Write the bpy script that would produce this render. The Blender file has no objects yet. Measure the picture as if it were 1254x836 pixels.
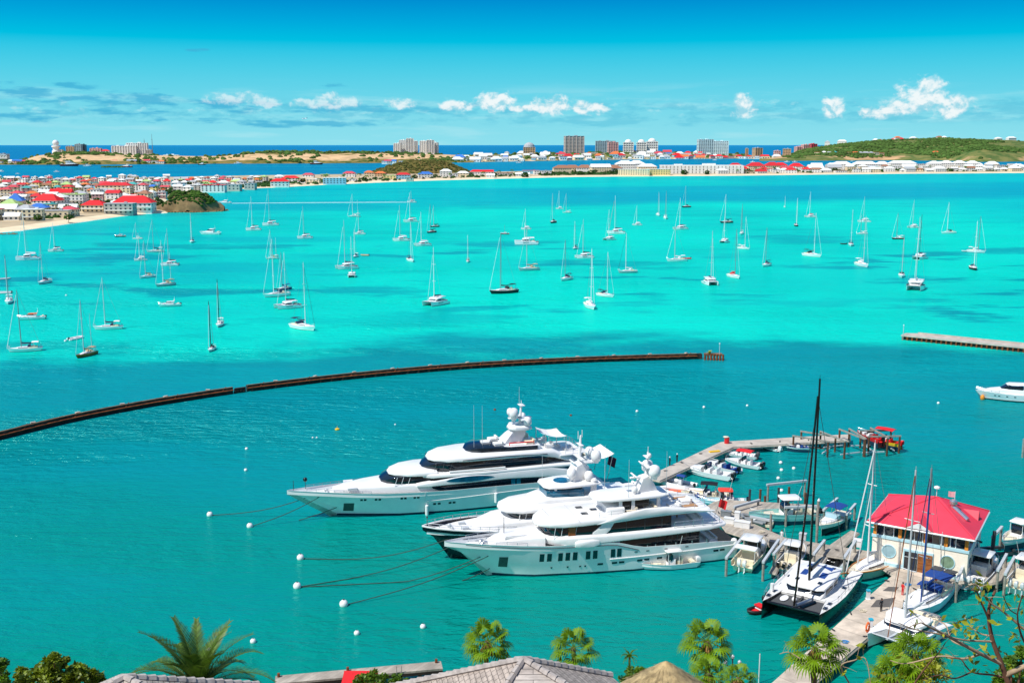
import bpy, bmesh, math, random
from mathutils import Vector, Matrix, noise
R = math.radians
rnd = random.Random(11)
sc = bpy.context.scene
col = sc.collection
# ------------------------------------------------------------------ camera
F, CX, CY, H = 1300.0, 627.0, 418.0, 60.0
PITCH = math.atan((CY - 177.0) / F)
cam = bpy.data.objects.new('camera', bpy.data.cameras.new('camera'))
col.objects.link(cam)
cam.location = (0, 0, H)
cam.rotation_euler = (math.pi / 2 - PITCH, 0, 0)
cam.data.sensor_width = 36
cam.data.lens = F / 1254 * 36
cam.data.clip_start = .5
cam.data.clip_end = 120000
sc.camera = cam
FW = Vector((0, math.cos(PITCH), -math.sin(PITCH)))
UP = Vector((0, math.sin(PITCH), math.cos(PITCH)))
def ray(px, py): return Vector(((px - CX) / F, 0, 0)) + FW - UP * ((py - CY) / F)
def at(px, py, z=0.0):                     # point of the horizontal plane z seen at a pixel of the photograph
    d = ray(px, py); t = (z - H) / d.z
    return Vector((0, 0, H)) + d * t
def aty(px, py, Y):                        # point at distance Y seen at a pixel
    d = ray(px, py); t = Y / d.y
    return Vector((0, 0, H)) + d * t
def ppm(p): return F / (Vector(p) - Vector((0, 0, H))).dot(FW)
def proj(p):
    q = Vector(p) - Vector((0, 0, H)); k = F / q.dot(FW)
    return CX + q.x * k, CY - q.dot(UP) * k
def zfor(p, py):                           # height above point p whose picture row is py
    lo, hi = p[2], p[2] + 200
    for _ in range(40):
        m = (lo + hi) / 2
        if proj((p[0], p[1], m))[1] > py: lo = m
        else: hi = m
    return lo
# ------------------------------------------------------------------ light
EXPO = 0.3
SUN_EL, SUN_AZ = R(55), math.atan2(-.85, -.52)      # towards the sun: left of the view, a little behind the camera
sun = bpy.data.objects.new('sun', bpy.data.lights.new('sun', 'SUN'))
col.objects.link(sun)
sun.data.energy = 4.2
sun.data.angle = R(.5)
sun.data.color = (1, .955, .88)
SD = Vector((math.sin(SUN_AZ) * math.cos(SUN_EL), math.cos(SUN_AZ) * math.cos(SUN_EL), math.sin(SUN_EL)))
sun.rotation_euler = SD.to_track_quat('Z', 'Y').to_euler()
vs = sc.view_settings
vs.view_transform = 'Standard'; vs.look = 'None'; vs.gamma = 1; vs.exposure = EXPO; vs.use_curve_mapping = False
def lin(h, k=1.0):                         # '#rrggbb' to linear rgb
    o = []
    for i in (1, 3, 5):
        v = int(h[i:i + 2], 16) / 255
        o.append((v / 12.92 if v <= .04045 else ((v + .055) / 1.055) ** 2.4) * k)
    return tuple(o)
class NT:                                  # terse node-graph writer
    def __init__(s, tree): s.t = tree
    def n(s, ty, **k):
        x = s.t.nodes.new(ty)
        for a, b in k.items(): setattr(x, a, b)
        return x
    def put(s, sock, v):
        if v is None: return
        if hasattr(v, 'is_output'): s.t.links.new(v, sock)
        else: sock.default_value = v
    def m(s, op, a, b=None, c=None, clamp=False):
        x = s.n('ShaderNodeMath', operation=op, use_clamp=clamp)
        for i, v in enumerate((a, b, c)): s.put(x.inputs[i], v)
        return x.outputs[0]
    def mr(s, v, a, b, c=0.0, d=1.0, smooth=True):
        x = s.n('ShaderNodeMapRange', interpolation_type='SMOOTHSTEP' if smooth else 'LINEAR')
        s.put(x.inputs[0], v)
        for i, q in enumerate((a, b, c, d)): x.inputs[i + 1].default_value = q
        return x.outputs[0]
    def mix(s, f, a, b, blend='MIX'):
        x = s.n('ShaderNodeMix', data_type='RGBA', blend_type=blend)
        s.put(x.inputs[0], f)
        for i, v in ((6, a), (7, b)):
            if isinstance(v, tuple): v = (*v[:3], 1)
            s.put(x.inputs[i], v)
        return x.outputs[2]
    def noise(s, vec, scale, detail=4.0, rough=.55, dist=0.0):
        x = s.n('ShaderNodeTexNoise')
        if vec is not None: s.put(x.inputs['Vector'], vec)
        x.inputs['Scale'].default_value = scale; x.inputs['Detail'].default_value = detail
        x.inputs['Roughness'].default_value = rough; x.inputs['Distortion'].default_value = dist
        return x.outputs[0]
    def vmul(s, vec, k, off=(0, 0, 0)):
        x = s.n('ShaderNodeMapping'); s.put(x.inputs[0], vec)
        x.inputs[1].default_value = off; x.inputs[3].default_value = k
        return x.outputs[0]
    def xyz(s, vec):
        x = s.n('ShaderNodeSeparateXYZ'); s.put(x.inputs[0], vec); return x.outputs
    def vec(s, a, b, c):
        x = s.n('ShaderNodeCombineXYZ')
        for i, v in enumerate((a, b, c)): s.put(x.inputs[i], v)
        return x.outputs[0]
    def ramp(s, v, stops):
        x = s.n('ShaderNodeValToRGB'); e = x.color_ramp.elements
        while len(e) < len(stops): e.new(.5)
        for q, (p, c) in zip(e, stops): q.position = p; q.color = (*c[:3], 1)
        s.put(x.inputs[0], v); return x.outputs[0]
# ------------------------------------------------------------------ sky
wd = bpy.data.worlds.new('World'); sc.world = wd; wd.use_nodes = True
t = NT(wd.node_tree)
bg = wd.node_tree.nodes['Background']
sky = t.n('ShaderNodeTexSky', sky_type='NISHITA', sun_disc=False)
sky.sun_elevation = SUN_EL; sky.sun_rotation = SUN_AZ; sky.altitude = 0; sky.air_density = 1; sky.dust_density = .3; sky.ozone_density = 2.5
STR = .11
tc = t.n('ShaderNodeTexCoord').outputs['Generated']
X, Y, Z = t.xyz(tc)
inv = 1 / STR / 2 ** EXPO
def elz(py): return ray(CX, py).normalized().z
az = t.m('ARCTAN2', X, Y)
stops = [(177, '#8fe0ee'), (150, '#83dcec'), (118, '#6ad5ea'), (88, '#4fcfe8'), (66, '#33c8e6'), (52, '#00bfe2'), (30, '#00aadd'), (0, '#008ed2'), (-90, '#0066b8')]
ez = t.m('MULTIPLY', Z, 4.0)
grad = t.ramp(ez, [(max(0, elz(p) * 4), lin(c, inv)) for p, c in stops])
wisp = t.noise(t.vec(t.m('MULTIPLY', az, 9), t.m('MULTIPLY', Z, 90), 2.0), 1.0, 5)
low = t.mr(Z, elz(95), elz(125), 0, 1)
grad = t.mix(t.m('MULTIPLY', t.m('MULTIPLY', low, t.mr(wisp, .48, .68)), .30), grad, lin('#c2eef4', inv))
def dirpx(px, py):
    d = ray(px, py).normalized(); return math.atan2(d.x, d.y), d.z
def cloudmask(lst):
    acc = None
    for px, py, w, h in lst:
        a, z = dirpx(px, py); wa = w / F; hz = h / F
        dx = t.m('DIVIDE', t.m('SUBTRACT', az, a), wa); dz = t.m('DIVIDE', t.m('SUBTRACT', Z, z), hz)
        d = t.m('SUBTRACT', 1.0, t.m('SQRT', t.m('ADD', t.m('MULTIPLY', dx, dx), t.m('MULTIPLY', dz, dz))))
        acc = d if acc is None else t.m('MAXIMUM', acc, d)
    return acc
cv = t.vec(t.m('MULTIPLY', az, 75), t.m('MULTIPLY', Z, 95), 0.0)
puff = t.noise(cv, 1.0, 7, .6, .3)
sv = t.vec(t.m('MULTIPLY', az, 26), t.m('MULTIPLY', Z, 150), 5.0)
strat = t.noise(sv, 1.0, 6, .6)
dk = cloudmask([(45, 113, 75, 15), (100, 120, 70, 9), (175, 122, 95, 13), (235, 63, 26, 5), (412, 106, 24, 5), (15, 142, 70, 9), (160, 139, 60, 8), (78, 104, 24, 6), (270, 129, 120, 10), (420, 133, 130, 9),
                (560, 133, 80, 8), (690, 133, 120, 9), (900, 141, 90, 11), (1010, 142, 70, 9), (1130, 139, 110, 12), (1235, 133, 40, 14), (740, 150, 160, 7), (350, 150, 200, 7)])
dkm = t.mr(t.m('ADD', t.m('MULTIPLY', dk, .5), t.m('MULTIPLY', t.m('SUBTRACT', strat, .5), 2.2)), .14, .5)
dkm = t.m('MULTIPLY', dkm, t.mr(dk, -.1, .25))
dcol = t.mix(t.mr(az, -.25, .1), lin('#3fb0d8', inv), lin('#6acbe2', inv))
bank = t.m('MULTIPLY', t.m('MULTIPLY', t.mr(Z, elz(158), elz(143)), t.mr(Z, elz(118), elz(132))), t.mr(t.noise(t.vec(t.m('MULTIPLY', az, 40), t.m('MULTIPLY', Z, 130), 9.0), 1.0, 7, .65), .44, .62))
grad = t.mix(t.m('MULTIPLY', bank, .55), grad, lin('#58c0dc', inv))
bank2 = t.m('MULTIPLY', t.m('MULTIPLY', t.mr(Z, elz(150), elz(136)), t.mr(Z, elz(116), elz(128))), t.mr(t.noise(t.vec(t.m('MULTIPLY', az, 60), t.m('MULTIPLY', Z, 120), 19.0), 1.0, 7, .6), .54, .7))
grad = t.mix(t.m('MULTIPLY', bank2, .6), grad, lin('#b5e8f1', inv))
c1 = t.mix(t.m('MULTIPLY', dkm, .78), grad, dcol)
wh = cloudmask([(607, 124, 32, 15), (676, 129, 30, 14), (640, 133, 24, 5), (408, 125, 32, 12), (380, 127, 30, 7), (912, 131, 17, 17), (908, 138, 14, 8), (1020, 132, 15, 17), (1130, 120, 34, 26), (1138, 107, 24, 16), (1104, 133, 40, 12), (1168, 131, 24, 17),
                (290, 121, 44, 9), (320, 125, 30, 8), (490, 127, 22, 9), (720, 132, 30, 10), (560, 130, 30, 8), (1075, 139, 30, 8)])
whm = t.mr(t.m('ADD', t.m('MULTIPLY', wh, 1.0), t.m('MULTIPLY', t.m('SUBTRACT', puff, .5), 1.9)), .06, .6)
whm = t.m('MULTIPLY', whm, t.mr(wh, -.2, .1))
puff2 = t.noise(t.vec(t.m('MULTIPLY', az, 75), t.m('ADD', t.m('MULTIPLY', Z, 95), .45), 0.0), 1.0, 7, .6, .3)
sh = t.mr(t.m('SUBTRACT', puff2, puff), -.10, .16)
wcol = t.mix(t.m('MULTIPLY', sh, .9), lin('#f6fafa', inv * 1.02), lin('#8fd4e6', inv))
c2 = t.mix(t.m('MULTIPLY', whm, t.mr(az, -.2, -.02, .55, .9)), c1, wcol)
fac = t.mr(Z, .22, .5, 0, 1)
below = t.mr(Z, -.02, 0, 0, 1)
out = t.mix(t.m('MULTIPLY', fac, .8), c2, sky.outputs[0])
wd.node_tree.links.new(out, bg.inputs[0]); bg.inputs[1].default_value = STR
# ------------------------------------------------------------------ mesh writer
class MB:
    def __init__(s): s.v = []; s.f = []; s.mi = []; s.m = 0; s.M = None
    def add(s, vs, fs):
        o = len(s.v)
        if s.M is not None: vs = [s.M @ Vector(v) for v in vs]
        s.v += [tuple(v) for v in vs]; s.f += [tuple(i + o for i in f) for f in fs]; s.mi += [s.m] * len(fs); return s
    def box(s, c, d, rz=0.0, top=1.0):
        a, b, h = d[0] / 2, d[1] / 2, d[2] / 2; cs, sn = math.cos(rz), math.sin(rz); vs = []
        for z, k in ((-h, 1), (h, top)):
            for x, y in ((-a, -b), (a, -b), (a, b), (-a, b)):
                x *= k; y *= k; vs.append((c[0] + x * cs - y * sn, c[1] + x * sn + y * cs, c[2] + z))
        return s.add(vs, [(3, 2, 1, 0), (4, 5, 6, 7), (0, 1, 5, 4), (1, 2, 6, 5), (2, 3, 7, 6), (3, 0, 4, 7)])
    def loft(s, rings, closed=True, cap=True, mats=None):
        n = len(rings[0]); vs = [p for r in rings for p in r]; fs = []; ms = []
        for i in range(len(rings) - 1):
            for j in range(n if closed else n - 1):
                k = (j + 1) % n; fs.append((i * n + j, i * n + k, (i + 1) * n + k, (i + 1) * n + j)); ms.append(mats[j] if mats else s.m)
        if cap:
            fs.append(tuple(range(n - 1, -1, -1))); fs.append(tuple((len(rings) - 1) * n + j for j in range(n))); ms += [s.m, s.m]
        s.add(vs, fs); s.mi[-len(fs):] = ms; return s
    def tube(s, pts, r, n=6, r2=None, cap=True):
        pts = [Vector(p) for p in pts]; rings = []; N = len(pts)
        for i, p in enumerate(pts):
            d = (pts[min(i + 1, N - 1)] - pts[max(i - 1, 0)]).normalized()
            a = d.cross(Vector((0, 0, 1)) if abs(d.z) < .95 else Vector((1, 0, 0))).normalized(); b = d.cross(a)
            rr = r[i] if isinstance(r, (list, tuple)) else (r if r2 is None else r + (r2 - r) * i / max(1, N - 1))
            rings.append([p + a * rr * math.cos(2 * math.pi * k / n) + b * rr * math.sin(2 * math.pi * k / n) for k in range(n)])
        return s.loft(rings, True, cap)
    def lathe(s, prof, c=(0, 0, 0), n=12):
        return s.loft([[(c[0] + r * math.cos(2 * math.pi * k / n), c[1] + r * math.sin(2 * math.pi * k / n), c[2] + z) for k in range(n)] for r, z in prof])
    def ball(s, c, r, n=10, sz=1.0, m=6):
        return s.lathe([(max(.02 * r, r * math.sin(math.pi * i / m)), -r * sz * math.cos(math.pi * i / m)) for i in range(m + 1)], c, n)
    def prism(s, poly, z0, z1, k=1.0):
        n = len(poly); cx = sum(p[0] for p in poly) / n; cy = sum(p[1] for p in poly) / n
        return s.loft([[(p[0], p[1], z0) for p in poly], [(cx + (p[0] - cx) * k, cy + (p[1] - cy) * k, z1) for p in poly]])
    def quad(s, a, b, c, d): return s.add([a, b, c, d], [(0, 1, 2, 3)])
def obj(name, mb, mats, parent=None, smooth=40, loc=None, rz=None):
    me = bpy.data.meshes.new(name); me.from_pydata(mb.v, [], mb.f)
    if not isinstance(mats, (list, tuple)): mats = [mats]
    for m in mats: me.materials.append(M(m) if isinstance(m, str) else m)
    if len(mats) > 1: me.polygons.foreach_set('material_index', mb.mi)
    bm = bmesh.new(); bm.from_mesh(me); bmesh.ops.recalc_face_normals(bm, faces=bm.faces); bm.to_mesh(me); bm.free()
    if smooth:
        me.polygons.foreach_set('use_smooth', [True] * len(me.polygons)); me.set_sharp_from_angle(angle=R(smooth))
    o = bpy.data.objects.new(name, me); col.objects.link(o)
    if parent: o.parent = parent
    if loc is not None: o.location = loc
    if rz is not None: o.rotation_euler = (0, 0, rz)
    return o
def tag(o, label, cat, group=None):
    o['label'] = label; o['category'] = cat
    if group: o['group'] = group
    return o
def thing(name, label, cat, loc=(0, 0, 0), rz=0.0, group=None):
    o = bpy.data.objects.new(name, None); o.empty_display_size = .5; col.objects.link(o); o.location = loc; o.rotation_euler = (0, 0, rz)
    return tag(o, label, cat, group)
def struct(name, mb, m, smooth=40):
    o = obj(name, mb, m, None, smooth); o['kind'] = 'structure'; return o
def stuff(name, mb, m, label, cat, smooth=0):
    o = obj(name, mb, m, None, smooth); o['kind'] = 'stuff'; return tag(o, label, cat)
def copytree(root, loc, rz, label, group=None):
    r = root.copy(); col.objects.link(r); r.location = loc; r.rotation_euler = (0, 0, rz); r['label'] = label
    if group: r['group'] = group
    for ch in list(root.children):
        c = ch.copy(); col.objects.link(c); c.parent = r
        for g in ch.children:
            d = g.copy(); col.objects.link(d); d.parent = c
    return r
# ------------------------------------------------------------------ materials
MT = {}
PAL = {}
def P(name, c, rough=.5, var=.1, scale=2.0, bump=0.0, metal=0.0, spec=.5, coat=0.0, isl=0.0, trans=0.0):
    PAL[name] = (c, rough, var, scale, bump, metal, spec, coat, isl, trans)
def M(name):
    if name in MT: return MT[name]
    c, rough, var, scale, bump, metal, spec, coat, isl, trans = PAL[name]
    m = bpy.data.materials.new(name); m.use_nodes = True; g = NT(m.node_tree); b = m.node_tree.nodes['Principled BSDF']
    co = g.n('ShaderNodeTexCoord').outputs['Object']; nz = g.noise(co, scale, 5, .6)
    v = g.mr(nz, .3, .7, 1 - var, 1 + var)
    if isl: v = g.m('MULTIPLY', v, g.mr(g.n('ShaderNodeNewGeometry').outputs['Random Per Island'], 0, 1, 1 - isl, 1 + isl, False))
    x = g.mix(1.0, lin(c) if isinstance(c, str) else c, v, 'MULTIPLY')
    g.put(b.inputs['Base Color'], x)
    b.inputs['Roughness'].default_value = rough; b.inputs['Metallic'].default_value = metal; b.inputs['Specular IOR Level'].default_value = spec; b.inputs['Coat Weight'].default_value = coat
    if bump:
        bp = g.n('ShaderNodeBump'); bp.inputs['Strength'].default_value = .6; bp.inputs['Distance'].default_value = bump; g.put(bp.inputs['Height'], nz); g.put(b.inputs['Normal'], bp.outputs[0])
    if trans:
        td = g.n('ShaderNodeBsdfTranslucent'); g.put(td.inputs[0], g.mix(1.0, x, (1.3, 1.25, .5), 'MULTIPLY')); ms = g.n('ShaderNodeMixShader'); ms.inputs[0].default_value = trans
        g.put(ms.inputs[1], b.outputs[0]); g.put(ms.inputs[2], td.outputs[0]); g.put(m.node_tree.nodes['Material Output'].inputs[0], ms.outputs[0])
    MT[name] = m; return m
P('white', (.77, .77, .76), .3, .06, .35)
P('white_hull', (.79, .80, .79), .12, .05, .25, coat=.6)
P('white_matte', (.76, .76, .74), .6, .07, 1.2)
P('cream', '#e9dcc0', .5, .06, 1.0)
P('wall_cream', '#f6ead8', .8, .05, .8, .01)
P('deck_grey', '#c9c6bd', .6, .08, 1.5)
P('teak', '#a87d52', .6, .18, 3)
P('varnish', '#8a4a1c', .35, .2, 4)
P('navy', '#08111f', .2, .1, 1, spec=.35, coat=.15)
P('black', '#0b0c0e', .25, .15, 2, coat=.3)
P('rubber', '#17181a', .6, .2, 4)
P('dark_grey', '#3a3d42', .5, .15, 3)
P('mid_grey', '#7c8286', .5, .12, 2)
P('pale_grey', '#b9bfc2', .4, .08, 2)
P('steel', '#c6cacd', .25, .06, 3, metal=.8)
P('glass', '#0c1a26', .05, .25, 1.2, spec=.9)
P('tint', '#16607c', .08, .3, 1.0, spec=.9)
P('blue_canvas', '#123f86', .8, .15, 4, .01)
P('navy_canvas', '#11264a', .8, .15, 4, .01)
P('red_canvas', '#d41a1f', .7, .12, 4, .01)
P('red', '#cf1d22', .4, .1, 3)
P('orange', '#e8641c', .5, .1, 3)
P('yellow', '#e9b91a', .5, .1, 3)
P('boot', '#14324a', .4, .1, 2)
P('teal_paint', '#37a6b5', .5, .1, 2)
P('pale_blue', '#b4dbe5', .5, .06, 1)
P('concrete', '#b5aca0', .85, .16, .5, .02)
P('wood_grey', '#a39a8c', .85, .25, 1.3, .02)
P('pile', '#5b3a24', .9, .35, 1.5, .05)
P('pile_grey', '#8f8a80', .9, .25, 1.5, .03)
P('dark_wood', '#2b2019', .9, .4, 1.2, .05)
P('rust', '#7c3f1c', .9, .4, 1.0, .04)
P('rope', '#35423c', .9, .2, 4)
P('dark_flag', '#4a1030', .8)
P('anchor_dark', '#3c4a48', .5, .2, 2)
P('tramp', '#8f9392', .9, .15, 5)
# ------------------------------------------------------------------ sea
def sea_material():
    m = bpy.data.materials.new('sea_water'); m.use_nodes = True; g = NT(m.node_tree); nd = m.node_tree.nodes
    nd.remove(nd['Principled BSDF'])
    pos = g.n('ShaderNodeNewGeometry').outputs['Position']; x, y, z = g.xyz(pos)
    nA = g.m('SUBTRACT', g.noise(pos, .004, 4, .6), .5); nB = g.m('SUBTRACT', g.noise(g.vmul(pos, (.6, 1, 1)), .013, 5, .62), .5)
    nC = g.noise(g.vmul(pos, (.45, 1, 1), (31, 7, 0)), .021, 5, .62); nD = g.noise(g.vmul(pos, (.35, 1, 1), (3, 90, 0)), .006, 4, .6)
    harbour = g.mix(g.mr(y, 110, 250), lin('#008371'), lin('#00878d'))
    harbour = g.mix(g.mr(g.noise(g.vmul(pos, (.5, 1, 1)), .02, 3), .35, .7, 0, .5), harbour, lin('#008b9a'))
    shallow = g.mix(g.mr(nA, -.14, .12), lin('#00c8b6'), lin('#00dcc2'))
    shallow = g.mix(g.m('MULTIPLY', g.mr(x, -60, -330), .62), shallow, lin('#00b4b4'))
    # edge of the dredged basin: beyond the curved breakwater, nearer on the right
    ye = g.m('ADD', g.m('ADD', y, g.m('MULTIPLY', nB, 190)), g.m('MULTIPLY', g.m('ABSOLUTE', g.m('ADD', x, -10)), g.mr(x, 0, 60, .17, .05)))
    f = g.mr(ye, 306, 346)
    mid = g.m('MULTIPLY', g.mr(y, 235, 300), g.mr(g.noise(g.vmul(pos, (.4, 1, 1), (77, 3, 0)), .016, 5, .62), .45, .62)); harbour = g.mix(g.m('MULTIPLY', mid, .5), harbour, lin('#00abac'))
    c = g.mix(f, harbour, shallow)
    # seagrass on the sand
    gr = g.mr(nC, .525, .6); gr = g.m('MULTIPLY', gr, g.mr(y, 330, 365)); gr = g.m('MULTIPLY', gr, g.m('SUBTRACT', 1.0, g.mr(y, 480, 900, 0, .75)))
    gr = g.m('MULTIPLY', gr, g.mr(g.noise(pos, .006, 2), .38, .6, .25, 1))
    c = g.mix(g.m('MULTIPLY', gr, .92), c, lin('#008a98'))
    gl = g.m('MULTIPLY', g.mr(nD, .47, .6), g.mr(x, -20, -160)); c = g.mix(g.m('MULTIPLY', g.m('MULTIPLY', gl, g.mr(y, 300, 420)), .5), c, lin('#0095a8'))
    # darker bands farther out
    s = g.m('SUBTRACT', y, g.m('MULTIPLY', x, .30)); s = g.m('ADD', s, g.m('MULTIPLY', nB, 130))
    band = g.m('MULTIPLY', g.mr(s, 1000, 1130), g.mr(s, 1560, 1440)); band = g.m('MULTIPLY', band, g.mr(x, -260, 150, .28, 1))
    c = g.mix(g.m('MULTIPLY', band, .8), c, lin('#0090ad'))
    rt = g.m('MULTIPLY', g.mr(x, 300, 520), g.mr(g.m('ADD', y, g.m('MULTIPLY', nA, 400)), 640, 900)); c = g.mix(g.m('MULTIPLY', rt, .5), c, lin('#00a3b6'))
    c = g.mix(g.m('MULTIPLY', g.mr(g.m('ADD', s, g.m('MULTIPLY', nA, 900)), 1250, 1550), .45), c, lin('#00b4b8'))
    sl = g.m('SUBTRACT', y, g.m('MULTIPLY', x, .54))
    c = g.mix(g.mr(sl, 1960, 2000), c, g.mix(g.mr(nD, .4, .65), lin('#00709f'), lin('#0081a8')))
    c = g.mix(g.mr(sl, 5150, 5300), c, lin('#0560a2'))
    c = g.mix(g.mr(y, 12000, 50000), c, lin('#0a6fb4'))
    # ripples
    w1 = g.noise(g.vmul(pos, (.4, 1, 1)), .55, 4, .55, .3); w2 = g.noise(g.vmul(pos, (.35, 1, 1), (9, 4, 0)), .07, 3, .6); w3 = g.noise(g.vmul(pos, (.5, 1, 1)), 1.6, 3, .6)
    hgt = g.m('ADD', g.m('MULTIPLY', w1, 1.3), g.m('ADD', g.m('MULTIPLY', w2, 2.0), g.m('MULTIPLY', w3, .35)))
    fade = g.mr(y, 400, 2500, 1, .35)
    bp = g.n('ShaderNodeBump'); bp.inputs['Distance'].default_value = 1.0; g.put(bp.inputs['Strength'], g.m('MULTIPLY', g.m('MULTIPLY', g.m('MULTIPLY', fade, g.mr(y, 120, 230, .5, 1.0)), 1.15), g.mr(g.noise(g.vmul(pos, (.3, 1, 1), (5, 5, 0)), .03, 3), .35, .65, .45, 1.15))); g.put(bp.inputs['Height'], hgt)
    df = g.n('ShaderNodeBsdfDiffuse'); g.put(df.inputs[0], c); g.put(df.inputs['Normal'], bp.outputs[0])
    gl = g.n('ShaderNodeBsdfGlossy'); gl.inputs['Roughness'].default_value = .2; gl.inputs[0].default_value = (.25, 1, .85, 1); g.put(gl.inputs['Normal'], bp.outputs[0])
    fr = g.n('ShaderNodeFresnel'); fr.inputs[0].default_value = 1.33; g.put(fr.inputs['Normal'], bp.outputs[0])
    ms = g.n('ShaderNodeMixShader'); g.put(ms.inputs[0], g.m('MINIMUM', g.m('MULTIPLY', fr.outputs[0], 1.7), .40))
    g.put(ms.inputs[1], df.outputs[0]); g.put(ms.inputs[2], gl.outputs[0]); g.put(nd['Material Output'].inputs[0], ms.outputs[0])
    return m
b = MB(); b.quad((-70000, 60, 0), (70000, 60, 0), (70000, 90000, 0), (-70000, 90000, 0))
struct('sea', b, sea_material(), 0)

# ------------------------------------------------------------------ boat shapes (bow = +x, port = +y)
def lerp(a, b, t): return a + (b - a) * t
def hullmb(st, bul=.0, boot=.3, deckm=2):
    # st: (x sheer, half beam sheer, z sheer, x waterline, half beam waterline); material slots 0 topsides, 1 boot stripe, 2 deck
    rings = []
    for xs, bs, zs, xw, bw in st:
        q = lambda f: (lerp(xw, xs, f), lerp(bw, bs, f ** .8), lerp(boot, zs, f))
        side = [q(1), q(.66), q(.33), q(0), (xw, bw * .985, .02), (xw, bw * .8, -.8)]
        i = max(.012, bs - (.10 if bul else .04)); ring = [(p[0], max(.01, p[1]), p[2]) for p in side]
        ring += [(p[0], -max(.01, p[1]), p[2]) for p in reversed(side)]
        ring += [(xs, -i, zs), (xs, -i, zs - bul), (xs, i, zs - bul), (xs, i, zs)]
        rings.append(ring)
    n = len(rings[0]); mats = [0] * n
    mats[3] = mats[4] = mats[5] = mats[6] = mats[7] = 1
    mats[13] = deckm
    b = MB(); b.loft(rings, True, True, mats); return b
def hull_y(st, x, z, boot=.3):             # half breadth of the hull side at (x, z)
    best = None
    for a, c in zip(st, st[1:]):
        def side(s):
            f = min(1, max(0, (z - boot) / (s[2] - boot))); return lerp(s[3], s[0], f), lerp(s[4], s[1], f ** .8)
        (xa, ya), (xc, yc) = side(a), side(c)
        if min(xa, xc) - 1e-6 <= x <= max(xa, xc) + 1e-6: return lerp(ya, yc, (x - xa) / (xc - xa) if xc != xa else 0)
    return st[0][1]
def sl(st, ch=.18):                        # loft of chamfered boxes: (x, half width, z bottom, z top)
    rings = []
    for x, w, zb, zt in st:
        h = max(.02, zt - zb); c = min(ch, h * .45, w * .45); d = c * .4
        rings.append([(x, w, zb + d), (x, w, zt - c), (x, w - c * .4, zt - c * .35), (x, w - c * 1.3, zt), (x, 0, zt + min(.12, w * .03)), (x, -w + c * 1.3, zt), (x, -w + c * .4, zt - c * .35), (x, -w, zt - c), (x, -w, zb + d), (x, -w + d, zb), (x, w - d, zb)])
    b = MB(); b.loft(rings); return b
def rail(b, pts, h=.9, r=.035, n=4, posts=True, mid=True):
    pts = [Vector(p) for p in pts]
    b.tube([p + Vector((0, 0, h)) for p in pts], r, n)
    if mid: b.tube([p + Vector((0, 0, h * .5)) for p in pts], r * .7, n)
    if posts:
        for p in pts: b.tube([p, p + Vector((0, 0, h))], r, n)
def dense(pts, step):
    out = []
    for a, c in zip(pts, pts[1:]):
        a = Vector(a); c = Vector(c); k = max(1, int((c - a).length / step))
        out += [a + (c - a) * i / k for i in range(k)]
    return out + [Vector(pts[-1])]
def flag(parent, x, z, m, y=0.0, s=1.0):
    b = MB(); b.tube([(x, y, z), (x - .7 * s, y, z + 2.6 * s)], .04, 5); f = obj('flagstaff', b, 'steel', parent)
    b = MB(); pts = []
    for i in range(6):
        u = i / 5; pts.append([(x - .7 * s - 1.1 * s * u, y + .14 * s * math.sin(u * 7), z + 2.5 * s - .5 * s * u), (x - .4 * s - 1.1 * s * u, y + .14 * s * math.sin(u * 7 + .6), z + 1.35 * s - .65 * s * u)])
    for (a, c), (d, e) in zip(pts, pts[1:]): b.quad(a, c, e, d)
    obj('flag', b, m, f)
def radome(parent, x, y, z, r, name='satellite_dome'):
    b = MB(); b.lathe([(r * .45, -.5 * r), (r * .6, 0), (r * .94, .25 * r), (r, .8 * r), (r * .97, 1.2 * r), (r * .75, 1.72 * r), (r * .4, 1.95 * r), (.03, 2 * r)], (x, y, z), 14)
    return obj(name, b, 'white', parent, 60)
def whip(parent, x, y, z, h):
    b = MB(); b.tube([(x, y, z), (x, y, z + h)], .045, 5, .018); obj('whip_antenna', b, 'pale_grey', parent)
def person_mb(b, x, y, z, h=1.75, rz=0.0):
    M0 = b.M; T = Matrix.Translation((x, y, z)) @ Matrix.Rotation(rz, 4, 'Z') @ Matrix.Scale(h / 1.75, 4); b.M = T if M0 is None else M0 @ T
    for s in (-1, 1):
        b.tube([(0, s * .1, 0), (0.02, s * .1, .45), (0, s * .09, .9)], [.055, .07, .09], 6); b.tube([(0, s * .2, 1.42), (.03, s * .27, 1.12), (.12, s * .24, .9)], [.055, .045, .035], 5)
    b.loft([[(math.cos(a) * w * .6, math.sin(a) * w, zz) for a in [k * math.pi / 4 for k in range(8)]] for zz, w in ((.85, .16), (1.1, .15), (1.35, .21), (1.47, .12), (1.52, .05))]); b.ball((0.01, 0, 1.63), .105, 8, 1.15)
    b.M = M0
# ------------------------------------------------------------------ superyachts
HDG = {}
def yacht(key, label, L, bow_wl, stern_wl, st, paint, bul):
    a = at(*stern_wl); c = at(*bow_wl); d = c - a; rz = math.atan2(d.y, d.x)
    th = thing('motor_yacht', label, 'yacht', (a.x, a.y, 0), rz, 'three large white superyachts berthed side by side')
    h = obj('hull', hullmb(st, bul), [paint, 'boot' if paint != 'navy' else 'black', 'white_matte'], th, 35)
    return th, h
def hullwin(par, st, x, z, w, h, m='glass', name='hull_window', both=True, out=.03, tilt=True):
    for s in ((1, -1) if both else (1,)):
        b = MB(); q = []
        for dx, dz in ((-w / 2, -h / 2), (w / 2, -h / 2), (w / 2, h / 2), (-w / 2, h / 2)): q.append((x + dx, s * (hull_y(st, x + dx, z + dz) + out), z + dz))
        i = [(p[0], p[1] - s * .12, p[2]) for p in q]
        b.loft([i, q]); obj(name, b, m, par, 0)
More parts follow.
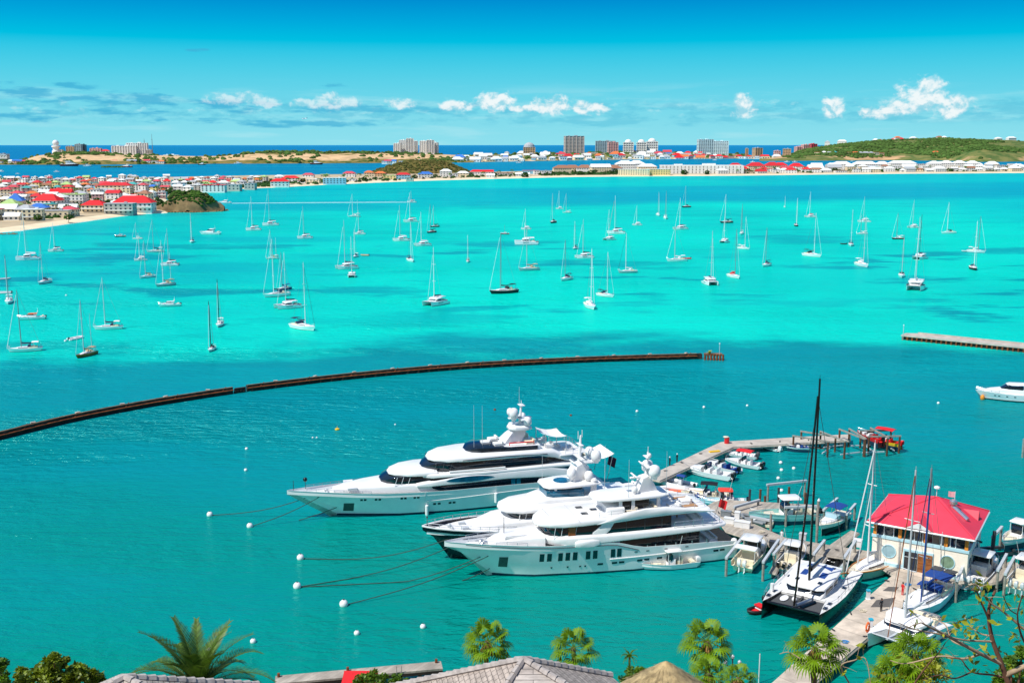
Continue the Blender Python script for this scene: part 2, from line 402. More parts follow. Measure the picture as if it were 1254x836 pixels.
def mull(par, xs, w, z0, z1, m='white', t=.12, lean=0.0):
    for x in xs:
        for s in (1, -1):
            b = MB(); b.tube([(x, s * w, z0), (x + lean, s * (w - .02), z1)], t / 2, 4); obj('window_post', b, m, par, 0)
def fender(par, x, y, z):
    b = MB(); b.lathe([(.05, -.95), (.3, -.8), (.33, 0), (.3, .8), (.05, .95)], (x, y, z), 10); b.tube([(x, y, z + .9), (x, y, z + 2.1)], .03, 4); obj('fender', b, 'white', par)
def sofa(par, x, y, z, l, w, m='white_matte'):
    b = MB(); b.box((x, y, z + .22), (l, w, .42)); b.box((x - l / 2 + .15, y, z + .5), (.3, w, .5)); obj('sun_lounge', b, m, par)

# --- front yacht: white, rounded brows, row of tall black hull windows
C_ST = [(0.2, 3.4, 2.7, .6, 3.3), (1.0, 3.75, 2.95, 1.0, 3.5), (4, 3.95, 3.2, 4, 3.75), (10, 4.1, 3.4, 10, 3.9), (14.6, 4.12, 3.55, 14.6, 3.95), (16.2, 4.12, 3.9, 16.2, 3.95), (18.0, 4.12, 4.45, 18, 3.75), (19.5, 4.12, 4.7, 19.3, 3.65), (24, 4.05, 4.8, 23, 3.25), (28, 3.75, 4.9, 26.5, 2.7), (32, 3.05, 5.1, 29.8, 2.25), (35.8, 2.15, 5.3, 32.4, 1.3), (39, 1.2, 5.5, 34.0, .55), (41.1, .4, 5.62, 34.9, .12), (41.7, .06, 5.66, 35.2, .03)]
th, hl = yacht('C', 'white superyacht in front, turquoise tinted hull with tall black windows in pairs', 40, (603, 703), (893, 673), C_ST, 'white_hull', .75)
YC = th; th.scale = (1.045, 1, 1)
for x in (29.0, 28.0, 26.5, 25.5, 24.5, 22.7, 21.7, 19.2, 18.3): hullwin(hl, C_ST, x, 3.05, .62, 1.25)
for x in (27.6, 25.4, 23.7, 23.0): hullwin(hl, C_ST, x, 1.35, .22, .22, name='porthole')
for x in (20.9, 18.9, 17.9, 15.3, 14.3, 12.4, 3.9, 2.9): hullwin(hl, C_ST, x, 1.5 + .03 * (20 - x) * .6, .75, .3, name='porthole')
for x in (15.9, 14.2, 11.5, 8.4): hullwin(hl, C_ST, x, 2.95, .45, .12, 'dark_grey', 'scupper')
for x, w in ((37.0, .5), (36.2, .5), (35.3, .9), (34.2, .5), (33.5, .5)): hullwin(hl, C_ST, x, 4.72, w * .7, .16, 'pale_grey', 'fairlead')
hullwin(hl, C_ST, 34.0, 2.4, 1.15, 1.7, 'anchor_dark', 'anchor_pocket')
for s in (1, -1):
    b = MB(); b.tube([(x, s * (hull_y(C_ST, x, C_z) + .03), C_z) for x, C_z in [(39, 5.2), (36, 4.95), (32, 4.75), (28, 4.55), (24, 4.45), (20, 4.35), (18.6, 4.2), (17, 3.7), (15.5, 3.2)]], .05, 4); obj('rub_line', b, 'dark_grey', hl)
for s in (1, -1):
    b = MB(); b.tube([(x, s * (hull_y(C_ST, x, 2.15) + .04), 2.15 + (20 - x) * .012) for x in (19.6, 16, 12, 8, 4, 1.2)], .09, 5); obj('rubbing_strake', b, 'white', hl)
b = sl([(35.8, .9, 4.4, 5.2), (34.5, 1.6, 4.4, 5.55), (32, 2.2, 4.3, 5.8), (29.6, 2.7, 4.2, 6.0), (28.5, 3.0, 4.2, 6.0)], .3); fd = obj('foredeck_house', b, 'white', th)
b = MB(); b.box((32.2, 0, 5.86), (2.4, 2.6, .34)); obj('foredeck_lounge', b, 'red_canvas', fd)
b = MB(); b.box((32.2, 0, 5.98), (2.9, 3.1, .14)); b.box((32.2, 0, 5.7), (3.1, 3.3, .4)); obj('lounge_surround', b, 'white', fd)
b = sl([(26, 3.2, 2.2, 4.7), (18.5, 3.45, 2.2, 4.95), (16, 3.3, 2.2, 4.95)]); obj('forward_house', b, 'white', th)
b = sl([(18.0, 3.42, 2.45, 4.95), (16, 3.5, 2.45, 4.95), (9, 3.4, 2.45, 4.95), (6.2, 3.2, 2.45, 4.95)], .05); obj('main_deck_glass', b, 'glass', th)
mull(th, (15.4, 12.6, 9.6, 6.3), 3.47, 2.5, 4.9, 'dark_grey', .08)
# upper deck: a broad sculpted wing band
b = sl([(29.3, 1.0, 5.0, 5.5), (28.6, 2.3, 4.9, 5.8), (27.2, 3.4, 4.75, 5.95), (25.5, 3.98, 4.7, 6.0), (22, 4.12, 4.68, 5.95), (17, 4.15, 4.8, 5.9), (11, 4.12, 4.95, 5.9), (5, 4.0, 5.1, 5.85), (2.6, 3.6, 5.3, 5.75), (2.2, 3.2, 5.42, 5.65)], .35); obj('upper_deck', b, 'white', th)
b = sl([(24.6, 4.2, 4.5, 5.3), (24.2, 4.42, 4.35, 5.45), (22.2, 4.45, 4.35, 5.5), (21.2, 4.2, 4.5, 5.4)], .3); obj('wing_station', b, 'white', th)
b = sl([(28.2, 1.5, 5.7, 6.2), (27.6, 2.5, 5.7, 6.9), (26.5, 3.1, 5.7, 7.35), (22, 3.45, 5.7, 7.5), (20.6, 3.5, 5.7, 7.5)], .05); wg = obj('wheelhouse_glass', b, 'glass', th)
mull(wg, (27.4, 26.4, 25.4, 24.4), 3.3, 5.8, 7.3, 'pale_grey', .09, -.25)
for y in (3.42, -3.42):
    b = MB(); b.box((24.9, y, 6.55), (1.0, .1, 1.5)); obj('wheelhouse_door', b, 'varnish', th)
b = sl([(22.0, 3.62, 5.8, 6.2), (21, 3.7, 5.8, 7.0), (20.3, 3.72, 5.8, 7.7), (19.6, 3.72, 6.4, 7.8), (19.0, 3.6, 7.3, 7.8)], .05); obj('side_wing', b, 'white', th)
b = sl([(20.4, 3.55, 5.75, 7.6), (14, 3.6, 5.75, 7.7), (10.6, 3.55, 5.75, 7.8)], .05); obj('upper_deck_glass', b, 'glass', th)
mull(th, (17.2, 14.5, 12.0), 3.6, 5.8, 7.6, 'dark_grey', .07)
b = MB(); rail(b, dense([(10.2, 3.85, 5.85), (4.6, 3.8, 5.85), (3.2, 3.2, 5.8), (3.2, -3.2, 5.8), (4.6, -3.8, 5.85), (10.2, -3.85, 5.85)], 1.4)); obj('upper_deck_rail', b, 'steel', th)
# roof brow and swept side wings
b = sl([(29.4, .7, 7.2, 7.5), (28.9, 2.0, 7.22, 7.75), (27.8, 3.0, 7.25, 8.0), (26, 3.65, 7.3, 8.15), (23.5, 3.85, 7.35, 8.25), (20.5, 3.8, 7.45, 8.2), (18, 3.6, 7.6, 8.15), (12, 3.6, 7.7, 8.2), (7, 3.5, 7.75, 8.2), (4.6, 3.0, 7.8, 8.05)], .45); obj('roof', b, 'white', th)
for s in (1, -1):
    b = MB(); rings = []
    for x, zb, zt, w in ((21.5, 7.4, 7.55, .2), (20, 7.4, 8.0, .4), (17.5, 7.55, 8.75, .5), (14.5, 7.75, 9.1, .5), (11.5, 7.9, 9.1, .5), (8.5, 7.9, 8.7, .45), (6, 7.85, 8.3, .35), (4.2, 7.85, 8.0, .15)):
        y = s * 3.78; rings.append([(x, y, zb), (x, y + s * w * .35, (zb + zt) / 2), (x, y, zt - .08), (x, y - s * w * .5, zt), (x, y - s * w, zt - .12), (x, y - s * w, zb)])
    b.loft(rings); obj('roof_wing', b, 'white', th, 50)
b = sl([(19.5, 2.4, 8.1, 9.1), (18.8, 2.75, 8.1, 9.2), (17.2, 2.8, 8.1, 9.2)], .1); obj('fly_console', b, 'white', th)
for x, y in ((16, 1.7), (16, -1.7), (13.2, 2.2), (9.5, 1.6), (9.5, -1.6), (7.2, 0)): sofa(th, x, y, 8.2, 1.6, 1.7, 'cream' if x > 12 else 'white_matte')
b = MB(); b.lathe([(.9, 0), (.95, .5), (.9, .6)], (11.4, -.6, 8.2), 14); obj('jacuzzi', b, 'pale_blue', th)
b = sl([(21.2, 1.0, 10.15, 10.3), (20.6, 2.0, 10.1, 10.42), (19, 2.5, 10.05, 10.5), (15, 2.6, 10.05, 10.55), (12, 2.45, 10.1, 10.5), (10.4, 1.9, 10.2, 10.4)], .2); obj('hardtop', b, 'white', th)
for x, y in ((17.6, 2.2), (17.6, -2.2), (15.8, 2.3), (15.8, -2.3), (12, 2.1), (12, -2.1)):
    b = MB(); b.box((x, y, 9.15), (.55, .22, 1.95), 0, .8); obj('hardtop_pillar', b, 'white', th)
b = sl([(17.3, 2.05, 8.9, 10.05), (13.4, 2.05, 8.9, 10.05)], .05); obj('sky_lounge_glass', b, 'glass', th)
b = sl([(14.5, 1.1, 10.4, 11.2), (13.9, .95, 10.4, 12.7), (13.0, .75, 10.4, 13.0), (12.2, .5, 10.4, 12.0), (11.6, .4, 10.4, 10.9)], .2); ms = obj('mast_base', b, 'white', th)
b = MB(); b.tube([(13.1, 0, 12.6), (12.9, 0, 16.3)], .26, 8, .13); b.box((13.2, 0, 14.3), (.6, 3.0, .14)); b.box((13.1, 0, 15.6), (.5, 1.6, .1)); b.tube([(12.9, 0, 16.2), (12.9, 0, 17.1)], .05, 5); b.box((14.5, 0, 12.6), (1.9, .5, .2)); b.box((15.6, 0, 11.6), (1.6, .9, .2)); obj('mast', b, 'white', ms)
b = MB(); b.box((14.9, 0, 12.95), (.2, 2.4, .14)); b.lathe([(.12, 0), (.12, .3)], (14.9, 0, 12.65), 8); obj('radar', b, 'white_matte', ms, 0)
b = MB(); b.box((13.9, 0, 14.75), (.16, 1.7, .12)); obj('radar', b, 'white_matte', ms, 0)
radome(ms, 12.4, 1.35, 13.0, .85); radome(ms, 12.4, -1.35, 13.0, .85); radome(ms, 15.2, 1.2, 10.8, .45); radome(ms, 13.0, .8, 15.75, .3)
b = MB(); b.box((12.4, 0, 12.7), (.7, 3.0, .25)); obj('dome_bracket', b, 'white', ms)
whip(th, 16.5, 2.3, 10.5, 5.6); whip(th, 11, 2.3, 10.4, 6.5)
flag(th, 2.4, 5.7, 'red_canvas')
b = MB(); rail(b, dense([(21, 3.3, 8.2), (14, 3.3, 8.25), (7, 3.1, 8.25), (5.2, 2.4, 8.2), (5.2, -2.4, 8.2), (7, -3.1, 8.25), (14, -3.3, 8.25)], 1.5), .8, .03); obj('sun_deck_rail', b, 'steel', th)
for x, w in ((27.3, 3.0), (24.0, 3.86)):
    b = MB(); b.tube([(x, -w, 8.02 if x > 26 else 8.2), (x, 0, 8.33 if x < 26 else 8.14), (x, w, 8.02 if x > 26 else 8.2)], .025, 4); obj('roof_seam', b, 'mid_grey', th)
for x, y in ((22.5, 1.3), (22.5, -1.3), (20.8, 0)): b = MB(); b.box((x, y, 8.36), (.9, .7, .1)); obj('roof_hatch', b, 'glass', th, 0)
for x in (14.2, 13.0, 11.6, 10.0, 7.6, 5.4):
    b = MB(); b.tube([(x, 3.98, 3.3), (x, 3.98, 3.75)], .05, 4); obj('bulwark_cleat', b, 'steel', hl)
b = MB(); b.box((14.8, 0, 8.27), (5.4, 5.2, .05)); b.box((8.2, 0, 8.24), (4.2, 4.6, .05)); obj('teak_deck', b, 'teak', th, 0)
b = MB(); b.box((1.6, 0, 2.4), (2.6, 6.8, .2)); obj('aft_deck', b, 'teak', th, 0)
sofa(th, 3.6, 0, 2.5, 1.2, 4.6); sofa(th, 6.0, 0, 5.85, 1.4, 4.2); 
b = MB(); b.box((8.3, 0, 6.6), (2.0, 1.4, .08)); b.tube([(8.3, 0, 5.9), (8.3, 0, 6.6)], .12, 6); obj('deck_table', b, 'teak', th)
for s in (1, -1):
    b = MB(); b.lathe([(.1, -1.0), (.5, -.7), (.55, .5), (.35, 1.0), (.1, 1.1)], (.9, s * 3.3, 2.1), 10); obj('stern_fairing', b, 'white', th, 60)
b = MB(); rail(b, dense([(38.6, .8, 5.5), (35, 2.15, 5.25), (31, 3.2, 5.0)], 1.3), .45); rail(b, dense([(38.6, -.8, 5.5), (35, -2.15, 5.25), (31, -3.2, 5.0)], 1.3), .45); obj('bow_rail', b, 'steel', th)
b = MB(); b.tube([(33.5, 0, 6), (33.5, 0, 8.4)], .05, 5); obj('jackstaff', b, 'dark_grey', th)
b = MB(); b.lathe([(.3, 0), (.36, .3), (.2, .5)], (36.6, .5, 4.7), 8); b.lathe([(.3, 0), (.36, .3), (.2, .5)], (36.6, -.5, 4.7), 8); b.box((35.8, 0, 4.8), (.8, .6, .5)); obj('windlass', b, 'steel', th)

# --- rear yacht: the longest, knife bow, long black side band
A_ST = [(.3, 4.2, 2.2, .8, 4.1), (1.5, 4.6, 2.4, 1.5, 4.3), (6, 4.8, 3.0, 6, 4.6), (12, 4.95, 3.7, 12, 4.6), (20, 5.0, 3.85, 20, 4.55), (30, 5.0, 3.95, 29.5, 4.35), (36, 4.75, 4.05, 34.6, 3.8), (42, 4.1, 4.2, 39.2, 3.2), (47, 3.15, 4.45, 43, 2.1), (51, 2.1, 4.7, 46, 1.15), (54.8, 1.05, 4.92, 48, .45), (57.0, .35, 5.04, 49, .1), (57.7, .05, 5.08, 49.4, .03)]
th, hl = yacht('A', 'longest white superyacht, farthest of three, with sharp bow and long black window band', 56, (397, 632), (737, 596), A_ST, 'white_hull', .7)
YA = th; th.scale = (.955, 1, 1)
for x in (45.6, 45.0, 43.2, 42.6, 38.9, 38.3, 36.7, 36.1): hullwin(hl, A_ST, x, 3.15, .42, .34, name='porthole')
for x in (33.2, 32.4, 30.5, 29.8): hullwin(hl, A_ST, x, 1.7, .5, .34, name='porthole')
for x, w in ((50.5, 1.5), (49, .5), (47.8, 1.3)): hullwin(hl, A_ST, x, 3.95, w, .18, 'pale_grey', 'fairlead')
hullwin(hl, A_ST, 47.6, 1.7, 1.7, 1.6, 'anchor_dark', 'anchor_pocket')
for s in (1, -1):
    b = MB(); b.tube([(x, s * (hull_y(A_ST, x, z) + .02), z) for x, z in ((34.8, 2.3), (34.2, 2.35), (30, 2.45), (24, 2.6), (16, 2.8), (8, 2.5))], .07, 5); obj('rubbing_strake', b, 'white', hl)
for s in (1, -1):
    b = MB(); b.tube([(34.9, s * (hull_y(A_ST, 34.9, .4) + .03), .4), (34.9, s * (hull_y(A_ST, 34.9, 4) + .03), 3.9)], .05, 4); obj('shell_joint', b, 'pale_grey', hl)
fender(th, 34.6, hull_y(A_ST, 34.6, .9) + .4, .8); fender(th, 22.4, 5.35, 2.0)
b = sl([(50, .8, 4.1, 4.9), (47.8, 1.6, 4.1, 5.1), (44.5, 2.6, 4.0, 5.25), (41, 3.3, 3.9, 5.3), (36, 4.0, 3.8, 5.3), (30, 4.5, 3.6, 5.0)], .4); obj('foredeck_house', b, 'white', th)
b = sl([(41.8, 1.0, 5.1, 5.6), (41, 2.2, 5.1, 6.0), (39.4, 3.1, 5.1, 6.4), (36, 3.6, 5.1, 6.6), (33.8, 3.7, 5.1, 6.6)], .05); g = obj('lower_bridge_glass', b, 'glass', th)
mull(g, (39.9, 38.8, 37.6, 36.4, 35.2, 34.1), 3.42, 5.15, 6.5, 'pale_grey', .1, -.5)
b = sl([(40.4, .9, 6.45, 6.65), (39.6, 2.2, 6.45, 6.9), (37.8, 3.4, 6.45, 7.1), (35, 4.0, 6.45, 7.15), (32.5, 4.15, 6.45, 7.1)], .3); obj('lower_brow', b, 'white', th)
b = sl([(33.6, 4.72, 4.5, 4.75), (31.5, 4.78, 3.7, 5.0), (26, 4.85, 3.7, 5.05), (14, 4.8, 3.6, 5.05), (12.4, 4.7, 3.5, 4.8)], .05); g = obj('main_deck_glass', b, 'glass', th)
for x0, x1 in ((19.4, 18.7), (18.4, 17.7)): hullwin(g, [(10, 4.84, 9, 10, 4.84), (30, 4.84, 9, 30, 4.84)], (x0 + x1) / 2, 4.35, .75, 1.0, 'tint', 'window')
b = sl([(36.2, 4.35, 4.85, 5.3), (34, 4.8, 4.85, 5.6), (28, 5.0, 4.95, 6.2), (20, 5.02, 5.0, 6.2), (12, 4.95, 4.6, 6.2), (9.0, 4.9, 3.8, 5.6), (7, 4.85, 3.4, 4.6), (5.2, 4.8, 3.0, 3.6)], .2); ud = obj('side_wing', b, 'white', th)
for s in (1, -1):
    b = MB(); q = []
    for i in range(17):
        u = i / 16; x = 31.2 - 8.6 * u; hh = .46 * math.sin(math.pi * min(1, u * 1.02)) ** .6
        yy = lerp(4.93, 5.035, min(1, u * 2.2)); q.append([(x, s * yy, 5.62 - hh), (x, s * (yy + .012), 5.62 + hh)])
    b.loft([[(p[0][0], p[0][1], p[0][2]), (p[1][0], p[1][1], p[1][2]), (p[1][0], p[1][1] - s * .2, p[1][2]), (p[0][0], p[0][1] - s * .2, p[0][2])] for p in q]); obj('side_window_or_reflection', b, 'tint', ud)  # teal lens is a painted reflection on the white side band, no pane
b = sl([(33.8, 4.2, 5.3, 5.9), (32.5, 4.45, 5.25, 6.1), (30, 4.6, 5.6, 6.15)], .05); obj('side_glass', b, 'glass', th)
b = sl([(36.4, 2.8, 6.2, 6.7), (33.5, 4.6, 6.15, 6.75), (24, 5.0, 6.15, 6.6), (12, 4.9, 6.1, 6.6), (4, 4.6, 6.0, 6.4), (2.2, 4.0, 6.05, 6.3)], .18); obj('upper_deck', b, 'white', th)
b = sl([(34.6, .9, 6.7, 7.2), (33.8, 2.1, 6.7, 7.7), (32.4, 3.2, 6.7, 8.2), (29, 3.9, 6.7, 8.35), (20, 4.1, 6.6, 8.4), (13, 4.1, 6.6, 8.3), (12, 3.95, 6.7, 8.0)], .05); g = obj('upper_bridge_glass', b, 'glass', th)
mull(g, (33.0, 31.6, 30.2, 29), 3.7, 6.8, 8.3, 'dark_grey', .09, -.4)
for s in (1, -1):
    b = MB(); b.tube([(30.5, s * 4.45, 6.95), (24, s * 4.7, 6.95), (20.5, s * 4.75, 6.95)], .16, 6); obj('deck_edge', b, 'white', th)
b = sl([(33.4, 1.0, 8.3, 8.55), (32.6, 2.4, 8.3, 8.85), (30.6, 3.7, 8.3, 9.1), (27, 4.3, 8.3, 9.2), (20, 4.5, 8.3, 9.2), (14, 4.45, 8.25, 9.1), (11, 4.2, 7.6, 8.8), (8.6, 4.0, 6.8, 7.6), (7.2, 3.9, 6.5, 6.9)], .4); obj('roof', b, 'white', th)
for s in (1, -1):
    b = MB(); b.tube([(28, s * 4.32, 8.62), (20, s * 4.53, 8.75), (12.5, s * 4.38, 8.45)], .07, 4); obj('roof_stripe', b, 'dark_grey', th)
b = sl([(26.6, 1.0, 9.1, 9.3), (25.8, 2.2, 9.1, 9.8), (24.2, 2.9, 9.1, 10.05), (19, 3.4, 9.1, 9.9), (14, 3.5, 9.1, 9.8)], .05); obj('fly_screen', b, 'glass', th)
b = sl([(26.0, .8, 9.0, 9.6), (25.0, 1.8, 9.0, 9.9), (19, 3.2, 9.0, 9.95), (14, 3.3, 9.0, 9.9), (13.4, 3.2, 9.0, 9.8)], .1); obj('fly_bulwark', b, 'white', th)
for x, y, m in ((22.6, 0, 'white_matte'), (20.8, 1.6, 'white_matte'), (20.8, -1.6, 'white_matte'), (15, 1.8, 'cream'), (15, -1.8, 'cream')): sofa(th, x, y, 9.95, 1.6, 1.5, m)
b = MB(); b.tube([(19, 2.6, 9.95), (19, 2.6, 10.4), (14.5, 2.9, 10.4), (14.5, 2.9, 9.95)], .12, 5); obj('deck_rail', b, 'red', th)
b = sl([(20.2, 2.0, 9.2, 9.7), (18.6, 1.4, 9.2, 11.3), (17.4, .8, 9.2, 12.3), (16.4, .7, 9.2, 12.3), (15.4, .9, 11.2, 12.3)], .2); ms = obj('mast_base', b, 'white', th)
b = sl([(18.4, .8, 12.2, 12.5), (17.6, 1.9, 12.2, 12.9), (15.6, 2.2, 12.2, 12.85), (14.4, 1.6, 12.25, 12.6)], .2); obj('radar_deck', b, 'white', ms)
b = MB(); b.tube([(16.2, 0, 12.6), (15.9, 0, 16.4)], .34, 8, .16); b.box((16.2, 0, 14.0), (4.2, .9, .16), 0); b.box((16.2, 0, 14.0), (.6, 4.4, .16)); b.box((15.9, 0, 16.2), (.9, 1.6, .1)); b.tube([(15.9, 0, 16.3), (15.9, 0, 17.0)], .06, 5); obj('mast', b, 'white', ms)
radome(ms, 17.6, .9, 14.3, .85); radome(ms, 15.2, 1.5, 13.0, .72); radome(ms, 15.2, -1.5, 13.0, .72); radome(ms, 17.6, -1.2, 14.3, .6)
b = MB(); b.box((17.6, 0, 13.75), (.2, 2.6, .14)); b.lathe([(.12, 0), (.12, .35)], (17.6, 0, 13.3), 8); obj('radar', b, 'white_matte', ms, 0)
whip(th, 25.2, 1.5, 9.8, 7.4); whip(th, 23.6, 1.3, 9.8, 7.2); whip(th, 16, -.8, 16.2, 3)
# after decks, stepped, with awnings
b = sl([(12.5, 3.6, 6.5, 7.9), (9.5, 3.3, 6.5, 7.9)], .05); obj('aft_saloon_glass', b, 'glass', th)
b = sl([(10, 4.3, 7.75, 8.0), (6.5, 4.2, 7.75, 8.0), (5.2, 3.6, 7.8, 7.95)], .1); obj('aft_roof', b, 'white', th)
b = MB(); rail(b, dense([(9.0, 4.1, 8.0), (6.0, 4.0, 8.0), (5.4, 3, 8.0), (5.4, -3, 8.0), (6, -4, 8.0), (9, -4.1, 8)], 1.4)); rail(b, dense([(7, 4.5, 6.4), (3.2, 4.3, 6.3), (2.6, 3.4, 6.3), (2.6, -3.4, 6.3), (3.2, -4.3, 6.3), (7, -4.5, 6.4)], 1.4)); obj('aft_rail', b, 'steel', th)
for i, (x, y) in enumerate(((12.2, -2.4), (12.2, 2.4), (8.2, -2.4), (8.2, 2.4))):
    b = MB(); b.tube([(x, y, 9.0 if x > 10 else 8.0), (x, y, 11.4 if x > 10 else 10.9)], .07, 5); obj('awning_pole', b, 'steel', th)
b = MB()
rows = [[(lerp(12.3, 8.1, u), lerp(-2.6, 2.6, v), lerp(11.35, 10.8, u) - .35 * math.sin(math.pi * u) - .3 * math.sin(math.pi * v)) for v in (0, .25, .5, .75, 1)] for u in (0, .25, .5, .75, 1)]
for ra, rb in zip(rows, rows[1:]):
    for i in range(4): b.quad(ra[i], ra[i + 1], rb[i + 1], rb[i])
obj('awning', b, 'white_matte', th, 60)
for x, y in ((11.3, 1.8), (11.3, -1.8), (9.4, 0), (7.6, 1.6)): sofa(th, x, y, 9.0 if x > 10 else 8.0, 1.5, 1.5)
for x, y in ((5, 1.9), (5, -1.9)): sofa(th, x, y, 6.35, 1.5, 1.7, 'cream')
b = sl([(9, 3.6, 2.4, 6.0), (6.4, 3.4, 2.4, 6.0)], .05); obj('main_saloon_glass', b, 'glass', th)
b = MB()
rows = [[(lerp(3.4, -.9, u), lerp(-3.2, 3.2, v), lerp(6.6, 7.0, u) - .5 * math.sin(math.pi * u)) for v in (0, .25, .5, .75, 1)] for u in (0, .25, .5, .75, 1)]
for ra, rb in zip(rows, rows[1:]):
    for i in range(4): b.quad(ra[i], ra[i + 1], rb[i + 1], rb[i])
obj('stern_awning', b, 'white_matte', th, 60)
for y in (3, -3):
    b = MB(); b.tube([(.3, y, 2.3), (-.8, y, 7.0)], .07, 5); obj('awning_pole', b, 'steel', th)
flag(th, .2, 2.9, 'dark_flag', 1.5, 1.3)
b = MB(); rail(b, dense([(54.5, 1.0, 4.9), (50, 2.3, 4.65), (44, 3.7, 4.3)], 1.5), .4); rail(b, dense([(54.5, -1, 4.9), (50, -2.3, 4.65), (44, -3.7, 4.3)], 1.5), .4); obj('bow_rail', b, 'steel', th)
b = MB(); b.tube([(56.6, 0, 5), (56.6, 0, 6.6)], .05, 5); b.ball((54.6, 0, 6.6), .38, 8); b.tube([(54.6, 0, 5), (54.6, 0, 6.4)], .04, 5); obj('anchor_ball', b, 'black', th)
for y in (.7, -.7):
    b = MB(); b.lathe([(.3, 0), (.36, .3), (.2, .5)], (51, y, 4.0), 8); obj('windlass', b, 'pale_grey', th); b = MB(); b.box((47, y * 3, 4.9), (1.6, .6, .4)); obj('deck_box', b, 'white', th)

# --- middle yacht: dark blue hull, white decks
B_ST = [(.3, 3.6, 2.6, .8, 3.5), (2, 3.9, 2.9, 2, 3.7), (8, 4.1, 3.2, 8, 3.9), (16, 4.15, 3.6, 16, 3.95), (24, 4.1, 4.2, 23.4, 3.8), (29, 3.8, 4.6, 27.4, 3.1), (33, 3.15, 4.9, 30.4, 2.2), (36.2, 2.25, 5.15, 32.8, 1.25), (38.4, 1.25, 5.3, 34.4, .55), (39.7, .45, 5.42, 35.2, .12), (40.2, .06, 5.46, 35.5, .03)]
th, hl = yacht('B', 'dark blue hulled superyacht with white decks, wedged between two white superyachts', 40, (548, 684), (822, 650), B_ST, 'navy', .55)
YB = th
for s in (1, -1):
    b = MB(); b.tube([(st[0], s * st[1], st[2] + .05) for st in B_ST], .12, 5); obj('cap_rail', b, 'white', hl)
hullwin(hl, B_ST, 34.2, 2.1, 1.5, 1.9, 'anchor_dark', 'anchor_pocket')
for x, w in ((36.6, .6), (35.6, .6), (34.4, .8)): hullwin(hl, B_ST, x, 4.5, w * .7, .2, 'pale_grey', 'fairlead')
b = MB(); b.prism([(39.6, .2), (38, 1.2), (35, 2.4), (31, 3.3), (26, 3.8), (26, -3.8), (31, -3.3), (35, -2.4), (38, -1.2), (39.6, -.2)], 4.3, 4.66); obj('foredeck', b, 'white', th)
b = MB()
for s in (1, -1): rail(b, dense([(39.4, s * .5, 5.3), (38, s * 1.3, 5.2), (35, s * 2.5, 5.0), (31, s * 3.4, 4.75), (27, s * 3.85, 4.5)], 1.1), .75, .04)
obj('bow_rail', b, 'steel', th)
b = MB()
for y in (.7, -.7): b.lathe([(.3, 0), (.36, .3), (.2, .5)], (36, y, 4.65), 8); b.box((34, y * 1.6, 4.8), (1.0, .5, .4))
obj('windlass', b, 'pale_grey', th)
b = MB(); b.tube([(39.5, 0, 5.4), (39.5, 0, 6.7)], .05, 5); b.ball((39.5, 0, 6.8), .16, 8); obj('jackstaff', b, 'dark_grey', th)
b = sl([(33, 1.1, 4.5, 5.0), (31.4, 2.0, 4.5, 5.4), (29, 2.9, 4.5, 5.8), (25, 3.6, 4.3, 5.95), (14, 3.9, 3.2, 5.95), (6, 3.8, 3.0, 5.9)], .4); obj('main_deck_house', b, 'white', th)
b = sl([(20, 3.95, 3.7, 5.0), (8, 3.92, 3.4, 5.0)], .05); obj('main_deck_glass', b, 'glass', th)
b = sl([(27.2, .9, 5.7, 6.2), (26.8, 2.0, 5.7, 6.7), (25.6, 2.9, 5.7, 6.95), (21, 3.3, 5.7, 7.0), (8, 3.4, 5.7, 7.0)], .05); g = obj('wheelhouse_glass', b, 'glass', th)
mull(g, (26.4, 25.4, 24.2, 23.0, 21.8), 3.0, 5.8, 6.9, 'white', .12, -.2)
b = MB(); b.box((22, 3.2, 6.3), (.9, .3, 1.3)); obj('wheelhouse_door', b, 'varnish', th)
b = sl([(28.6, .8, 6.85, 7.1), (28, 2.2, 6.85, 7.3), (26, 3.4, 6.85, 7.55), (22, 3.9, 6.85, 7.7), (14, 4.0, 6.85, 7.6), (5, 3.8, 6.85, 7.4), (3, 3.2, 6.9, 7.3)], .35); obj('roof', b, 'white', th)
b = sl([(24.2, .9, 7.5, 7.9), (23.4, 2.0, 7.5, 8.3), (21.5, 2.7, 7.5, 8.5), (12, 2.9, 7.5, 8.3), (8, 2.8, 7.5, 8.2)], .3); obj('fly_bulwark', b, 'white', th)
b = sl([(21.6, 1.6, 8.3, 9.3), (20.8, 2.3, 8.3, 9.5), (16, 2.6, 8.2, 9.4)], .05); obj('fly_screen', b, 'tint', th)
b = sl([(22.0, 1.4, 9.85, 10.0), (21.4, 2.3, 9.8, 10.15), (19, 2.75, 9.8, 10.2), (15, 2.8, 9.8, 10.2), (13.2, 2.4, 9.85, 10.1)], .15); ht = obj('hardtop', b, 'white', th)
b = MB(); b.lathe([(1.3, 0), (1.3, .05)], (18.6, 0, 10.26), 18); obj('skylight', b, 'tint', ht)
for x, y in ((20.4, 2.2), (20.4, -2.2), (14.6, 2.2), (14.6, -2.2)):
    b = MB(); b.box((x, y, 9.0), (.4, .2, 1.7), 0, .8); obj('hardtop_pillar', b, 'white', th)
b = MB(); b.lathe([(.5, 0), (.45, 1.7), (.55, 2.6), (.3, 2.9)], (14.2, 2.0, 7.9), 10); obj('deck_crane', b, 'white', th)
b = sl([(17.2, 1.5, 10.1, 11.0), (16.6, 1.2, 10.1, 12.6), (15.4, .9, 10.1, 13), (14.4, .6, 10.1, 12.2)], .2); ms = obj('mast_base', b, 'white', th)
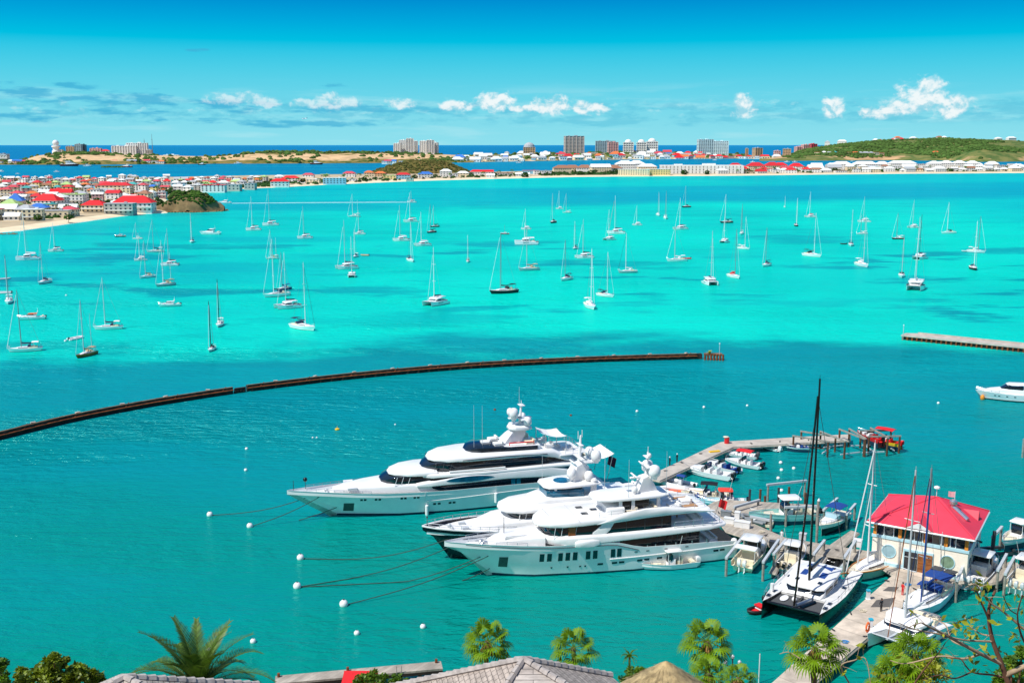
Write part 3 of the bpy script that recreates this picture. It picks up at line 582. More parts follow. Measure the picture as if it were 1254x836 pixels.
b = MB(); b.tube([(15.8, 0, 12.8), (15.6, 0, 17.0)], .34, 8, .14); b.box((15.8, 0, 13.6), (.6, 3.4, .14)); b.box((15.7, 0, 15.6), (.5, 1.8, .1)); b.tube([(15.5, .3, 16.8), (15.5, .3, 17.9)], .05, 5); b.tube([(15.9, -.3, 16.4), (15.9, -.3, 17.6)], .05, 5); obj('mast', b, 'white', ms)
radome(ms, 13.6, 1.3, 13.3, .8); radome(ms, 13.6, -1.3, 13.3, .7); radome(ms, 17.4, 1.0, 10.9, .75); radome(ms, 14.8, 1.5, 10.4, .7)
b = MB(); b.box((14, 0, 13.1), (.8, 3.2, .2)); obj('dome_bracket', b, 'white', ms)
b = MB(); b.box((16.9, 0, 13.0), (.2, 2.2, .14)); obj('radar', b, 'white_matte', ms, 0)
whip(th, 12.6, 2.4, 8.3, 7.5); whip(th, 21, -2, 10.1, 4)
for x, y in ((11, 1.6), (11, -1.6), (9, 0), (6.5, 1.5), (6.5, -1.5)): sofa(th, x, y, 7.5, 1.5, 1.5)
flag(th, 1.0, 3.0, 'red_canvas')
# ------------------------------------------------------------------ mooring lines and buoys
def buoy(px, py, r, label, m='white', grp='white mooring buoys dotted over the water'):
    p = at(px, py); b = MB(); b.ball((0, 0, r * .35), r, 10); o = obj('mooring_buoy', b, m, None, 60, p); tag(o, label, 'buoy', grp)
    b = MB(); b.lathe([(r * .16, 0), (r * .16, r * .25)], (0, 0, r * 1.3), 6); obj('pickup_ring', b, 'dark_grey', o)
    return p
def line_to(par, bowpt, p, sag, label):
    a = par.matrix_basis @ Vector(bowpt); pts = [a.lerp(p, i / 10) - Vector((0, 0, sag * math.sin(math.pi * i / 10) * (1 - .35 * i / 10))) for i in range(11)]
    for q in pts: q.z = max(q.z, .06)
    b = MB(); b.tube(pts, .06, 5); tag(obj('mooring_line', b, 'rope'), label, 'mooring line', 'dark mooring lines from the bows')
bpy.context.view_layer.update()
q = buoy(257, 631, .52, 'large white buoy left of the longest yacht, the farther of its pair'); line_to(YA, (53.5, .6, 4.0), q, 1.0, 'dark sagging line from the sharp bow to the far left buoy')
q = buoy(306, 645, .52, 'large white buoy left of the longest yacht, the nearer of its pair'); line_to(YA, (52.5, 1.2, 3.8), q, .5, 'taut line from the sharp bow to the nearer of its two buoys')
q = buoy(368, 684, .56, 'large white buoy left of the blue yacht, farthest of three tied to the front yachts'); line_to(YB, (36.8, 1.4, 3.6), q, 1.6, 'dark line from the blue hull to the farthest of three front buoys')
q = buoy(364, 719, .58, 'large white buoy with two lines tied to it, left of the front yacht'); line_to(YB, (36, 1.6, 2.6), q, 1.2, 'line from the blue hull low over the water to the two line buoy'); line_to(YC, (37, 1.0, 3.2), q, 2.2, 'sagging line from the front white yacht to the two line buoy')
q = buoy(421, 741, .6, 'large white buoy nearest the viewer among the tied ones'); line_to(YC, (36, 1.4, 3.4), q, .8, 'straight line from the front white yacht to the nearest tied buoy')
line_to(YA, (49.5, .8, 1.6), at(366, 637), .1, 'short anchor chain from the longest yacht into the water'); line_to(YC, (35.6, .6, 1.2), at(566, 711), .1, 'short anchor chain from the front white yacht into the water')
for i, (px, py, r, l) in enumerate(((302, 550, .33, 'small white buoy nearest the curved breakwater on the left'), (301, 576, .33, 'small white buoy just below another, above the taut line buoy'), (437, 776, .38, 'small pale buoy below the nearest tied buoy'),
    (518, 768, .38, 'small pale buoy alone in front of the front yacht'), (310, 786, .38, 'small pale buoy right of the date palm, farther one'), (256, 796, .38, 'small pale buoy peeping through the date palm fronds'),
    (780, 504, .33, 'white buoy behind the yachts, between the masts and the pier, leftmost of three'), (862, 499, .33, 'white buoy behind the yachts, middle one of three'), (915, 497, .3, 'white buoy below the end of the curved breakwater, right one of three'), (1149, 494, .33, 'white buoy alone left of the motor yacht at the right edge'),
    (484, 520, .2, 'tiny pale buoy above the bow of the longest yacht'), (383, 536, .2, 'left one of two tiny pale floats side by side'), (388, 536, .2, 'right one of two tiny pale floats side by side'),
    (956, 567, .36, 'pale buoy in the pier basin, farthest of four'), (972, 574, .34, 'pale buoy in the pier basin, rightmost of four'), (957, 576, .34, 'pale buoy in the pier basin, between two others'), (953, 586, .34, 'pale buoy in the pier basin, nearest of four'), (957, 601, .34, 'pale buoy beside the brown piles'))): buoy(px, py, r, l)
buoy(606, 502, .28, 'red brown buoy behind the mast of the longest yacht, left one', 'rust', 'red brown buoys'); buoy(699, 509, .28, 'red brown buoy behind the dark masted yacht, right one', 'rust', 'red brown buoys')
p = at(413, 526); b = MB(); b.lathe([(.1, -.2), (.5, 0), (.5, .25), (.1, .4)], (0, 0, 0), 8); b.tube([(0, 0, .3), (0, 0, .8)], .05, 5); tag(obj('marker_float', b, 'yellow', None, 40, p), 'small yellow marker float above the longest yacht', 'buoy')
# ------------------------------------------------------------------ small craft
def mono_hull(L, B=None, fb=None, rake=.10, tr=.72, cl=False):
    B = B or L * .30; fb = fb or .085 * L; st = []
    for t in (0, .12, .3, .5, .68, .82, .92, .98, 1.0):
        k = (tr + (1 - tr) * min(1, t / .42) ** .8) if t < .42 else max(.008, 1 - ((t - .42) / .58) ** 2.1)
        bw = k * (.86 if t < .6 else lerp(.86, .62, (t - .6) / .4)); z = fb * (1 + .42 * max(0, t - .3) ** 1.6 + (.06 if t < .2 else 0))
        st.append((t * L - L / 2 - (.04 * L if t == 0 else 0), B / 2 * k, z, t * L * (1 - rake) - L / 2 + .02 * L, B / 2 * bw))
    return st
def spar(par, x, z0, h, m='pale_grey', r=.10, spread=0.0, nsp=1):
    b = MB(); b.tube([(x, 0, z0), (x, 0, h)], r, 6, r * .75)
    for i in range(nsp):
        z = z0 + (h - z0) * (i + 1) / (nsp + 1)
        if spread: b.tube([(x, -spread * .6, z + .05), (x, 0, z), (x, spread * .6, z + .05)], r * .4, 4)
    b.tube([(x, 0, h), (x, 0, h + .5)], .03, 4)
    return obj('mast', b, m, par, 40)
def wire(par, pts, r=.03, m='mid_grey', name='rigging'):
    b = MB(); b.tube(pts, r, 4); return obj(name, b, m, par, 0)
def boom(par, x, z, l, m, r=.17, bm='pale_grey'):
    b = MB(); b.tube([(x, 0, z), (x - l, 0, z + .1)], .07, 6); o = obj('boom', b, bm, par)
    if m:
        b = MB(); b.tube([(x - .05, 0, z + .75), (x - .12, 0, z + .4), (x - l * .35, 0, z + .25), (x - l * .8, 0, z + .22), (x - l * .97, 0, z + .2)], [r * .5, r * 1.25, r * 1.1, r * .9, r * .5], 8); obj('sail_cover', b, m, o, 60)
def bimini(par, x, z, l, w, m, h=0.0):
    b = MB(); rows = []
    for i in range(5):
        u = i / 4; rows.append([(x - l / 2 + l * u, w * v, z + .18 * (1 - v * v * 4) + .08 * math.sin(math.pi * u)) for v in (-.5, -.25, 0, .25, .5)])
    top = rows; bot = [[(p[0], p[1], p[2] - .06) for p in r] for r in rows]
    for ra, rb in zip(top, top[1:]):
        for i in range(4): b.quad(ra[i], ra[i + 1], rb[i + 1], rb[i])
    for ra, rb in zip(bot, bot[1:]):
        for i in range(4): b.quad(rb[i], rb[i + 1], ra[i + 1], ra[i])
    rim = lambda R_: R_[0] + [r[-1] for r in R_[1:]] + R_[-1][-2::-1] + [r[0] for r in R_[-2:0:-1]]
    a, c = rim(top), rim(bot)
    for i in range(len(a)): b.quad(a[i], c[i], c[(i + 1) % len(a)], a[(i + 1) % len(a)])
    o = obj('bimini', b, m, par, 60)
    if h:
        b = MB()
        for sx in (-.45, .45):
            for sy in (-.46, .46): b.tube([(x + sx * l, sy * w, z), (x + sx * l * .6, sy * w, z - h)], .035, 4)
        obj('bimini_frame', b, 'steel', o)
def outboard(par, x, y, z, m='black', s=1.0):
    b = MB(); b.loft([[(x + (q[0]) * s, y + q[1] * s, z + zz * s) for q in ((-.33 * k, -.19 * k), (.22 * k, -.19 * k), (.22 * k, .19 * k), (-.33 * k, .19 * k))] for zz, k in ((.05, .75), (.15, 1.0), (.5, 1.05), (.72, .9), (.8, .55))]); b.box((x - .02 * s, y, z - .35 * s), (.2 * s, .14 * s, .9 * s)); b.box((x - .12 * s, y, z - .75 * s), (.5 * s, .1 * s, .12 * s)); obj('outboard_motor', b, m, par, 50)
def dinghy_parts(th, L, m='pale_grey', motor=True, floor='mid_grey'):
    w = L * .22; b = MB(); b.tube([(-L / 2, w, .28), (L * .12, w, .3), (L * .36, w * .7, .38), (L / 2, 0, .46), (L * .36, -w * .7, .38), (L * .12, -w, .3), (-L / 2, -w, .28)], [L * .055] + [L * .062] * 5 + [L * .055], 8); obj('tube', b, m, th, 60)
    b = MB(); b.prism([(-L * .46, -w), (L * .15, -w), (L * .42, 0), (L * .15, w), (-L * .46, w)], .05, .22); obj('floor', b, floor, th)
    b = MB(); b.box((-L * .05, 0, .36), (.3, w * 1.7, .12)); obj('thwart', b, 'white_matte', th)
    if motor: outboard(th, -L * .5, 0, .4, 'black', .75)
def monohull(th, L, mast, hull='white_hull', cover='navy_canvas', mk='pale_grey', jib='white', bim=None, lean=0.0, ketch=0.0, deck='white_matte', boot='boot', dinghy=False):
    st = mono_hull(L, L * .32, .105 * L); fb = .105 * L; h = obj('hull', hullmb(st, 0, .14, 2), [hull, boot, deck], th, 40)
    x0 = .08 * L; b = sl([(.27 * L, .03 * L, fb * 1.05, fb * 1.14), (.2 * L, .075 * L, fb, fb + .035 * L), (.02 * L, .10 * L, fb * .95, fb + .05 * L), (-.14 * L, .105 * L, fb * .9, fb + .052 * L)], .1); cb = obj('cabin', b, 'white', th)
    for s in (1, -1):
        b = MB(); b.loft([[(x, s * (w + o), z) for o in (-.1, .02) for z in ((fb + .022 * L, fb + .038 * L) if o < 0 else (fb + .038 * L, fb + .022 * L))] for x, w in ((.17 * L, .082 * L), (.02 * L, .1 * L), (-.12 * L, .104 * L))]); obj('cabin_window', b, 'glass', cb, 0)
    b = MB(); b.box((-.27 * L, 0, fb * .96), (.24 * L, .16 * L, .06)); b.box((-.27 * L, .1 * L, fb + .02 * L), (.25 * L, .04 * L, .045 * L)); b.box((-.27 * L, -.1 * L, fb + .02 * L), (.25 * L, .04 * L, .045 * L)); b.box((-.30 * L, 0, fb + .045 * L), (.05, .11 * L, .09 * L)); obj('cockpit', b, 'cream', th)
    m = spar(th, x0, fb, mast, mk, .1 + L * .005, .1 * L, 2 if mast > 15 else 1)
    bow = (st[-1][0], 0, st[-1][2]); top = (x0, 0, mast)
    if jib: wire(th, [Vector(bow) + Vector((-.1, 0, .1)), Vector(bow).lerp(Vector(top), .5), Vector(bow).lerp(Vector(top), .93)], .055, jib, 'furled_jib')
    wire(m, [(-L / 2, 0, fb), top]); [wire(m, [(x0 - .2, s * .13 * L, fb), (x0, s * .06 * L, fb + (mast - fb) * .5), top], .02) for s in (1, -1)]
    boom(th, x0 - .1, fb + .13 * L, .36 * L, cover)
    b = sl([(-.10 * L, .09 * L, fb + .04 * L, fb + .06 * L), (-.12 * L, .105 * L, fb + .04 * L, fb + .10 * L), (-.19 * L, .105 * L, fb + .06 * L, fb + .112 * L)], .08); obj('spray_hood', b, cover or 'cream', th, 60)
    if bim: bimini(th, -.33 * L, fb + .18 * L, .2 * L, .24 * L, bim, .15 * L)
    b = MB(); pts = [(-.46 * L, .1 * L, fb), (-.5 * L, .09 * L, fb), (-.5 * L, -.09 * L, fb), (-.46 * L, -.1 * L, fb)]; rail(b, pts, .65, .03)
    obj('pushpit', b, 'steel', th)
    b = MB(); rail(b, [(.42 * L, .05 * L, fb * 1.3), (.49 * L, 0, fb * 1.35), (.42 * L, -.05 * L, fb * 1.3)], .6, .03); obj('pulpit', b, 'steel', th)
    if ketch:
        k = spar(th, -.33 * L, fb, ketch, mk, .075, .06 * L); boom(th, -.34 * L, fb + .14 * L, .2 * L, cover, .12)
    return st
def catamaran(th, L, mast, hull='white_hull', cover='navy_canvas', mk='pale_grey', jib='white', trim=None, bim='white', B=None, roofm='white', dav=True):
    B = B or L * .57; hw = .082 * L; fb = .145 * L; y0 = B / 2 - hw
    for s in (1, -1):
        st = mono_hull(L, hw * 2, fb, .05, .85); st = [(a, b_, c * .96 + (0 if i > 1 else -fb * .45 * (2 - i) / 2), d, e) for i, (a, b_, c, d, e) in enumerate(st)]
        b = hullmb(st, 0, .14, 2); b.v = [(x, y + s * y0, z) for x, y, z in b.v]; obj('hull', b, [hull, 'boot', trim or 'white'], th, 40)
        b = MB(); yy = s * (y0 + hw * .94); b.loft([[(x, yy + o * s, z) for o in (-.12, .03) for z in ((fb * .62, fb * .76) if o < 0 else (fb * .76, fb * .62))] for x in (-.12 * L, .14 * L)]); obj('hull_window', b, 'glass', th, 0)
    b = sl([(-.42 * L, y0, fb * .5, fb * .9), (-.3 * L, y0, fb * .5, fb), (.1 * L, y0, fb * .52, fb * 1.06), (.2 * L, y0, fb * .72, fb * 1.02)], .1); obj('bridge_deck', b, 'white', th)
    b = MB(); b.box((.31 * L, 0, fb * 1.0), (.23 * L, y0 * 1.7, .04)); obj('trampoline', b, 'tramp', th)
    b = MB(); b.tube([(.43 * L, y0, fb * 1.1), (.43 * L, 0, fb * 1.14), (.43 * L, -y0, fb * 1.1)], .09, 6); b.box((.32 * L, 0, fb * 1.05), (.24 * L, .3, .1)); obj('cross_beam', b, 'pale_grey', th)
    b = sl([(.20 * L, .12 * L, fb, fb * 1.05), (.17 * L, .17 * L, fb, fb * 1.25), (.12 * L, .2 * L, fb, fb * 1.6), (-.08 * L, .21 * L, fb, fb * 1.75), (-.15 * L, .2 * L, fb, fb * 1.75)], .12); cb = obj('cabin', b, 'white', th)
    b = sl([(.178 * L, .14 * L, fb * 1.1, fb * 1.2), (.155 * L, .185 * L, fb * 1.12, fb * 1.36), (.115 * L, .207 * L, fb * 1.14, fb * 1.5), (-.1 * L, .214 * L, fb * 1.16, fb * 1.52)], .03); obj('cabin_glass', b, 'glass', cb)
    b = sl([(.165 * L, .1 * L, fb * 1.56, fb * 1.64), (.14 * L, .18 * L, fb * 1.54, fb * 1.72), (.05 * L, .225 * L, fb * 1.58, fb * 1.84), (-.12 * L, .225 * L, fb * 1.62, fb * 1.86)], .1); obj('cabin_roof', b, roofm, cb)
    if bim: b = sl([(-.11 * L, .2 * L, fb * 1.92, fb * 2.0), (-.2 * L, .22 * L, fb * 1.95, fb * 2.06), (-.36 * L, .21 * L, fb * 1.93, fb * 2.03)], .06); o = obj('hardtop', b, bim, th); b = MB(); [b.tube([(-.35 * L, s * .2 * L, fb), (-.35 * L, s * .2 * L, fb * 1.95)], .05, 5) for s in (1, -1)]; obj('hardtop_post', b, 'steel', o)
    b = MB(); b.box((-.27 * L, 0, fb * 1.02), (.2 * L, .34 * L, .06)); b.box((-.3 * L, .13 * L, fb * 1.18), (.1 * L, .1 * L, fb * .3)); b.box((-.36 * L, 0, fb * 1.18), (.05 * L, .3 * L, fb * .3)); obj('cockpit', b, 'cream', th)
    m = spar(th, .06 * L, fb * 1.8, mast, mk, .12 + L * .003, .14 * L, 2); bow = Vector((.43 * L, 0, fb * 1.2)); top = Vector((.06 * L, 0, mast))
    if jib: wire(th, [bow, bow.lerp(top, .5), bow.lerp(top, .86)], .06, jib, 'furled_jib')
    for s in (1, -1): wire(m, [(-.05 * L, s * (y0 + hw * .8), fb), top.lerp(Vector((.06 * L, 0, fb)), .1)], .025)
    boom(th, .05 * L, fb * 2.15, .4 * L, cover, .22)
    if dav:
        b = MB(); w = .055 * L; x = -.50 * L; b.tube([(x, -.16 * L, fb * .8), (x - .05 * L, -.14 * L, fb * .8), (x - .06 * L, .08 * L, fb * .8), (x - .02 * L, .15 * L, fb * .85), (x + .03 * L, .1 * L, fb * .8), (x + .03 * L, -.16 * L, fb * .8)], .2, 6); obj('davit_dinghy', b, 'mid_grey', th, 60)
def motorboat(th, L, hull='white_hull', top='white', fly=True, arch=True, cover=None, outb=0):
    st = mono_hull(L, L * .30, L * .10, .12, .92); fb = L * .10; obj('hull', hullmb(st, 0, .14, 2), [hull, 'boot', 'white_matte'], th, 40)
    b = sl([(.34 * L, .03 * L, fb * 1.2, fb * 1.3), (.24 * L, .08 * L, fb, fb * 1.5), (.1 * L, .11 * L, fb, fb * 1.8), (-.2 * L, .115 * L, fb, fb * 1.8)], .1); cb = obj('cabin', b, 'white', th)
    b = sl([(.15 * L, .075 * L, fb * 1.75, fb * 1.85), (.06 * L, .1 * L, fb * 1.75, fb * 2.25), (-.1 * L, .112 * L, fb * 1.75, fb * 2.3)], .03); obj('windscreen', b, 'glass', cb)
    b = sl([(.1 * L, .06 * L, fb * 2.22, fb * 2.3), (.05 * L, .11 * L, fb * 2.22, fb * 2.4), (-.24 * L, .12 * L, fb * 2.25, fb * 2.4)], .06); obj('roof', b, cover or top, cb)
    if fly: b = sl([(.02 * L, .06 * L, fb * 2.3, fb * 2.6), (-.03 * L, .1 * L, fb * 2.3, fb * 2.8), (-.2 * L, .11 * L, fb * 2.3, fb * 2.7)], .05); obj('flybridge', b, 'white', cb)
    if arch: b = MB(); b.tube([(-.2 * L, .12 * L, fb * 1.6), (-.26 * L, .1 * L, fb * 3.2), (-.26 * L, -.1 * L, fb * 3.2), (-.2 * L, -.12 * L, fb * 1.6)], .1, 5); b.tube([(-.26 * L, 0, fb * 3.2), (-.26 * L, 0, fb * 4.4)], .04, 4); obj('radar_arch', b, 'white', th)
    b = MB(); b.box((-.36 * L, 0, fb * .99), (.2 * L, .2 * L, .05)); b.box((-.43 * L, 0, fb * 1.25), (.06 * L, .2 * L, fb * .5)); obj('cockpit', b, 'cream', th)
    for i in range(outb): outboard(th, -.53 * L, (i - (outb - 1) / 2) * .75, fb * .6, 'black', 1.0)
    b = MB(); rail(b, dense([(.2 * L, .11 * L, fb * 1.12), (.38 * L, .06 * L, fb * 1.25), (.48 * L, 0, fb * 1.35), (.38 * L, -.06 * L, fb * 1.25), (.2 * L, -.11 * L, fb * 1.12)], 1.2), .6, .03); obj('bow_rail', b, 'steel', th)
# (x, y, kind, heading, mast top row, hull, cover, extra, label)
FLEET = [
 (34, 318, 'c', 200, 261, 'W', 'W', 1.0, 'white catamaran at the left edge, anchored below the sandy beach'),
 (68, 308, 'c', 195, 273, 'W', 'N', 1.0, 'white catamaran with navy sail cover, second from the left below the town beach'),
 (147, 290, 'd', 200, 278, 'K', 'K', 7, 'small dark boat with short mast, closest to the rocky headland'),
 (168, 293, 'm', 185, 273, 'W', 'W', 1.0, 'white sailing boat just right of the small dark boat near the headland'),
 (190, 309, 'm', 190, 269, 'G', 'N', 1.0, 'grey hulled sloop with tall mast, right of two white boats below the headland'),
 (172, 319, 'c', 195, 286, 'W', 'W', .85, 'low white catamaran with short mast in the cluster below the headland'),
 (180, 340, 'm', 230, 295, 'W', 'T', .9, 'sloop with beige cover below the low catamaran of the headland cluster'),
 (208, 325, 'c', 195, 280, 'W', 'K', .95, 'white catamaran with black boom cover, rightmost of the headland cluster'),
 (202, 350, 'k', 225, 295, 'G', 'T', .9, 'two masted grey ketch, nearest the viewer in the headland cluster'),
 (207, 375, 'p', 200, 0, 'W', 'W', 8, 'small white motorboat alone below the two masted grey ketch'),
 (235, 297, 'm', 280, 261, 'W', 'N', .95, 'white sloop seen end on, alone below the rocky headland'),
 (257, 287, 'p', 180, 0, 'W', 'N', 14, 'white motor cruiser with dark windows lying right of the rocky headland'),
 (275, 249, 'p', 180, 0, 'W', 'W', 13, 'white speedboat under way far out with a foam wake behind it'),
 (11, 371, 'm', 285, 313, 'W', 'W', 1.0, 'white sloop seen end on at the left edge'),
 (54, 347, 'm', 260, 296, 'W', 'N', 1.0, 'white sloop with blue canvas, right of the end on sloop at the left edge'),
 (38, 391, 'p', 200, 0, 'W', 'O', 9, 'small white motorboat with orange canvas near the left edge'),
 (30, 430, 'm', 205, 356, 'W', 'N', 1.0, 'large white sloop with navy boom cover and outboard, lower left'),
 (105, 436, 'k', 255, 368, 'Y', 'T', .95, 'mustard yellow wooden ketch with two bare masts'),
 (132, 403, 'm', 195, 341, 'W', 'N', 1.05, 'white sloop with blue spray hood, beyond the mustard yellow ketch'),
 (259, 429, 'm', 265, 369, 'W', 'K', .8, 'white sloop with black mast, nearest the viewer left of the breakwater gap'),
 (269, 399, 'm', 275, 342, 'W', 'W', .95, 'white sloop just beyond the black masted sloop'),
 (310, 282, 'c', 195, 241, 'W', 'K', .9, 'white catamaran far out, left one of a pair beside the foam wake'),
 (331, 276, 'c', 190, 232, 'W', 'K', 1.0, 'white catamaran with very tall mast, right one of the pair below the wake'),
 (373, 292, 'c', 195, 253, 'W', 'N', .95, 'white catamaran alone between the wake pair and the middle cluster'),
 (433, 266, 'k', 200, 238, 'W', 'W', 1.1, 'white two masted yacht, farthest of the cluster left of centre'),
 (440, 287, 'c', 190, 258, 'W', 'N', 1.0, 'white catamaran with navy boom cover, second farthest of the cluster left of centre'),
 (435, 315, 'm', 260, 281, 'W', 'N', .9, 'white sloop with tan dinghy astern in the cluster left of centre'),
 (424, 329, 'c', 200, 270, 'W', 'N', .9, 'white catamaran with very tall mast in the cluster left of centre'),
 (431, 339, 'c', 270, 290, 'W', 'W', .8, 'white catamaran seen end on, nearest of the cluster left of centre'),
 (504, 248, 'c', 185, 234, 'W', 'N', 1.2, 'white catamaran farthest out, left of the small brown hill'),
 (503, 272, 'c', 195, 236, 'W', 'K', 1.0, 'white catamaran, second farthest of the central group'),
 (491, 295, 'c', 200, 252, 'W', 'W', .95, 'white catamaran, left one of two side by side in the central group'),
 (517, 301, 'c', 205, 260, 'W', 'W', 1.0, 'white catamaran with white dome, right one of two side by side centrally'),
 (532, 278, 'm', 210, 252, 'K', 'K', .9, 'dark hulled sloop, farther one of two dark ones right of the central catamarans'),
 (528, 285, 'm', 230, 250, 'K', 'K', .85, 'black hulled sloop, nearer one of two dark ones right of the central catamarans'),
 (503, 320, 'm', 290, 272, 'W', 'N', .9, 'white sloop seen bow on below the two side by side catamarans'),
 (573, 321, 'm', 265, 288, 'W', 'R', .8, 'little white sloop with red sail cover'),
 (533, 373, 'c', 230, 303, 'W', 'N', 1.0, 'large white catamaran alone, bows to the viewer, nearest of the centre'),
 (333, 317, 'k', 200, 282, 'W', 'T', .85, 'white ketch beyond the tight group of blue covered yachts'),
 (338, 363, 'm', 215, 293, 'W', 'N', .95, 'white sloop with tall mast in the tight group left of the dark jibbed sloop'),
 (347, 355, 'm', 240, 309, 'B', 'B', .95, 'blue hulled sloop with blue canvas in the tight group'),
 (352, 377, 'c', 210, 310, 'W', 'N', .95, 'white catamaran in front of the tight group of blue covered yachts'),
 (372, 403, 'm', 315, 322, 'W', 'N', 1.05, 'white sloop with dark furled jib and its bow towards the viewer'),
 (685, 256, 'c', 190, 234, 'W', 'W', .8, 'small white catamaran, farthest of the three masts below the resort beach'),
 (694, 261, 'm', 200, 237, 'W', 'W', .9, 'white sloop, right of three below the resort beach'),
 (677, 273, 'm', 250, 237, 'K', 'K', .9, 'dark sloop, left and nearest of three below the resort beach'),
 (644, 281, 'c', 190, 256, 'W', 'W', .9, 'white catamaran beyond the mastless looking power catamaran'),
 (618, 287, 'd', 190, 276, 'K', 'N', 6, 'tiny dark boat with a pale dinghy, behind the black hulled sloop'),
 (644, 299, 'P', 185, 0, 'W', 'W', 14, 'white power catamaran with high flybridge, in line with two masts'),
 (647, 331, 'm', 200, 280, 'G', 'T', 1.0, 'grey hulled sloop with cluttered stern deck'),
 (616, 359, 'm', 210, 286, 'K', 'K', 1.0, 'black hulled sloop with tall pale mast, in the middle of the bay'),
 (704, 305, 'm', 250, 271, 'W', 'N', .9, 'sloop with navy canvas, left of a white catamaran right of centre'),
 (715, 316, 'c', 190, 269, 'W', 'K', .95, 'white catamaran with dark boom cover right of the navy canvas sloop'),
 (693, 343, 'm', 235, 294, 'W', 'N', 1.0, 'white sloop with blue cover, nearest below the navy canvas sloop'),
 (723, 377, 'm', 285, 305, 'W', 'W', 1.0, 'tall white sloop seen end on, nearest the viewer right of centre'),
 (742, 363, 'm', 310, 309, 'W', 'N', .95, 'white sloop leaning pale jib, just right of the tall end on sloop'),
 (768, 334, 'm', 195, 286, 'G', 'W', .95, 'sloop with dark forestay, bow to the left, right of centre'),
 (746, 294, 'c', 215, 257, 'W', 'W', .9, 'white catamaran in front of the red jibbed catamaran'),
 (754, 286, 'c', 190, 240, 'W', 'N', 1.0, 'white catamaran with a red furled jib'),
 (780, 276, 'c', 190, 252, 'W', 'W', .9, 'small white catamaran alone right of the red jibbed catamaran'),
 (806, 264, 'm', 280, 235, 'W', 'W', .9, 'far white sloop, left one of two identical masts'),
 (815, 268, 'm', 260, 234, 'W', 'W', .9, 'far white sloop, right one of two identical masts'),
 (833, 281, 'c', 195, 243, 'W', 'N', .95, 'white catamaran below the far dark blue sloop'),
 (840, 254, 'm', 210, 228, 'N', 'N', 1.0, 'far dark blue sloop right of the two identical masts'),
 (828, 320, 'm', 190, 276, 'W', 'W', 1.1, 'white sloop towing a red dinghy'),
 (870, 348, 'c', 270, 283, 'W', 'N', .9, 'white catamaran seen end on with blue boom cover, right of centre'),
 (899, 340, 'm', 285, 281, 'W', 'R', .9, 'white sloop with red canvas right of the end on catamaran'),
 (889, 273, 'm', 200, 238, 'N', 'N', .95, 'far dark blue sloop beyond the bulky white catamaran'),
 (887, 297, 'c', 235, 262, 'W', 'W', .95, 'bulky white catamaran below the far dark blue sloop, right of centre'),
 (908, 287, 'm', 250, 250, 'W', 'W', .8, 'small white sloop, farther one of a close pair right of the bulky catamaran'),
 (911, 305, 'm', 310, 266, 'W', 'W', .85, 'white sloop, nearer one of a close pair right of the bulky catamaran'),
 (938, 326, 'm', 230, 279, 'W', 'N', .95, 'white sloop with blue bimini alone on the right half of the bay'),
 (961, 254, 'm', 265, 240, 'W', 'W', .9, 'tiny far sloop, leftmost of the farthest boats on the right'),
 (975, 277, 'm', 255, 243, 'K', 'N', .9, 'dark hulled sloop with white deck among the far boats on the right'),
 (992, 266, 'c', 190, 235, 'W', 'R', .85, 'far white catamaran with red trim on the right'),
 (995, 314, 'm', 300, 261, 'W', 'K', 1.0, 'white sloop with black canvas, below the far catamaran with red trim'),
 (1042, 301, 'm', 250, 257, 'W', 'N', .9, 'sloop with a dinghy off its bow, left of three stacked boats'),
 (1058, 272, 'c', 190, 241, 'W', 'W', .95, 'white catamaran, farthest of three in one line on the right'),
 (1055, 287, 'm', 185, 262, 'W', 'W', 1.1, 'white sloop with long low hull, middle of three in one line'),
 (1056, 326, 'm', 280, 265, 'W', 'W', 1.0, 'white sloop with very tall mast, nearest of three in one line'),
 (1099, 293, 'm', 190, 261, 'K', 'W', .95, 'dark hulled sloop with leaning furled jib, right of the three in line'),
 (1118, 279, 'c', 190, 245, 'W', 'W', .8, 'white catamaran farthest above the large trimmed catamaran'),
 (1126, 317, 'c', 230, 263, 'W', 'K', .85, 'white catamaran with dark mast just beyond the large trimmed catamaran'),
 (1104, 339, 'm', 250, 288, 'W', 'K', .95, 'sloop with black canvas just left of the large trimmed catamaran'),
 (1121, 354, 'c', 240, 266, 'W', 'W', 1.15, 'largest catamaran at anchor, bows to the viewer with black trim under the deck'),
 (1161, 286, 'm', 190, 248, 'W', 'K', .95, 'white sloop with dark canvas near the right edge, farther out'),
 (1196, 309, 'm', 320, 265, 'W', 'W', .95, 'white sloop with raked jib near the right edge'),
 (1192, 330, 'm', 260, 271, 'K', 'N', .85, 'black hulled sloop, rightmost and nearest at the right edge'),
]
HC = {'W': 'white_hull', 'K': 'rubber', 'N': 'navy', 'G': 'pale_grey', 'Y': 'mustard', 'B': 'hull_blue'}
CV = {'W': 'white_matte', 'N': 'navy_canvas', 'K': 'rubber', 'T': 'tan_canvas', 'R': 'red_canvas', 'O': 'orange', 'B': 'blue_canvas'}
P('mustard', '#8a6418', .5, .2, 2); P('hull_blue', '#27527e', .3, .1, 2); P('tan_canvas', '#b69b78', .8, .15, 4)
P('foam', '#d9f3f2', .9, .15, .5)
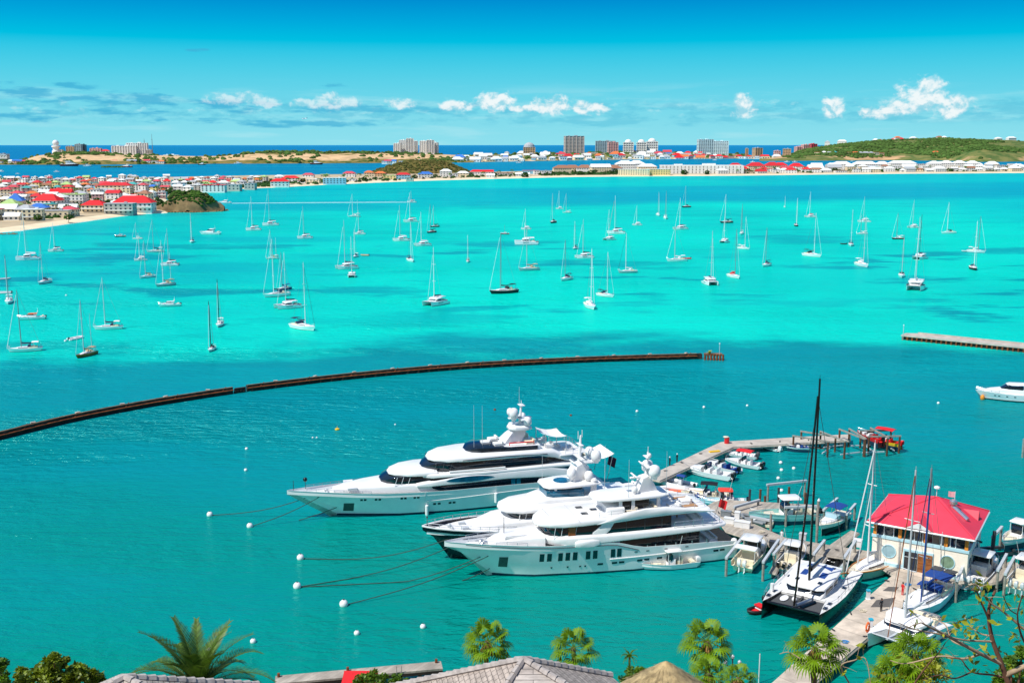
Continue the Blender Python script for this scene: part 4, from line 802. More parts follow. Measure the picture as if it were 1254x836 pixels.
for i, (px, py, k, hd, mt, hc, cv, ex, lab) in enumerate(FLEET):
    p = at(px, py); rz = R(hd + rnd.uniform(-6, 6)); mast = zfor(p, mt) if mt else 0
    if k in 'mk':
        L = min(12.5, max(6.5, mast * .52)) * ex
        th = thing('sailing_boat', lab, 'sailing boat', p, rz, 'sailing boats at anchor in the bay')
        jib = 'navy_canvas' if 'dark furled' in lab or 'dark forestay' in lab else ('white' if rnd.random() < .75 else 'pale_grey')
        monohull(th, L, mast, HC[hc], CV[cv], 'rubber' if 'black mast' in lab else rnd.choice(['pale_grey', 'white', 'mid_grey', 'white']), jib, rnd.choice([None, CV[cv], CV[cv], 'white_matte']), ketch=mast * .72 if k == 'k' else 0, deck='varnish' if hc == 'Y' else 'white_matte')
    elif k == 'c':
        L = min(11.5, max(7.5, mast * .48)) * ex
        th = thing('catamaran', lab, 'catamaran', p, rz, 'catamarans at anchor in the bay')
        catamaran(th, L, mast, HC[hc], CV[cv], 'dark_grey' if 'dark mast' in lab else rnd.choice(['pale_grey', 'white', 'white']), 'red_canvas' if 'red furled' in lab else 'white', 'rubber' if 'black trim' in lab else None, dav=rnd.random() < .6)
    elif k == 'p':
        th = thing('motor_boat', lab, 'motor boat', p, rz, 'motor boats out on the bay'); motorboat(th, ex, HC[hc], cover=CV[cv] if cv != 'W' else None, fly=ex > 10, outb=1 if ex < 10 else 0)
    elif k == 'P':
        th = thing('catamaran', lab, 'catamaran', p, rz, 'catamarans at anchor in the bay'); catamaran(th, ex, 13, HC[hc], None, 'white', None); b = sl([(.1 * ex, .1 * ex, 3.0, 3.6), (.02 * ex, .17 * ex, 3.0, 4.2), (-.2 * ex, .17 * ex, 3.0, 4.0)]); obj('flybridge', b, 'white', th)
    elif k == 'd':
        th = thing('motor_boat', lab, 'small boat', p, rz, 'motor boats out on the bay'); motorboat(th, ex, HC[hc], fly=False, arch=False); spar(th, 0, .6, zfor(p, mt), 'mid_grey')
def dinghy(px, py, hd, L, lab, m='pale_grey'):
    th = thing('dinghy', lab, 'dinghy', at(px, py), R(hd), 'dinghies afloat'); dinghy_parts(th, L, m); return th
dinghy(5, 359, 190, 6, 'pale dinghy at the left edge beside the end on sloop'); dinghy(6, 342, 30, 4.5, 'pale dinghy farther out at the left edge'); dinghy(93, 415, 60, 5, 'white covered dinghy behind the mustard yellow ketch', 'white')
dinghy(841, 317, 190, 4.5, 'red dinghy towed by a white sloop', 'red'); dinghy(1182, 308, 180, 4, 'grey dinghy left of the sloop with raked jib'); dinghy(447, 313, 175, 4.5, 'tan dinghy behind a white sloop left of centre', 'tan_canvas'); dinghy(1033, 299, 180, 4, 'dark dinghy off the bow of a sloop on the right', 'rubber')
for px, py, l in ((80, 418, 'left small white float by the white covered dinghy'), (86, 417, 'right small white float by the white covered dinghy'), (81, 362, 'small white float between sloops on the left')): buoy(px, py, .4, l)
a, c = at(283, 249), at(500, 247.5); d = (c - a).normalized(); n = Vector((-d.y, d.x, 0)); b = MB()
for sgn in (1, -1):
    rings = []
    for i in range(30):
        u = i / 29; q = a.lerp(c, u) + n * sgn * (1.0 + 7 * u); w = (.9 + 1.0 * u) * (.5 + .8 * rnd.random()) * (1 - u * .6); rings.append([q - n * w + Vector((0, 0, .03)), q + n * w + Vector((0, 0, .03)), q + Vector((0, 0, .12))])
    b.loft(rings)
stuff('wake', b, 'foam', 'white foam wake trailing right from the speedboat', 'wake')
# ------------------------------------------------------------------ land
P('sand', '#e6d2ae', .9, .1, .05); P('sand_wet', '#c9b187', .8, .1, .05); P('town_ground', '#b9a685', .9, .22, .03)
P('rock', '#75603f', .95, .35, .12, .5); P('shrub', '#3c5a1c', .9, .35, .2, 0, 0, .2, 0, .35, .15); P('shrub_far', '#47602c', .95, .3, .02, 0, 0, .1, 0, .3); P('leaf_dark', '#2c4d1c', .8, .3, .5, 0, 0, .2, 0, .35, .15)
P('palm_far', '#3f6a26', .8, .25, .5, 0, 0, .2, 0, .3); P('trunk', '#6f5a43', .9, .2, 2)
for n, c in (('roof_red', '#c8202a'), ('roof_bright', '#e21420'), ('roof_rose', '#c94452'), ('roof_orange', '#d9703a'), ('roof_blue', '#2f6fc0'), ('roof_teal', '#3aa4a0'), ('roof_green', '#a9c47a'), ('roof_white', '#e4e6e2'), ('roof_grey', '#a9acae'), ('roof_brown', '#9a6b52'),
             ('w_white', '#e9e7e0'), ('w_cream', '#e8d6b2'), ('w_grey', '#b9b6ac'), ('w_pink', '#e0b0a8'), ('w_blue', '#8fc4d8'), ('w_yellow', '#e6d391'), ('w_tan', '#c9a982')): P(n, c, .8, .07, .3)
P('rust_hull', '#7a2a22', .6, .2, .2)
P('pile_cap', '#6d553d', .9, .35, .5)
P('agave', '#a8a818', .6, .25, 3, 0, 0, .3, 0, .3)
P('w_dark', '#33414c', .4, .3, .5)
def interp(tab, x):
    for (a, b), (c, d) in zip(tab, tab[1:]):
        if a <= x <= c: return b + (d - b) * (x - a) / (c - a)
    return tab[0][1] if x < tab[0][0] else tab[-1][1]
FRONT = [(-260, 318), (-120, 299), (0, 285), (30, 282.5), (60, 278), (110, 271), (150, 265), (180, 262), (205, 261), (222, 256), (214, 249), (204, 243.5), (216, 240.5), (240, 237), (265, 235), (300, 231.5), (340, 229.8), (400, 226.6), (460, 224), (520, 221.6), (600, 219.4), (700, 217), (760, 216.3), (900, 215.4), (1000, 214), (1100, 213), (1254, 212), (1420, 211.6)]
BW = [20, 20, 20, 18, 16, 15, 14, 12, 9, 8, 8, 10, 14, 18, 22, 30, 34, 36, 38, 40, 42, 44, 40, 36, 36, 36, 36, 36]
outer = [at(*q) for q in FRONT]; inner = []
for i, p in enumerate(outer):
    d = (outer[min(i + 1, len(outer) - 1)] - outer[max(i - 1, 0)]).normalized(); n = Vector((-d.y, d.x, 0))
    inner.append(p + n * BW[i])
b = MB(); b.loft([[p + Vector((0, 0, -.6)), p.lerp(q, .25) + Vector((0, 0, .35)), q + Vector((0, 0, 1.7)), q + Vector((0, 0, .2))] for p, q in zip(outer, inner)], False, False); struct('beach', b, 'sand', 30)
BACK = [(1420, 206), (1254, 206), (900, 207.5), (700, 209), (600, 211.5), (450, 214), (300, 216), (150, 219), (0, 221), (-260, 226)]
back = [at(*q) for q in BACK]; b = MB(); n = len(inner) + len(back); vv = [(p.x, p.y, 1.68) for p in inner] + [(p.x, p.y, 1.6) for p in back]; b.add(vv, [tuple(range(n))]); b.loft([[(p.x, p.y, 1.6), (p.x, p.y, -1)] for p in back], False, False); struct('town_ground', b, 'town_ground', 0)
def surf_foam():
    b = MB(); r_ = random.Random(4)
    for p, q, w in zip(outer[2:9], outer[3:10], (1, 1, 1, 1, 1, 1, 1)):
        k = 8
        for i in range(k):
            a = p.lerp(q, i / k); c = p.lerp(q, (i + .95) / k); o = Vector((0, -1.2 - r_.random(), .04)); o2 = Vector((0, .8, .16)); b.quad(a + o, c + o, c + o2, a + o2)
    stuff('surf', b, 'foam', 'thin white surf line along the town beach', 'surf')
surf_foam()
def hillmat(name, scrub, sand, z0, z1, amt, scale=.012):
    m = bpy.data.materials.new(name); m.use_nodes = True; g = NT(m.node_tree); b = m.node_tree.nodes['Principled BSDF']; pos = g.n('ShaderNodeNewGeometry').outputs['Position']; x, y, z = g.xyz(pos)
    a = g.noise(pos, scale * 3, 6, .65); c = g.noise(g.vmul(pos, (1, 1, 3)), scale, 4, .6)
    base = g.mix(g.mr(a, .36, .62), lin(scrub[0]), lin(scrub[1]))
    zz = g.m('ADD', z, g.m('MULTIPLY', g.m('SUBTRACT', c, .5), 26)); band = g.m('MULTIPLY', g.mr(zz, z0, z0 + 3), g.mr(zz, z1 + 3, z1)); sd = g.m('MULTIPLY', band, g.mr(c, .62 - amt * .3, .70 - amt * .3, 0, 1))
    sc_ = g.mix(g.mr(a, .4, .6), lin(sand), lin(sand, .72)); g.put(b.inputs['Base Color'], g.mix(sd, base, sc_)); b.inputs['Roughness'].default_value = .95; b.inputs['Specular IOR Level'].default_value = .1
    MT[name] = m; return name
def hill(name, base, top, mat, df, db, rough, step=8, nr=9, bump=1.0, prof=.8):
    x0, x1 = base[0][0], base[-1][0]; n = int((x1 - x0) / step); rows = []
    for i in range(n + 1):
        px = x0 + (x1 - x0) * i / n; f = at(px, interp(base, px)); tp = aty(px, interp(top, px), f.y + df); hgt = max(.5, tp.z); out = []
        for j in range(nr + 1):
            u = j / nr; y = f.y + df * u; z = hgt * math.sin(u * math.pi / 2) ** prof; p = f.lerp(Vector((tp.x, tp.y, 0)), u); nz = noise.fractal(Vector((p.x, p.y, 3)) * rough, 1, 2, 5)
            out.append(Vector((p.x, p.y, -1 if j == 0 else z + nz * hgt * .16 * bump * math.sin(u * math.pi) + nz * hgt * .07 * u)))
        for j in range(1, 4):
            u = j / 3; p = Vector((tp.x, tp.y, 0)) + Vector((tp.x, tp.y, 0)).normalized() * db * u; out.append(Vector((p.x, p.y, lerp(out[nr].z, -2, u ** 1.5))))
        rows.append(out)
    b = MB(); b.loft(rows, False, False); struct(name, b, mat, 60); return rows
def scatter(rows, N, r0, r1, seed, keep=None, jmax=9, sq=.7):
    b = MB(); q = random.Random(seed)
    for _ in range(N):
        i = q.randrange(len(rows) - 1); j = q.randrange(0, jmax); u, v = q.random(), q.random(); p = rows[i][j].lerp(rows[i + 1][j], u).lerp(rows[i][j + 1].lerp(rows[i + 1][j + 1], u), v)
        if p.z < .8 or (keep and not keep(p, q)): continue
        clump(b, p, q.uniform(r0, r1), q, sq)
    return b
def clump(b, p, r, q, sq=.7):
    n = 6; rings = []; ph = q.random() * 6
    for zz, k in ((-.35, .8), (.25, 1.0), (.75, .62), (1.0, .1)):
        rings.append([(p.x + r * k * q.uniform(.72, 1.15) * math.cos(ph + 2 * math.pi * i / n), p.y + r * k * q.uniform(.72, 1.15) * math.sin(ph + 2 * math.pi * i / n), p.z + r * sq * zz * q.uniform(.85, 1.15)) for i in range(n)])
    b.loft(rings)
hm1 = hillmat('hill_scrub', ('#4a5a2a', '#8d7a46'), '#dcb98c', 9, 27, 1.05); hm2 = hillmat('hill_green', ('#43602f', '#7d7c48'), '#c9a478', 2, 16, .55, .006); hm3 = hillmat('hill_brown', ('#5d5a2c', '#7e6a3c'), '#a98a5a', -9, -5, 0); hm4 = hillmat('flat_shore', ('#5d6a3c', '#a39468'), '#d9c09a', 0, 5, .7)
r1 = hill('headland', [(-60, 203), (0, 202), (60, 202), (150, 201.5), (250, 200.8), (420, 200), (520, 199.5), (580, 199)], [(-60, 198), (25, 197), (45, 191), (70, 188.2), (110, 187.2), (150, 189), (185, 190), (215, 190.8), (240, 191.5), (275, 191), (300, 187.8), (330, 186.2), (380, 185.4), (430, 186), (470, 187), (500, 188), (540, 189), (580, 191)], hm1, 420, 500, .004, 6)
stuff('scrub', scatter(r1, 2100, 4, 11, 3, lambda p, q: noise.noise(p * .006) > -.12 and (p.z < 12 or p.z > 26 or q.random() < .22)), 'shrub_far', 'green scrub covering the low far headland on the left', 'scrub')
r2 = hill('green_hill', [(930, 197.5), (1000, 197), (1080, 196.5), (1160, 197), (1200, 198.5), (1254, 198), (1420, 198)], [(930, 194), (965, 190), (985, 183), (1010, 178.5), (1040, 176), (1075, 173.5), (1110, 172), (1150, 171.2), (1190, 170.6), (1225, 171.5), (1254, 173), (1420, 170)], hm2, 800, 800, .0022, 7, 10, 1.25)
stuff('hillside_scrub', scatter(r2, 7000, 4, 11, 5, lambda p, q: noise.noise(p * .005) > (-.1 if p.x < 1900 else .12) - (.15 if p.z > 40 else 0) and p.z > 9), 'shrub_far', 'dense green scrub over the long hill on the right', 'scrub')
r3 = hill('town_shore', [(545, 199.3), (640, 197.6), (760, 195.6), (900, 194.2), (960, 195.5)], [(545, 192), (600, 189.5), (680, 187.5), (760, 186), (850, 187.5), (905, 188.5), (930, 191), (960, 193)], hm4, 700, 700, .003, 8)
stuff('shore_scrub', scatter(r3, 420, 5, 12, 6), 'shrub_far', 'patches of green trees among the far white town', 'scrub')
r4 = hill('brown_hill', [(452, 214.5), (500, 214), (560, 213), (575, 212.6)], [(452, 211), (475, 203.5), (495, 198.5), (520, 196), (545, 198), (562, 204.5), (575, 210)], hm3, 110, 130, .012, 4)
stuff('hill_scrub_cover', scatter(r4, 520, 2, 4.5, 7), 'shrub_brown', 'brown green scrub over the small hill behind the beach', 'scrub') if P('shrub_brown', '#54552a', .95, .25, .05, 0, 0, .1, 0, .3) is None else None
# rocky headland at the end of the town beach
def headland():
    c = at(222, 259.5); b = MB(); rows = []; W, D = 62, 46
    for i in range(41):
        out = []
        for j in range(31):
            u, v = i / 40 * 2 - 1, j / 30 * 2 - 1; p = Vector((c.x + 4 + u * W / 2, c.y + 14 + v * D / 2, 0)); rr = math.sqrt((u * .98) ** 2 + v * v) + .22 * noise.noise(p * .09)
            nz = noise.fractal(p * .11, .9, 2.1, 6); z = 17.5 * max(0, 1 - max(0, rr) ** 3.2) ** .8 * (1 + .16 * nz) * (1 - .25 * max(0, u * .9 + .1)) * (1 if u > -.55 else .75) - .9 + .5 * nz
            out.append(p + Vector((1.3 * nz, 1.2 * nz, max(-1, z))))
        rows.append(out)
    b.loft(rows, False, False); struct('rocky_headland', b, 'rock', 35)
    s = MB(); q = random.Random(9)
    for _ in range(1500):
        i, j = q.randrange(4, 36), q.randrange(4, 28); p = rows[i][j]
        if p.z > 4.5 and q.random() < min(1, (p.z - 4) / 8): clump(s, p, q.uniform(.7, 1.9), q)
    stuff('headland_bushes', s, 'shrub', 'dark green bushes on top of the rocky headland', 'bushes')
    s = MB()
    for _ in range(60):
        a = q.uniform(-2.6, .6); rr = q.uniform(.93, 1.12); p = Vector((c.x + 4 + math.cos(a) * W / 2 * rr, c.y + 14 + math.sin(a) * D / 2 * rr, 0)); clump(s, p, q.uniform(.5, 1.8), q, .8)
    for _ in range(26): clump(s, at(q.uniform(240, 262), q.uniform(257.5, 259.5)), q.uniform(.4, 1.3), q, .6)
    stuff('shore_rocks', s, 'rock', 'loose brown rocks at the foot of the rocky headland', 'rocks')
headland()
s = MB(); q = random.Random(2)
for _ in range(40): clump(s, at(q.uniform(-8, 22), q.uniform(285.5, 287)), q.uniform(.4, 1.0), q, .5)
stuff('beach_rocks', s, 'rock', 'low brown rocks in the water at the left beach', 'rocks')
# ------------------------------------------------------------------ houses and trees
REC = []                                   # (object, base label, px, py, zone): labels are completed below
def house(px, py, w, d, h, roof, wm, rm, rz, zone, z0=1.6, par=True, storeys=1, pitch=.34, cat='house', base=None, group=None, p=None):
    p = p or at(px, py, z0)
    if zone in 'FLH' and base is None: return far_house(p, w, d, h, roof, wm, rm, rz, pitch)
    th = thing('house' if cat == 'house' else cat.replace(' ', '_'), '', cat, p, rz, group)
    b = MB(); b.box((0, 0, h / 2 - .8), (w, d, h + 1.6)); near = ppm(p) > 1.05
    wins = []
    for f in range(storeys):
        zc = h * (f + .55) / storeys; k = max(2, int(w / (3.6 if near else 4.5)))
        for i in range(k): wins.append(((i + .5) / k * w - w / 2, -d / 2, zc, 1))
        for i in range(2): wins.append((w / 2, ((i + .5) / 2 - .5) * d, zc, 0)); wins.append((-w / 2, ((i + .5) / 2 - .5) * d, zc, 0))
    sz = 1.5 if near else 1.9
    if not near:
        b.m = 1
        for x, y, z, fr in wins: b.box((x, y, z), (sz, .16, 1.5) if fr else (.16, sz, 1.5))
    wall = obj('wall', b, [wm, 'w_dark'], th, 0)
    if near:
        for x, y, z, fr in wins:
            if not fr and x < 0: continue
            c = MB(); c.box((x, y, z), (sz, .2, 1.4) if fr else (.2, sz, 1.4)); obj('window', c, 'w_dark', th, 0)
        if storeys > 1:
            c = MB(); c.box((0, -d / 2 - .8, h / storeys), (w * .96, 1.7, .22)); c.box((0, -d / 2 - 1.6, h / storeys + .5), (w * .96, .1, .85)); obj('balcony', c, 'w_white', th, 0)
    o = .7; rh = d * pitch; b = MB()
    if roof == 'hip':
        i = min(d / 2, w / 2 - .6); b.loft([[(-w / 2 - o, -d / 2 - o, h), (w / 2 + o, -d / 2 - o, h), (w / 2 + o, d / 2 + o, h), (-w / 2 - o, d / 2 + o, h)], [(-w / 2 + i, -.15, h + rh), (w / 2 - i, -.15, h + rh), (w / 2 - i, .15, h + rh), (-w / 2 + i, .15, h + rh)]])
    elif roof == 'gable':
        b.loft([[(x, -d / 2 - o, h), (x, 0, h + rh), (x, d / 2 + o, h)] for x in (-w / 2 - o, w / 2 + o)])
    else:
        b.box((0, 0, h + .15), (w + .5, d + .5, .5)); b.box((w * .2, 0, h + .9), (2.4, 2.2, 1.3))
    obj('roof', b, rm, th, 0)
    REC.append((th, base or '%s %s house with %s %s roof' % ({1: 'low', 2: 'two-storey', 3: 'tall'}[storeys], wm[2:], {'bright': 'scarlet', 'red': 'crimson', 'rose': 'pink'}.get(rm[5:], rm[5:]), {'hip': 'hipped', 'gable': 'gabled', 'flat': 'flat'}[roof]), px, py, zone)); return th
FARM = ['w_white', 'w_cream', 'w_grey', 'w_pink', 'w_blue', 'w_tan', 'roof_red', 'roof_bright', 'roof_rose', 'roof_orange', 'roof_white', 'roof_grey', 'roof_blue', 'roof_teal', 'roof_brown', 'w_dark']
FARB = MB()
def far_house(p, w, d, h, roof, wm, rm, rz, pitch):
    b = FARB; b.M = Matrix.Translation(p) @ Matrix.Rotation(rz, 4, 'Z'); b.m = FARM.index(wm); b.box((0, 0, h / 2 - 1.5), (w, d, h + 3)); b.m = FARM.index('w_dark')
    for i in range(3): b.box(((i - 1) * w * .3, -d / 2, h * .5), (w * .14, .3, h * .28))
    b.m = FARM.index(rm); o = .8; i = min(d / 2, w / 2 - .6) if roof == 'hip' else -.3
    if roof == 'flat': b.box((0, 0, h + .3), (w + 1, d + 1, .8))
    else: b.loft([[(-w / 2 - o, -d / 2 - o, h), (w / 2 + o, -d / 2 - o, h), (w / 2 + o, d / 2 + o, h), (-w / 2 - o, d / 2 + o, h)], [(-w / 2 + i, -.15, h + d * pitch), (w / 2 - i, -.15, h + d * pitch), (w / 2 - i, .15, h + d * pitch), (-w / 2 + i, .15, h + d * pitch)]])
CM = {}
def crownmesh(seed, kind):
    if (seed, kind) in CM: return CM[seed, kind]
    q = random.Random(seed); b = MB()
    if kind == 'round':
        for _ in range(70):
            v = Vector((q.gauss(0, 1), q.gauss(0, 1), q.gauss(0, 1))).normalized() * q.uniform(.45, 1) ** .5; clump(b, Vector((v.x, v.y, v.z * .7 + .1)), q.uniform(.14, .3), q, .8)
    else:
        for i in range(13):
            a = i * 2.4; up = q.uniform(-.1, .75); pts = []
            for k in range(6):
                u = k / 5; pts.append(Vector((math.cos(a) * u * 1.15, math.sin(a) * u * 1.15, up * u * 1.1 - .85 * u * u)))
            s = Vector((-math.sin(a), math.cos(a), 0))
            for k, (c, d) in enumerate(zip(pts, pts[1:])):
                w0, w1 = [.17 * math.sin(math.pi * min(.97, max(.12, t_ / 5))) ** .6 for t_ in (k, k + 1)]; dz = Vector((0, 0, -.6))
                for sg in (1, -1): b.quad(c, d, d + s * sg * w1 + dz * w1, c + s * sg * w0 + dz * w0)
    CM[seed, kind] = b; return b
TM = {}
def tree(px, py, h, r, zone, kind='round', m='leaf_dark', z0=1.6, group=None, base=None):
    p = at(px, py, z0); th = thing('tree' if kind == 'round' else 'palm_tree', '', 'tree' if kind == 'round' else 'palm', p, rnd.uniform(0, 6), group); sd = rnd.randrange(5)
    key = (sd, kind, m)
    if key not in TM:
        o = obj('crown', crownmesh(sd, kind), m, th, 0); TM[key] = o.data
    else: o = bpy.data.objects.new('crown', TM[key]); col.objects.link(o); o.parent = th
    o.location = (0, 0, h - (r * .75 if kind == 'round' else .2 * r)); o.scale = (r, r, r)
    if 'trunk' + kind not in TM: b = MB(); b.tube([(0, 0, -.4), (0, 0, 1)], .045 if kind == 'round' else .03, 5); t_ = obj('trunk', b, 'trunk', th, 40); TM['trunk' + kind] = t_.data
    else: t_ = bpy.data.objects.new('trunk', TM['trunk' + kind]); col.objects.link(t_); t_.parent = th
    t_.scale = (h * .75, h * .75, h * (.8 if kind == 'round' else .97))
    REC.append((th, base or ('round green tree' if kind == 'round' else 'slender palm'), px, py, zone)); return th
G1, G2, G3 = 'houses of the left waterfront town', 'buildings along the long sandy spit', 'buildings of the far white resort town'
# landmark buildings of the town
house(165, 259, 34, 16, 8.0, 'hip', 'w_white', 'roof_bright', R(3), 'T', storeys=2, pitch=.38, base='long waterfront hall with bright red hipped roof', group=G1)
house(148, 261.5, 24, 13, 8.6, 'flat', 'w_grey', 'roof_grey', R(4), 'T', storeys=3, base='bare grey concrete shell of an unfinished block', group=G1)
house(117, 260, 20, 12, 6.5, 'hip', 'w_cream', 'roof_bright', R(-4), 'T', storeys=2, base='cream villa with bright red hipped roof by the beach', group=G1)
house(68, 266, 24, 12, 5.5, 'flat', 'w_cream', 'roof_grey', R(5), 'T', storeys=1, base='low cream beach building with flat grey roof', group=G1)
house(20, 252, 15, 14, 5.0, 'hip', 'w_cream', 'roof_blue', R(10), 'T', storeys=1, pitch=.5, base='pavilion with sky blue pyramid roof', group=G1)
house(14, 258, 16, 13, 5.5, 'hip', 'w_cream', 'roof_green', R(0), 'T', storeys=1, pitch=.4, base='house with pale green hipped roof', group=G1)
house(48, 262, 16, 12, 5.5, 'hip', 'w_yellow', 'roof_blue', R(8), 'T', storeys=2, pitch=.3, base='yellow villa with dark blue roof near the beach', group=G1)
house(60, 253, 24, 14, 6, 'hip', 'w_white', 'roof_bright', R(-6), 'T', storeys=2, pitch=.45, base='white house with steep bright red roof in mid town', group=G1)
house(76, 243, 22, 12, 6.5, 'gable', 'w_white', 'roof_bright', R(8), 'T', storeys=2, base='white house with long red gabled roof in mid town', group=G1)
house(88, 249, 26, 14, 9, 'flat', 'w_white', 'roof_green', R(6), 'T', storeys=3, base='tall white apartment block with pale green roof', group=G1)
house(142, 236.5, 40, 14, 9.5, 'hip', 'w_cream', 'roof_red', R(-3), 'T', storeys=3, pitch=.26, base='long cream apartment row with red roof at the back of town', group=G1)
q = random.Random(21); xmax = [(219, 640), (226, 330), (230, 275), (236, 226), (238, 205), (244, 198), (250, 188), (256, 178), (259, 100), (262, 96), (265, 88), (268, 56), (275, 20)]
rows_ = [(221.3, 8), (223.2, 8), (225.4, 9), (228, 10), (231, 11), (234.4, 12), (238.2, 13), (242.6, 14.5), (247.6, 16.5), (253, 18.5), (259, 20.5), (264.5, 23), (270, 25)]
taken = [(r[2], r[3]) for r in REC]
RW = ['roof_bright'] + ['roof_red'] * 2 + ['roof_orange'] * 2 + ['roof_rose'] * 2 + ['roof_white'] * 10 + ['roof_grey'] * 5 + ['roof_blue', 'roof_teal', 'roof_green', 'roof_brown']; WW = ['w_white'] * 7 + ['w_cream'] * 4 + ['w_grey', 'w_pink', 'w_blue', 'w_yellow']
for y, stp in rows_:
    x = -14 + q.uniform(0, 8); lim = min(interp(xmax, y), 325)
    while x < lim:
        yy = y + q.uniform(-1.2, 1.2); k = ppm(at(x, yy)); w = min(21, stp * q.uniform(.6, .98) / k)
        if not any(abs(x - a) < 9 + (4 if y > 240 else 0) and abs(yy - c) < 3.6 for a, c in taken) and q.random() < .93:
            st_ = q.choice([1, 2, 2, 2, 3]) if w > 9 else q.choice([1, 2]); house(x, yy, w, w * q.uniform(.6, .8), 2.8 * st_ + .3, q.choice(['hip', 'hip', 'gable', 'flat']), q.choice(WW), q.choice(RW), R(q.uniform(-16, 20)), 'T', storeys=st_, pitch=q.uniform(.25, .42), group=G1)
        x += stp * q.uniform(.92, 1.28)
for (px, py, h, r, kd) in [(18, 264, 7, 5.5, 'round'), (26, 263, 6, 4.5, 'round'), (47, 270.5, 5, 3.4, 'round'), (10, 262, 5, 3.5, 'round'), (83, 259, 6, 3, 'round'), (120, 251, 6.5, 4, 'round'), (131, 254, 6, 3.6, 'round'), (194, 252, 6, 5, 'round'), (186, 255, 5, 4, 'round'), (94, 238, 8, 3.2, 'palm'), (32, 246, 7, 3.4, 'round'), (104, 233, 7, 3.6, 'round'), (188, 233, 9, 3.4, 'palm'), (192, 235, 8, 3.2, 'palm'), (168, 232, 6, 4, 'round'), (172, 231, 6, 4, 'round'),
                          (45, 228, 7, 3.2, 'palm'), (30, 230, 7, 3.2, 'palm'), (63, 248, 6, 3, 'round'), (205, 239, 6, 4, 'round'), (210, 237, 6, 4.2, 'round'), (201, 237, 7, 4, 'round'), (248, 232, 10, 3.4, 'palm'), (253, 231, 9, 3.2, 'palm'), (232, 229, 7, 4, 'round'), (226, 227, 8, 4, 'round'), (8, 239, 6, 3.4, 'round'), (54, 238, 6, 3, 'round'), (112, 244, 6, 3, 'round'), (144, 249, 5, 2.6, 'round'), (84, 271, 5, 3, 'round'), (74, 262, 5, 3, 'round')]: tree(px, py, h, r, 'T', kd, 'shrub' if kd == 'round' and py > 255 else 'leaf_dark' if kd == 'round' else 'palm_far', group='trees between the town houses')
# the spit: hand placed, left to right
S = [(238, 234, 20, 10, 9, 'flat', 'w_grey', 'roof_white', 3), (262, 234.2, 30, 14, 9, 'flat', 'w_white', 'roof_red', 3), (283, 232.6, 26, 12, 8, 'flat', 'w_grey', 'roof_grey', 2), (307, 231, 14, 12, 8, 'flat', 'w_grey', 'roof_grey', 2), (252, 229.5, 16, 10, 6, 'hip', 'w_white', 'roof_green', 2), (274, 228, 15, 10, 6, 'hip', 'w_white', 'roof_white', 1), (290, 226.5, 18, 10, 6, 'hip', 'w_cream', 'roof_green', 1),
     (343, 228, 26, 14, 8, 'hip', 'w_white', 'roof_bright', 2), (356, 222.5, 26, 12, 7, 'hip', 'w_white', 'roof_bright', 2), (370, 224.5, 12, 10, 5, 'flat', 'w_white', 'roof_rose', 1), (384, 224.5, 20, 12, 7, 'flat', 'w_cream', 'roof_white', 2), (410, 224.8, 34, 14, 10, 'flat', 'w_blue', 'roof_white', 3), (342, 220, 16, 10, 6, 'hip', 'w_white', 'roof_white', 2), (378, 217.5, 20, 10, 6, 'hip', 'w_white', 'roof_rose', 1), (398, 217, 16, 10, 6, 'flat', 'w_cream', 'roof_green', 1), (428, 216.8, 22, 12, 8, 'hip', 'w_white', 'roof_rose', 2), (432, 222, 12, 9, 4, 'flat', 'w_white', 'roof_grey', 1),
     (452, 216.5, 18, 12, 9, 'hip', 'w_cream', 'roof_orange', 2), (466, 216, 20, 12, 7, 'hip', 'w_tan', 'roof_orange', 2), (478, 219.5, 22, 12, 7, 'flat', 'w_yellow', 'roof_green', 2), (494, 219.5, 24, 12, 9, 'hip', 'w_blue', 'roof_red', 2), (502, 221, 12, 9, 5, 'flat', 'w_grey', 'roof_brown', 1), (521, 217.8, 26, 14, 8, 'hip', 'w_white', 'roof_blue', 2), (546, 216.6, 22, 14, 12, 'hip', 'w_white', 'roof_white', 3), (556, 217, 14, 10, 7, 'flat', 'w_white', 'roof_grey', 2), (567, 216.4, 22, 12, 8, 'hip', 'w_cream', 'roof_white', 2), (583, 214.5, 24, 12, 8, 'hip', 'w_white', 'roof_bright', 1), (596, 214, 26, 12, 7, 'gable', 'w_white', 'roof_bright', 1), (601, 217.5, 14, 10, 5, 'gable', 'w_white', 'roof_white', 1),
     (618, 215, 30, 14, 6, 'flat', 'w_grey', 'roof_brown', 1), (650, 213, 34, 16, 8, 'flat', 'w_blue', 'roof_rose', 1), (664, 214, 34, 16, 9, 'flat', 'w_white', 'roof_grey', 2), (640, 216, 26, 10, 5, 'gable', 'w_white', 'roof_white', 1), (688, 212.5, 36, 20, 13, 'hip', 'w_cream', 'roof_brown', 2), (700, 211.5, 36, 20, 12, 'hip', 'w_cream', 'roof_brown', 2), (716, 212, 34, 20, 13, 'hip', 'w_white', 'roof_brown', 2), (735, 212.4, 40, 22, 15, 'gable', 'w_cream', 'roof_white', 3), (751, 212, 34, 22, 12, 'hip', 'w_white', 'roof_brown', 2), (765, 210.5, 40, 24, 20, 'hip', 'w_white', 'roof_white', 3), (779, 210, 36, 24, 20, 'hip', 'w_white', 'roof_white', 3), (776, 214.6, 60, 16, 13, 'flat', 'w_cream', 'roof_white', 3), (806, 214.3, 44, 16, 13, 'flat', 'w_yellow', 'roof_white', 3), (792, 211, 40, 20, 14, 'hip', 'w_cream', 'roof_white', 3)]
for px, py, w, d, h, rf, wm, rm, st_ in S: house(px, py, w, d, h * .85, rf, wm, rm, R(rnd.uniform(-6, 10)), 'S', storeys=min(3, st_), pitch=.3, group=G2)
